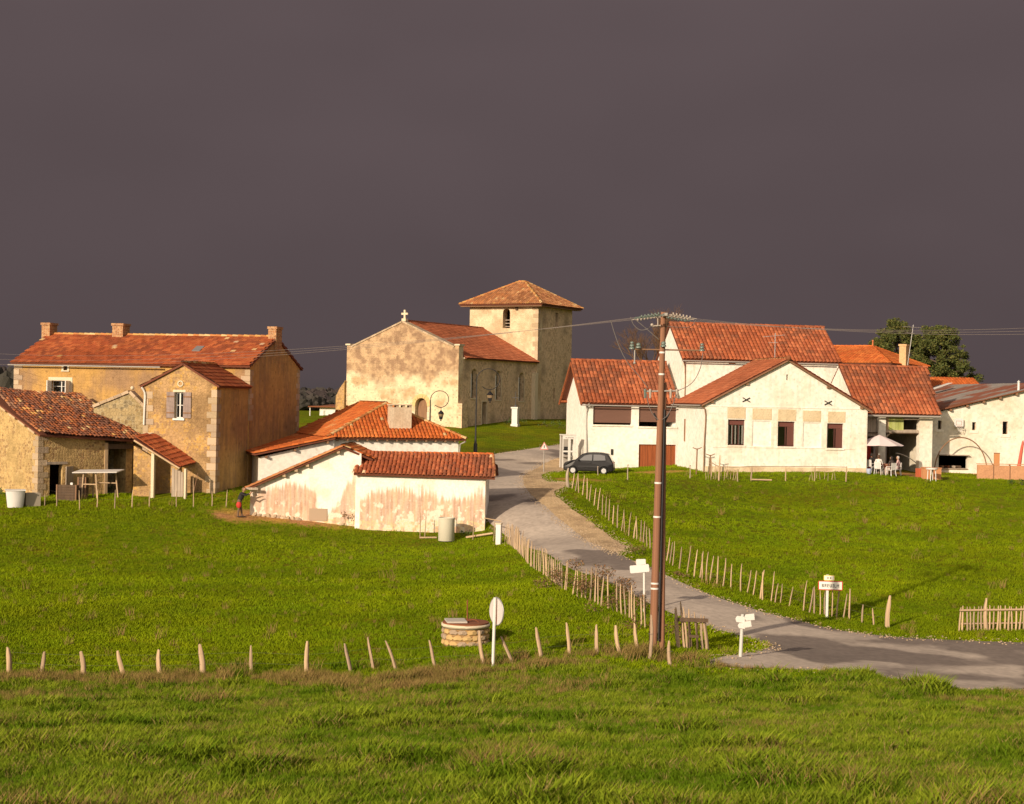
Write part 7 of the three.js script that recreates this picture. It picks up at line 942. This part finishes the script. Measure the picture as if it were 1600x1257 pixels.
function evergreen(px, top, base, D, w, label) {
  const a = at(px, base, D), y0 = ht(a.x, a.z), g = thing('evergreen_tree', label, 'tree', V(a.x, y0, a.z), 0, 'evergreens behind the village'), H = at(px, top, D).y - y0, C = [];
  mesh('trunk', rod(V(0, -0.5, 0), V(0.1, H * 0.9, 0), 0.28, 0.06, 9), M.bark, g); const L = [];
  for (let i = 0; i < 230; i++) { const f = Math.pow(rnd(), 0.9), y = H * (0.3 + 0.67 * f), R = w * Math.pow(1 - 0.86 * f, 0.75) * rr(0.3, 1.1), an = rr(0, 6.283), r = rr(0.3, 0.75) * (1.15 - 0.4 * f); C.push([Math.cos(an) * R, y, Math.sin(an) * R, r, r * 0.75]); if (i % 2) L.push(rod(V(0, y - 0.5, 0), V(Math.cos(an) * R * 0.9, y, Math.sin(an) * R * 0.9), 0.06, 0.02, 4)); }
  C.push([0, H - 0.5, 0, 0.55]); mesh('limbs', L, M.bark, g); const cr = mesh('crown', leaves(C, 700, 0.15, [[0.075, 0.095, 0.014], [0.09, 0.105, 0.018], [0.055, 0.075, 0.012], [0.12, 0.11, 0.02]]), M.leaf, g); void cr;
}
evergreen(1398, 497, 640, 168, 4.9, 'dark evergreen tree behind the orange hipped roof'); evergreen(1464, 508, 640, 165, 5.2, 'broad dark evergreen tree right of the tall aerial'); evergreen(1368, 528, 640, 176, 2.2, 'low dark evergreen behind the roof finial');
{ // bare brown tree behind the pole
  const a = at(1010, 650, 165), y0 = ht(a.x, a.z), g = thing('bare_tree', 'bare brown winter tree showing behind the utility pole', 'tree', V(a.x, y0, a.z), 0), H = at(1005, 496, 165).y - y0, T = [], W = [];
  const grow = (p, d, len, r, k) => { const q = p.clone().addScaledVector(d, len); (k < 2 ? T : W).push(rod(p, q, r, r * 0.68, k < 2 ? 7 : 3)); if (k > 6) return; const n = k === 0 ? 6 : 3; for (let i = 0; i < n; i++) { const e = d.clone().add(V(rr(-1, 1), rr(-0.3, 0.7), rr(-1, 1)).multiplyScalar(0.5)).normalize(); grow(q.clone().addScaledVector(d, -len * rr(0, 0.35)), e, len * rr(0.62, 0.85), r * 0.6, k + 1); } };
  grow(V(0, -0.3, 0), V(0, 1, 0), H * 0.33, 0.24, 0); mesh('trunk', T, M.bark, g); mesh('crown', W, std(0.20, 0.11, 0.055, 1), g);
}
function bush(px, py, w, h, label, pal, cat = 'bush', size = 0.09, dens = 300) { const p = gnd(px, py), g = thing('bush', label, cat, p, 0), C = [], L = []; for (let i = 0; i < Math.max(4, w * 5); i++) { const x = rr(-w, w), z = rr(-0.35, 0.35), y = h * rr(0.2, 0.75) * (1 - 0.5 * (x / w) ** 2); C.push([x, y, z, rr(0.2, 0.38) * Math.max(0.6, h), rr(0.2, 0.3) * h]); L.push(rod(V(x * 0.6, -0.1, z), V(x, y, z), 0.012, 0.006, 4)); } mesh('stems', L, M.bark, g); mesh('foliage', leaves(C, dens, size, pal, 1), M.leaf, g); }
const gr = [[0.05, 0.10, 0.014], [0.07, 0.12, 0.02], [0.04, 0.075, 0.012]], br = [[0.20, 0.105, 0.045], [0.26, 0.15, 0.07], [0.12, 0.10, 0.03], [0.16, 0.07, 0.03]];
bush(836, 664, 2.6, 0.8, 'low dark green bushes along the foot of the church wall', gr); bush(868, 668, 2.2, 0.6, 'low spreading shrub on the church mound', gr); bush(799, 664, 0.5, 1.1, 'small dark bush behind the stone pillar', gr);
bush(508, 812, 1.5, 1.0, 'green nettles at the foot of the stained shed wall', gr); bush(472, 808, 0.4, 0.7, 'small weed growing from the shed footing', gr); bush(548, 822, 0.7, 1.0, 'brown dry weeds at the corner of the shed', br); bush(722, 838, 0.7, 0.5, 'weeds beside the water tank', gr);
bush(905, 918, 1.6, 1.35, 'brown bramble tangle in the stake fence', br, 'bramble', 0.06, 900); bush(928, 936, 1.7, 1.4, 'reddish bramble tangle leaning on the stake fence', br, 'bramble', 0.06, 900); bush(968, 957, 1.3, 1.1, 'dry bramble patch between stakes near the pole', br, 'bramble', 0.06, 900); bush(1043, 1000, 0.9, 0.9, 'dry brown weeds behind the board gate', br, 'bramble', 0.06, 900); bush(1000, 985, 0.6, 0.8, 'dry weeds at the foot of the utility pole', br, 'bramble', 0.06, 900);
bush(1010, 868, 1.3, 0.8, 'dry brown weeds in the field-side fence', br, 'bramble', 0.06, 900); bush(1078, 903, 1.1, 0.5, 'low dry grass clump in the field-side fence', br, 'bramble', 0.06, 900); bush(220, 770, 2.2, 0.6, 'dark nettles along the porch of the farmhouse', gr); bush(1590, 758, 0.5, 0.8, 'green plant beside the terracotta wall', gr); bush(12, 775, 1.0, 0.7, 'weeds at the foot of the barn gable', gr);
{ // far woodland
  const ico = new THREE.IcosahedronGeometry(1, 2), p = ico.attributes.position; for (let i = 0; i < p.count; i++) { const x = p.getX(i), y = p.getY(i), z = p.getZ(i), k = 0.75 + 0.5 * hash(Math.round(x * 50), Math.round(y * 50), Math.round(z * 50)); p.setXYZ(i, x * k, y * k, z * k); } ico.computeVertexNormals();
  const n = 2600, m = new THREE.InstancedMesh(ico, std(0.040, 0.032, 0.028, 1), n), o = new THREE.Object3D(), c = new THREE.Color(); m.name = 'far_woodland'; m.userData.kind = 'stuff'; tag(m, 'dark distant woodland along the horizon', 'woodland', null, 'stuff');
  for (let i = 0; i < n; i++) { const a = rr(-0.42, 0.42), D = rr(430, 620), x = Math.tan(a) * D, px = 800 + Math.tan(a) * FPX, hh = mix(9.5, 5.0, sst(60, 420, px)) * rr(0.75, 1.02) * D / 500; o.position.set(x, 6.6 + hh * 0.5, -D); o.scale.set(rr(1.6, 3.4), hh * 0.6 * rr(0.7, 1.05), rr(1.6, 3.4)); o.rotation.y = rr(0, 6); o.updateMatrix(); m.setMatrixAt(i, o.matrix); const g = rr(0.7, 1.25); m.setColorAt(i, c.setRGB(g, g * rr(0.9, 1.15), g)); }
  scene.add(m);
}
// ---------------------------------------------------------------- grass
{
  function tuft(n, h, spread, bend, w) { const pos = [], nor = []; for (let i = 0; i < n; i++) { const a = rr(0, 6.283), r = spread * Math.sqrt(rnd()), x = Math.cos(a) * r, z = Math.sin(a) * r, L = h * rr(0.55, 1.1), b = rr(0, 6.283), bx = Math.cos(b) * bend * L, bz = Math.sin(b) * bend * L, t = rr(0, 6.283), wx = Math.cos(t) * w, wz = Math.sin(t) * w, p0 = [x - wx, 0, z - wz], p1 = [x + wx, 0, z + wz], q0 = [x - wx * 0.7 + bx * 0.35, L * 0.6, z - wz * 0.7 + bz * 0.35], q1 = [x + wx * 0.7 + bx * 0.35, L * 0.6, z + wz * 0.7 + bz * 0.35], tp = [x + bx, L * 0.95, z + bz]; for (const q of [p0, p1, q0, p1, q1, q0, q0, q1, tp]) { pos.push(...q); } } const g = new THREE.BufferGeometry(); g.setAttribute('position', new THREE.Float32BufferAttribute(pos, 3)); g.computeVertexNormals(); return g; }
  const blade = (r) => new THREE.MeshPhysicalMaterial({ specularIntensity: 0.15, color: 0xffffff, roughness: r, side: THREE.DoubleSide });
  const onRoad = (x, z) => inPoly(x, z, roadP) || inPoly(x, z, vergeP), blocked = (x, z) => foot.some((P) => inPoly(x, z, P));
  const bb = (P) => [Math.min(...P.map((q) => q[0])), Math.max(...P.map((q) => q[0])), Math.min(...P.map((q) => q[1])), Math.max(...P.map((q) => q[1]))], rb = bb(roadP), vb = bb(vergeP), near = (b, x, z) => x > b[0] && x < b[1] && z > b[2] && z < b[3];
  const sets = [['near_meadow_grass', 'long green grass of the near meadow', [tuft(10, 0.135, 0.08, 0.42, 0.0075), tuft(9, 0.175, 0.085, 0.5, 0.008)], [], 3], ['meadow_grass', 'short green grass of the meadows around the village', [tuft(13, 0.085, 0.13, 0.5, 0.010), tuft(11, 0.11, 0.14, 0.5, 0.011)], [], 3], ['dry_grass', 'dry straw-coloured grass along fences and banks', [tuft(12, 0.28, 0.09, 0.45, 0.0055)], [], 2]];
  const dryLine = [[0, 1062], [300, 1062], [480, 1062], [600, 1080], [690, 1055], [850, 1036], [1010, 1032], [1060, 1048], [1200, 1040]].map(([x, y]) => gnd(x, y));
  const dryDist = (x, z) => { let d = 99; for (let i = 0; i < dryLine.length - 1; i++) { const a = dryLine[i], b = dryLine[i + 1], t = clamp(((x - a.x) * (b.x - a.x) + (z - a.z) * (b.z - a.z)) / ((b.x - a.x) ** 2 + (b.z - a.z) ** 2), 0, 1); d = Math.min(d, Math.hypot(x - a.x - t * (b.x - a.x), z - a.z - t * (b.z - a.z))); } return d; };
  const hN = (x, z) => ht(x, z);
  for (let D = 13; D < 128; ) { const step = D < 57 ? 0.5 : 1, dens = D < 57 ? clamp(150 * Math.pow(22 / D, 0.95), 58, 150) : clamp(46 * Math.pow(57 / D, 1.6), 11, 46), half = 0.335 * D + 2.5, n = Math.round(dens * step * 2 * half);
    for (let i = 0; i < n; i++) { const x = rr(-half, half), z = -(D + rnd() * step); if ((near(rb, x, z) && inPoly(x, z, roadP)) || (near(vb, x, z) && inPoly(x, z, vergeP))) continue; if (D > 85 && blocked(x, z)) continue; if (D > 80 && earthAt(x, z) > 0.4 + 0.5 * rnd()) continue;
      const big = fbm(x * 0.22 + 40, z * 0.22 + 40, 3), mid = fbm(x * 0.9, z * 0.9, 3, 0, 31), dl = D < 62 && D > 45 ? dryDist(x, z) : 99, front = D < 60 && -z + rr(-4, 4) < 55;
      const dryP = 0.8 * (1 - sst(0.3, 1.7, dl)) * sst(0.38, 0.56, fbm(x * 0.7 + 3, z * 0.9, 3, 0, 55)) + (front ? 0.22 * sst(0.50, 0.75, fbm(x * 0.5 + 7, z * 0.5, 3, 0, 77)) : 0.01);
      const st = 0.94 + 0.3 * sst(0.3, 0.7, fbm(x * 0.12 + 60, z * 0.35 + 60, 3, 0, 83)), k = rnd() < dryP ? 2 : front ? 0 : 1, sc = (k === 1 ? 0.8 + 0.6 * big : 0.35 + 1.1 * mid + 0.9 * sst(0.58, 0.72, fbm(x * 0.55 + 20, z * 0.55, 3, 0, 44))) * rr(0.75, 1.25) * (k === 2 && D < 45 ? 0.7 : 1) * (k === 0 && x > 8 && D > 49 ? 1 + 0.9 * sst(0.45, 0.65, fbm(x * 0.8, z * 0.8, 2, 0, 19)) : 1), y = hN(x, z) - 0.01;
      let C; if (k === 2) C = c3([0.30, 0.19, 0.075], [0.20, 0.17, 0.04], rnd()); else { const t = clamp((mid - 0.35) * 2.2 + rr(-0.4, 0.4), 0, 1), u = clamp((big - 0.3) * 2 + rr(-0.2, 0.2), 0, 1); C = k === 0 ? c3([0.085, 0.150, 0.004], [0.205, 0.255, 0.016], t) : c3([0.115, 0.180, 0.002], [0.205, 0.250, 0.003], 0.5 * t + 0.5 * u); if (k === 0 && rnd() < 0.08) C = [0.24, 0.19, 0.06]; }
      sets[k][3].push([x, y, z, sc, rr(0, 6.283), k === 1 ? C.map((q) => q * st) : C]); }
    D += step; }
  for (const [name, label, geos, list] of sets) { const root = new THREE.Group(); root.name = name; tag(root, label, 'grass', null, 'stuff'); scene.add(root);
    geos.forEach((g, v) => { const sub = list.filter((_, i) => i % geos.length === v), m = new THREE.InstancedMesh(g, blade(0.75), sub.length), o = new THREE.Object3D(), c = new THREE.Color(); m.name = 'blades'; m.userData.kind = 'stuff'; sub.forEach(([x, y, z, s, a, C], i) => { o.position.set(x, y, z); o.rotation.set(0, a, 0); o.scale.set(s * 1.1, s, s * 1.1); o.updateMatrix(); m.setMatrixAt(i, o.matrix); m.setColorAt(i, c.setRGB(...C)); }); m.castShadow = m.receiveShadow = true; root.add(m); });
     }
}

{ // loose gravel along the edge of the sandy verge and the road
  const g = new THREE.IcosahedronGeometry(0.03, 0).scale(1.2, 0.6, 1), n = 5200, m = new THREE.InstancedMesh(g, std(1, 1, 1, 1), n), o = new THREE.Object3D(), c = new THREE.Color(); m.name = 'gravel'; tag(m, 'loose pale gravel along the road edge', 'gravel', null, 'stuff');
  for (let i = 0; i < n; i++) { const P = i < 2600 ? vergeP : roadP, k = Math.floor(rnd() * P.length), a = P[k], b = P[(k + 1) % P.length], t = rnd(), x = mix(a[0], b[0], t) + rr(-0.35, 0.35) + rr(-0.3, 0.3), z = mix(a[1], b[1], t) + rr(-0.5, 0.5) + rr(-0.4, 0.4), s = rr(0.4, 1.5); o.position.set(x, ht(x, z) + 0.05, z); o.rotation.set(0, rr(0, 6), 0); o.scale.set(s, s, s); o.updateMatrix(); m.setMatrixAt(i, o.matrix); const q = rr(0.7, 1.1); m.setColorAt(i, c.setRGB(0.5 * q, 0.38 * q, 0.25 * q)); }
  m.castShadow = m.receiveShadow = true; scene.add(m);
}

renderer.render(scene, camera);
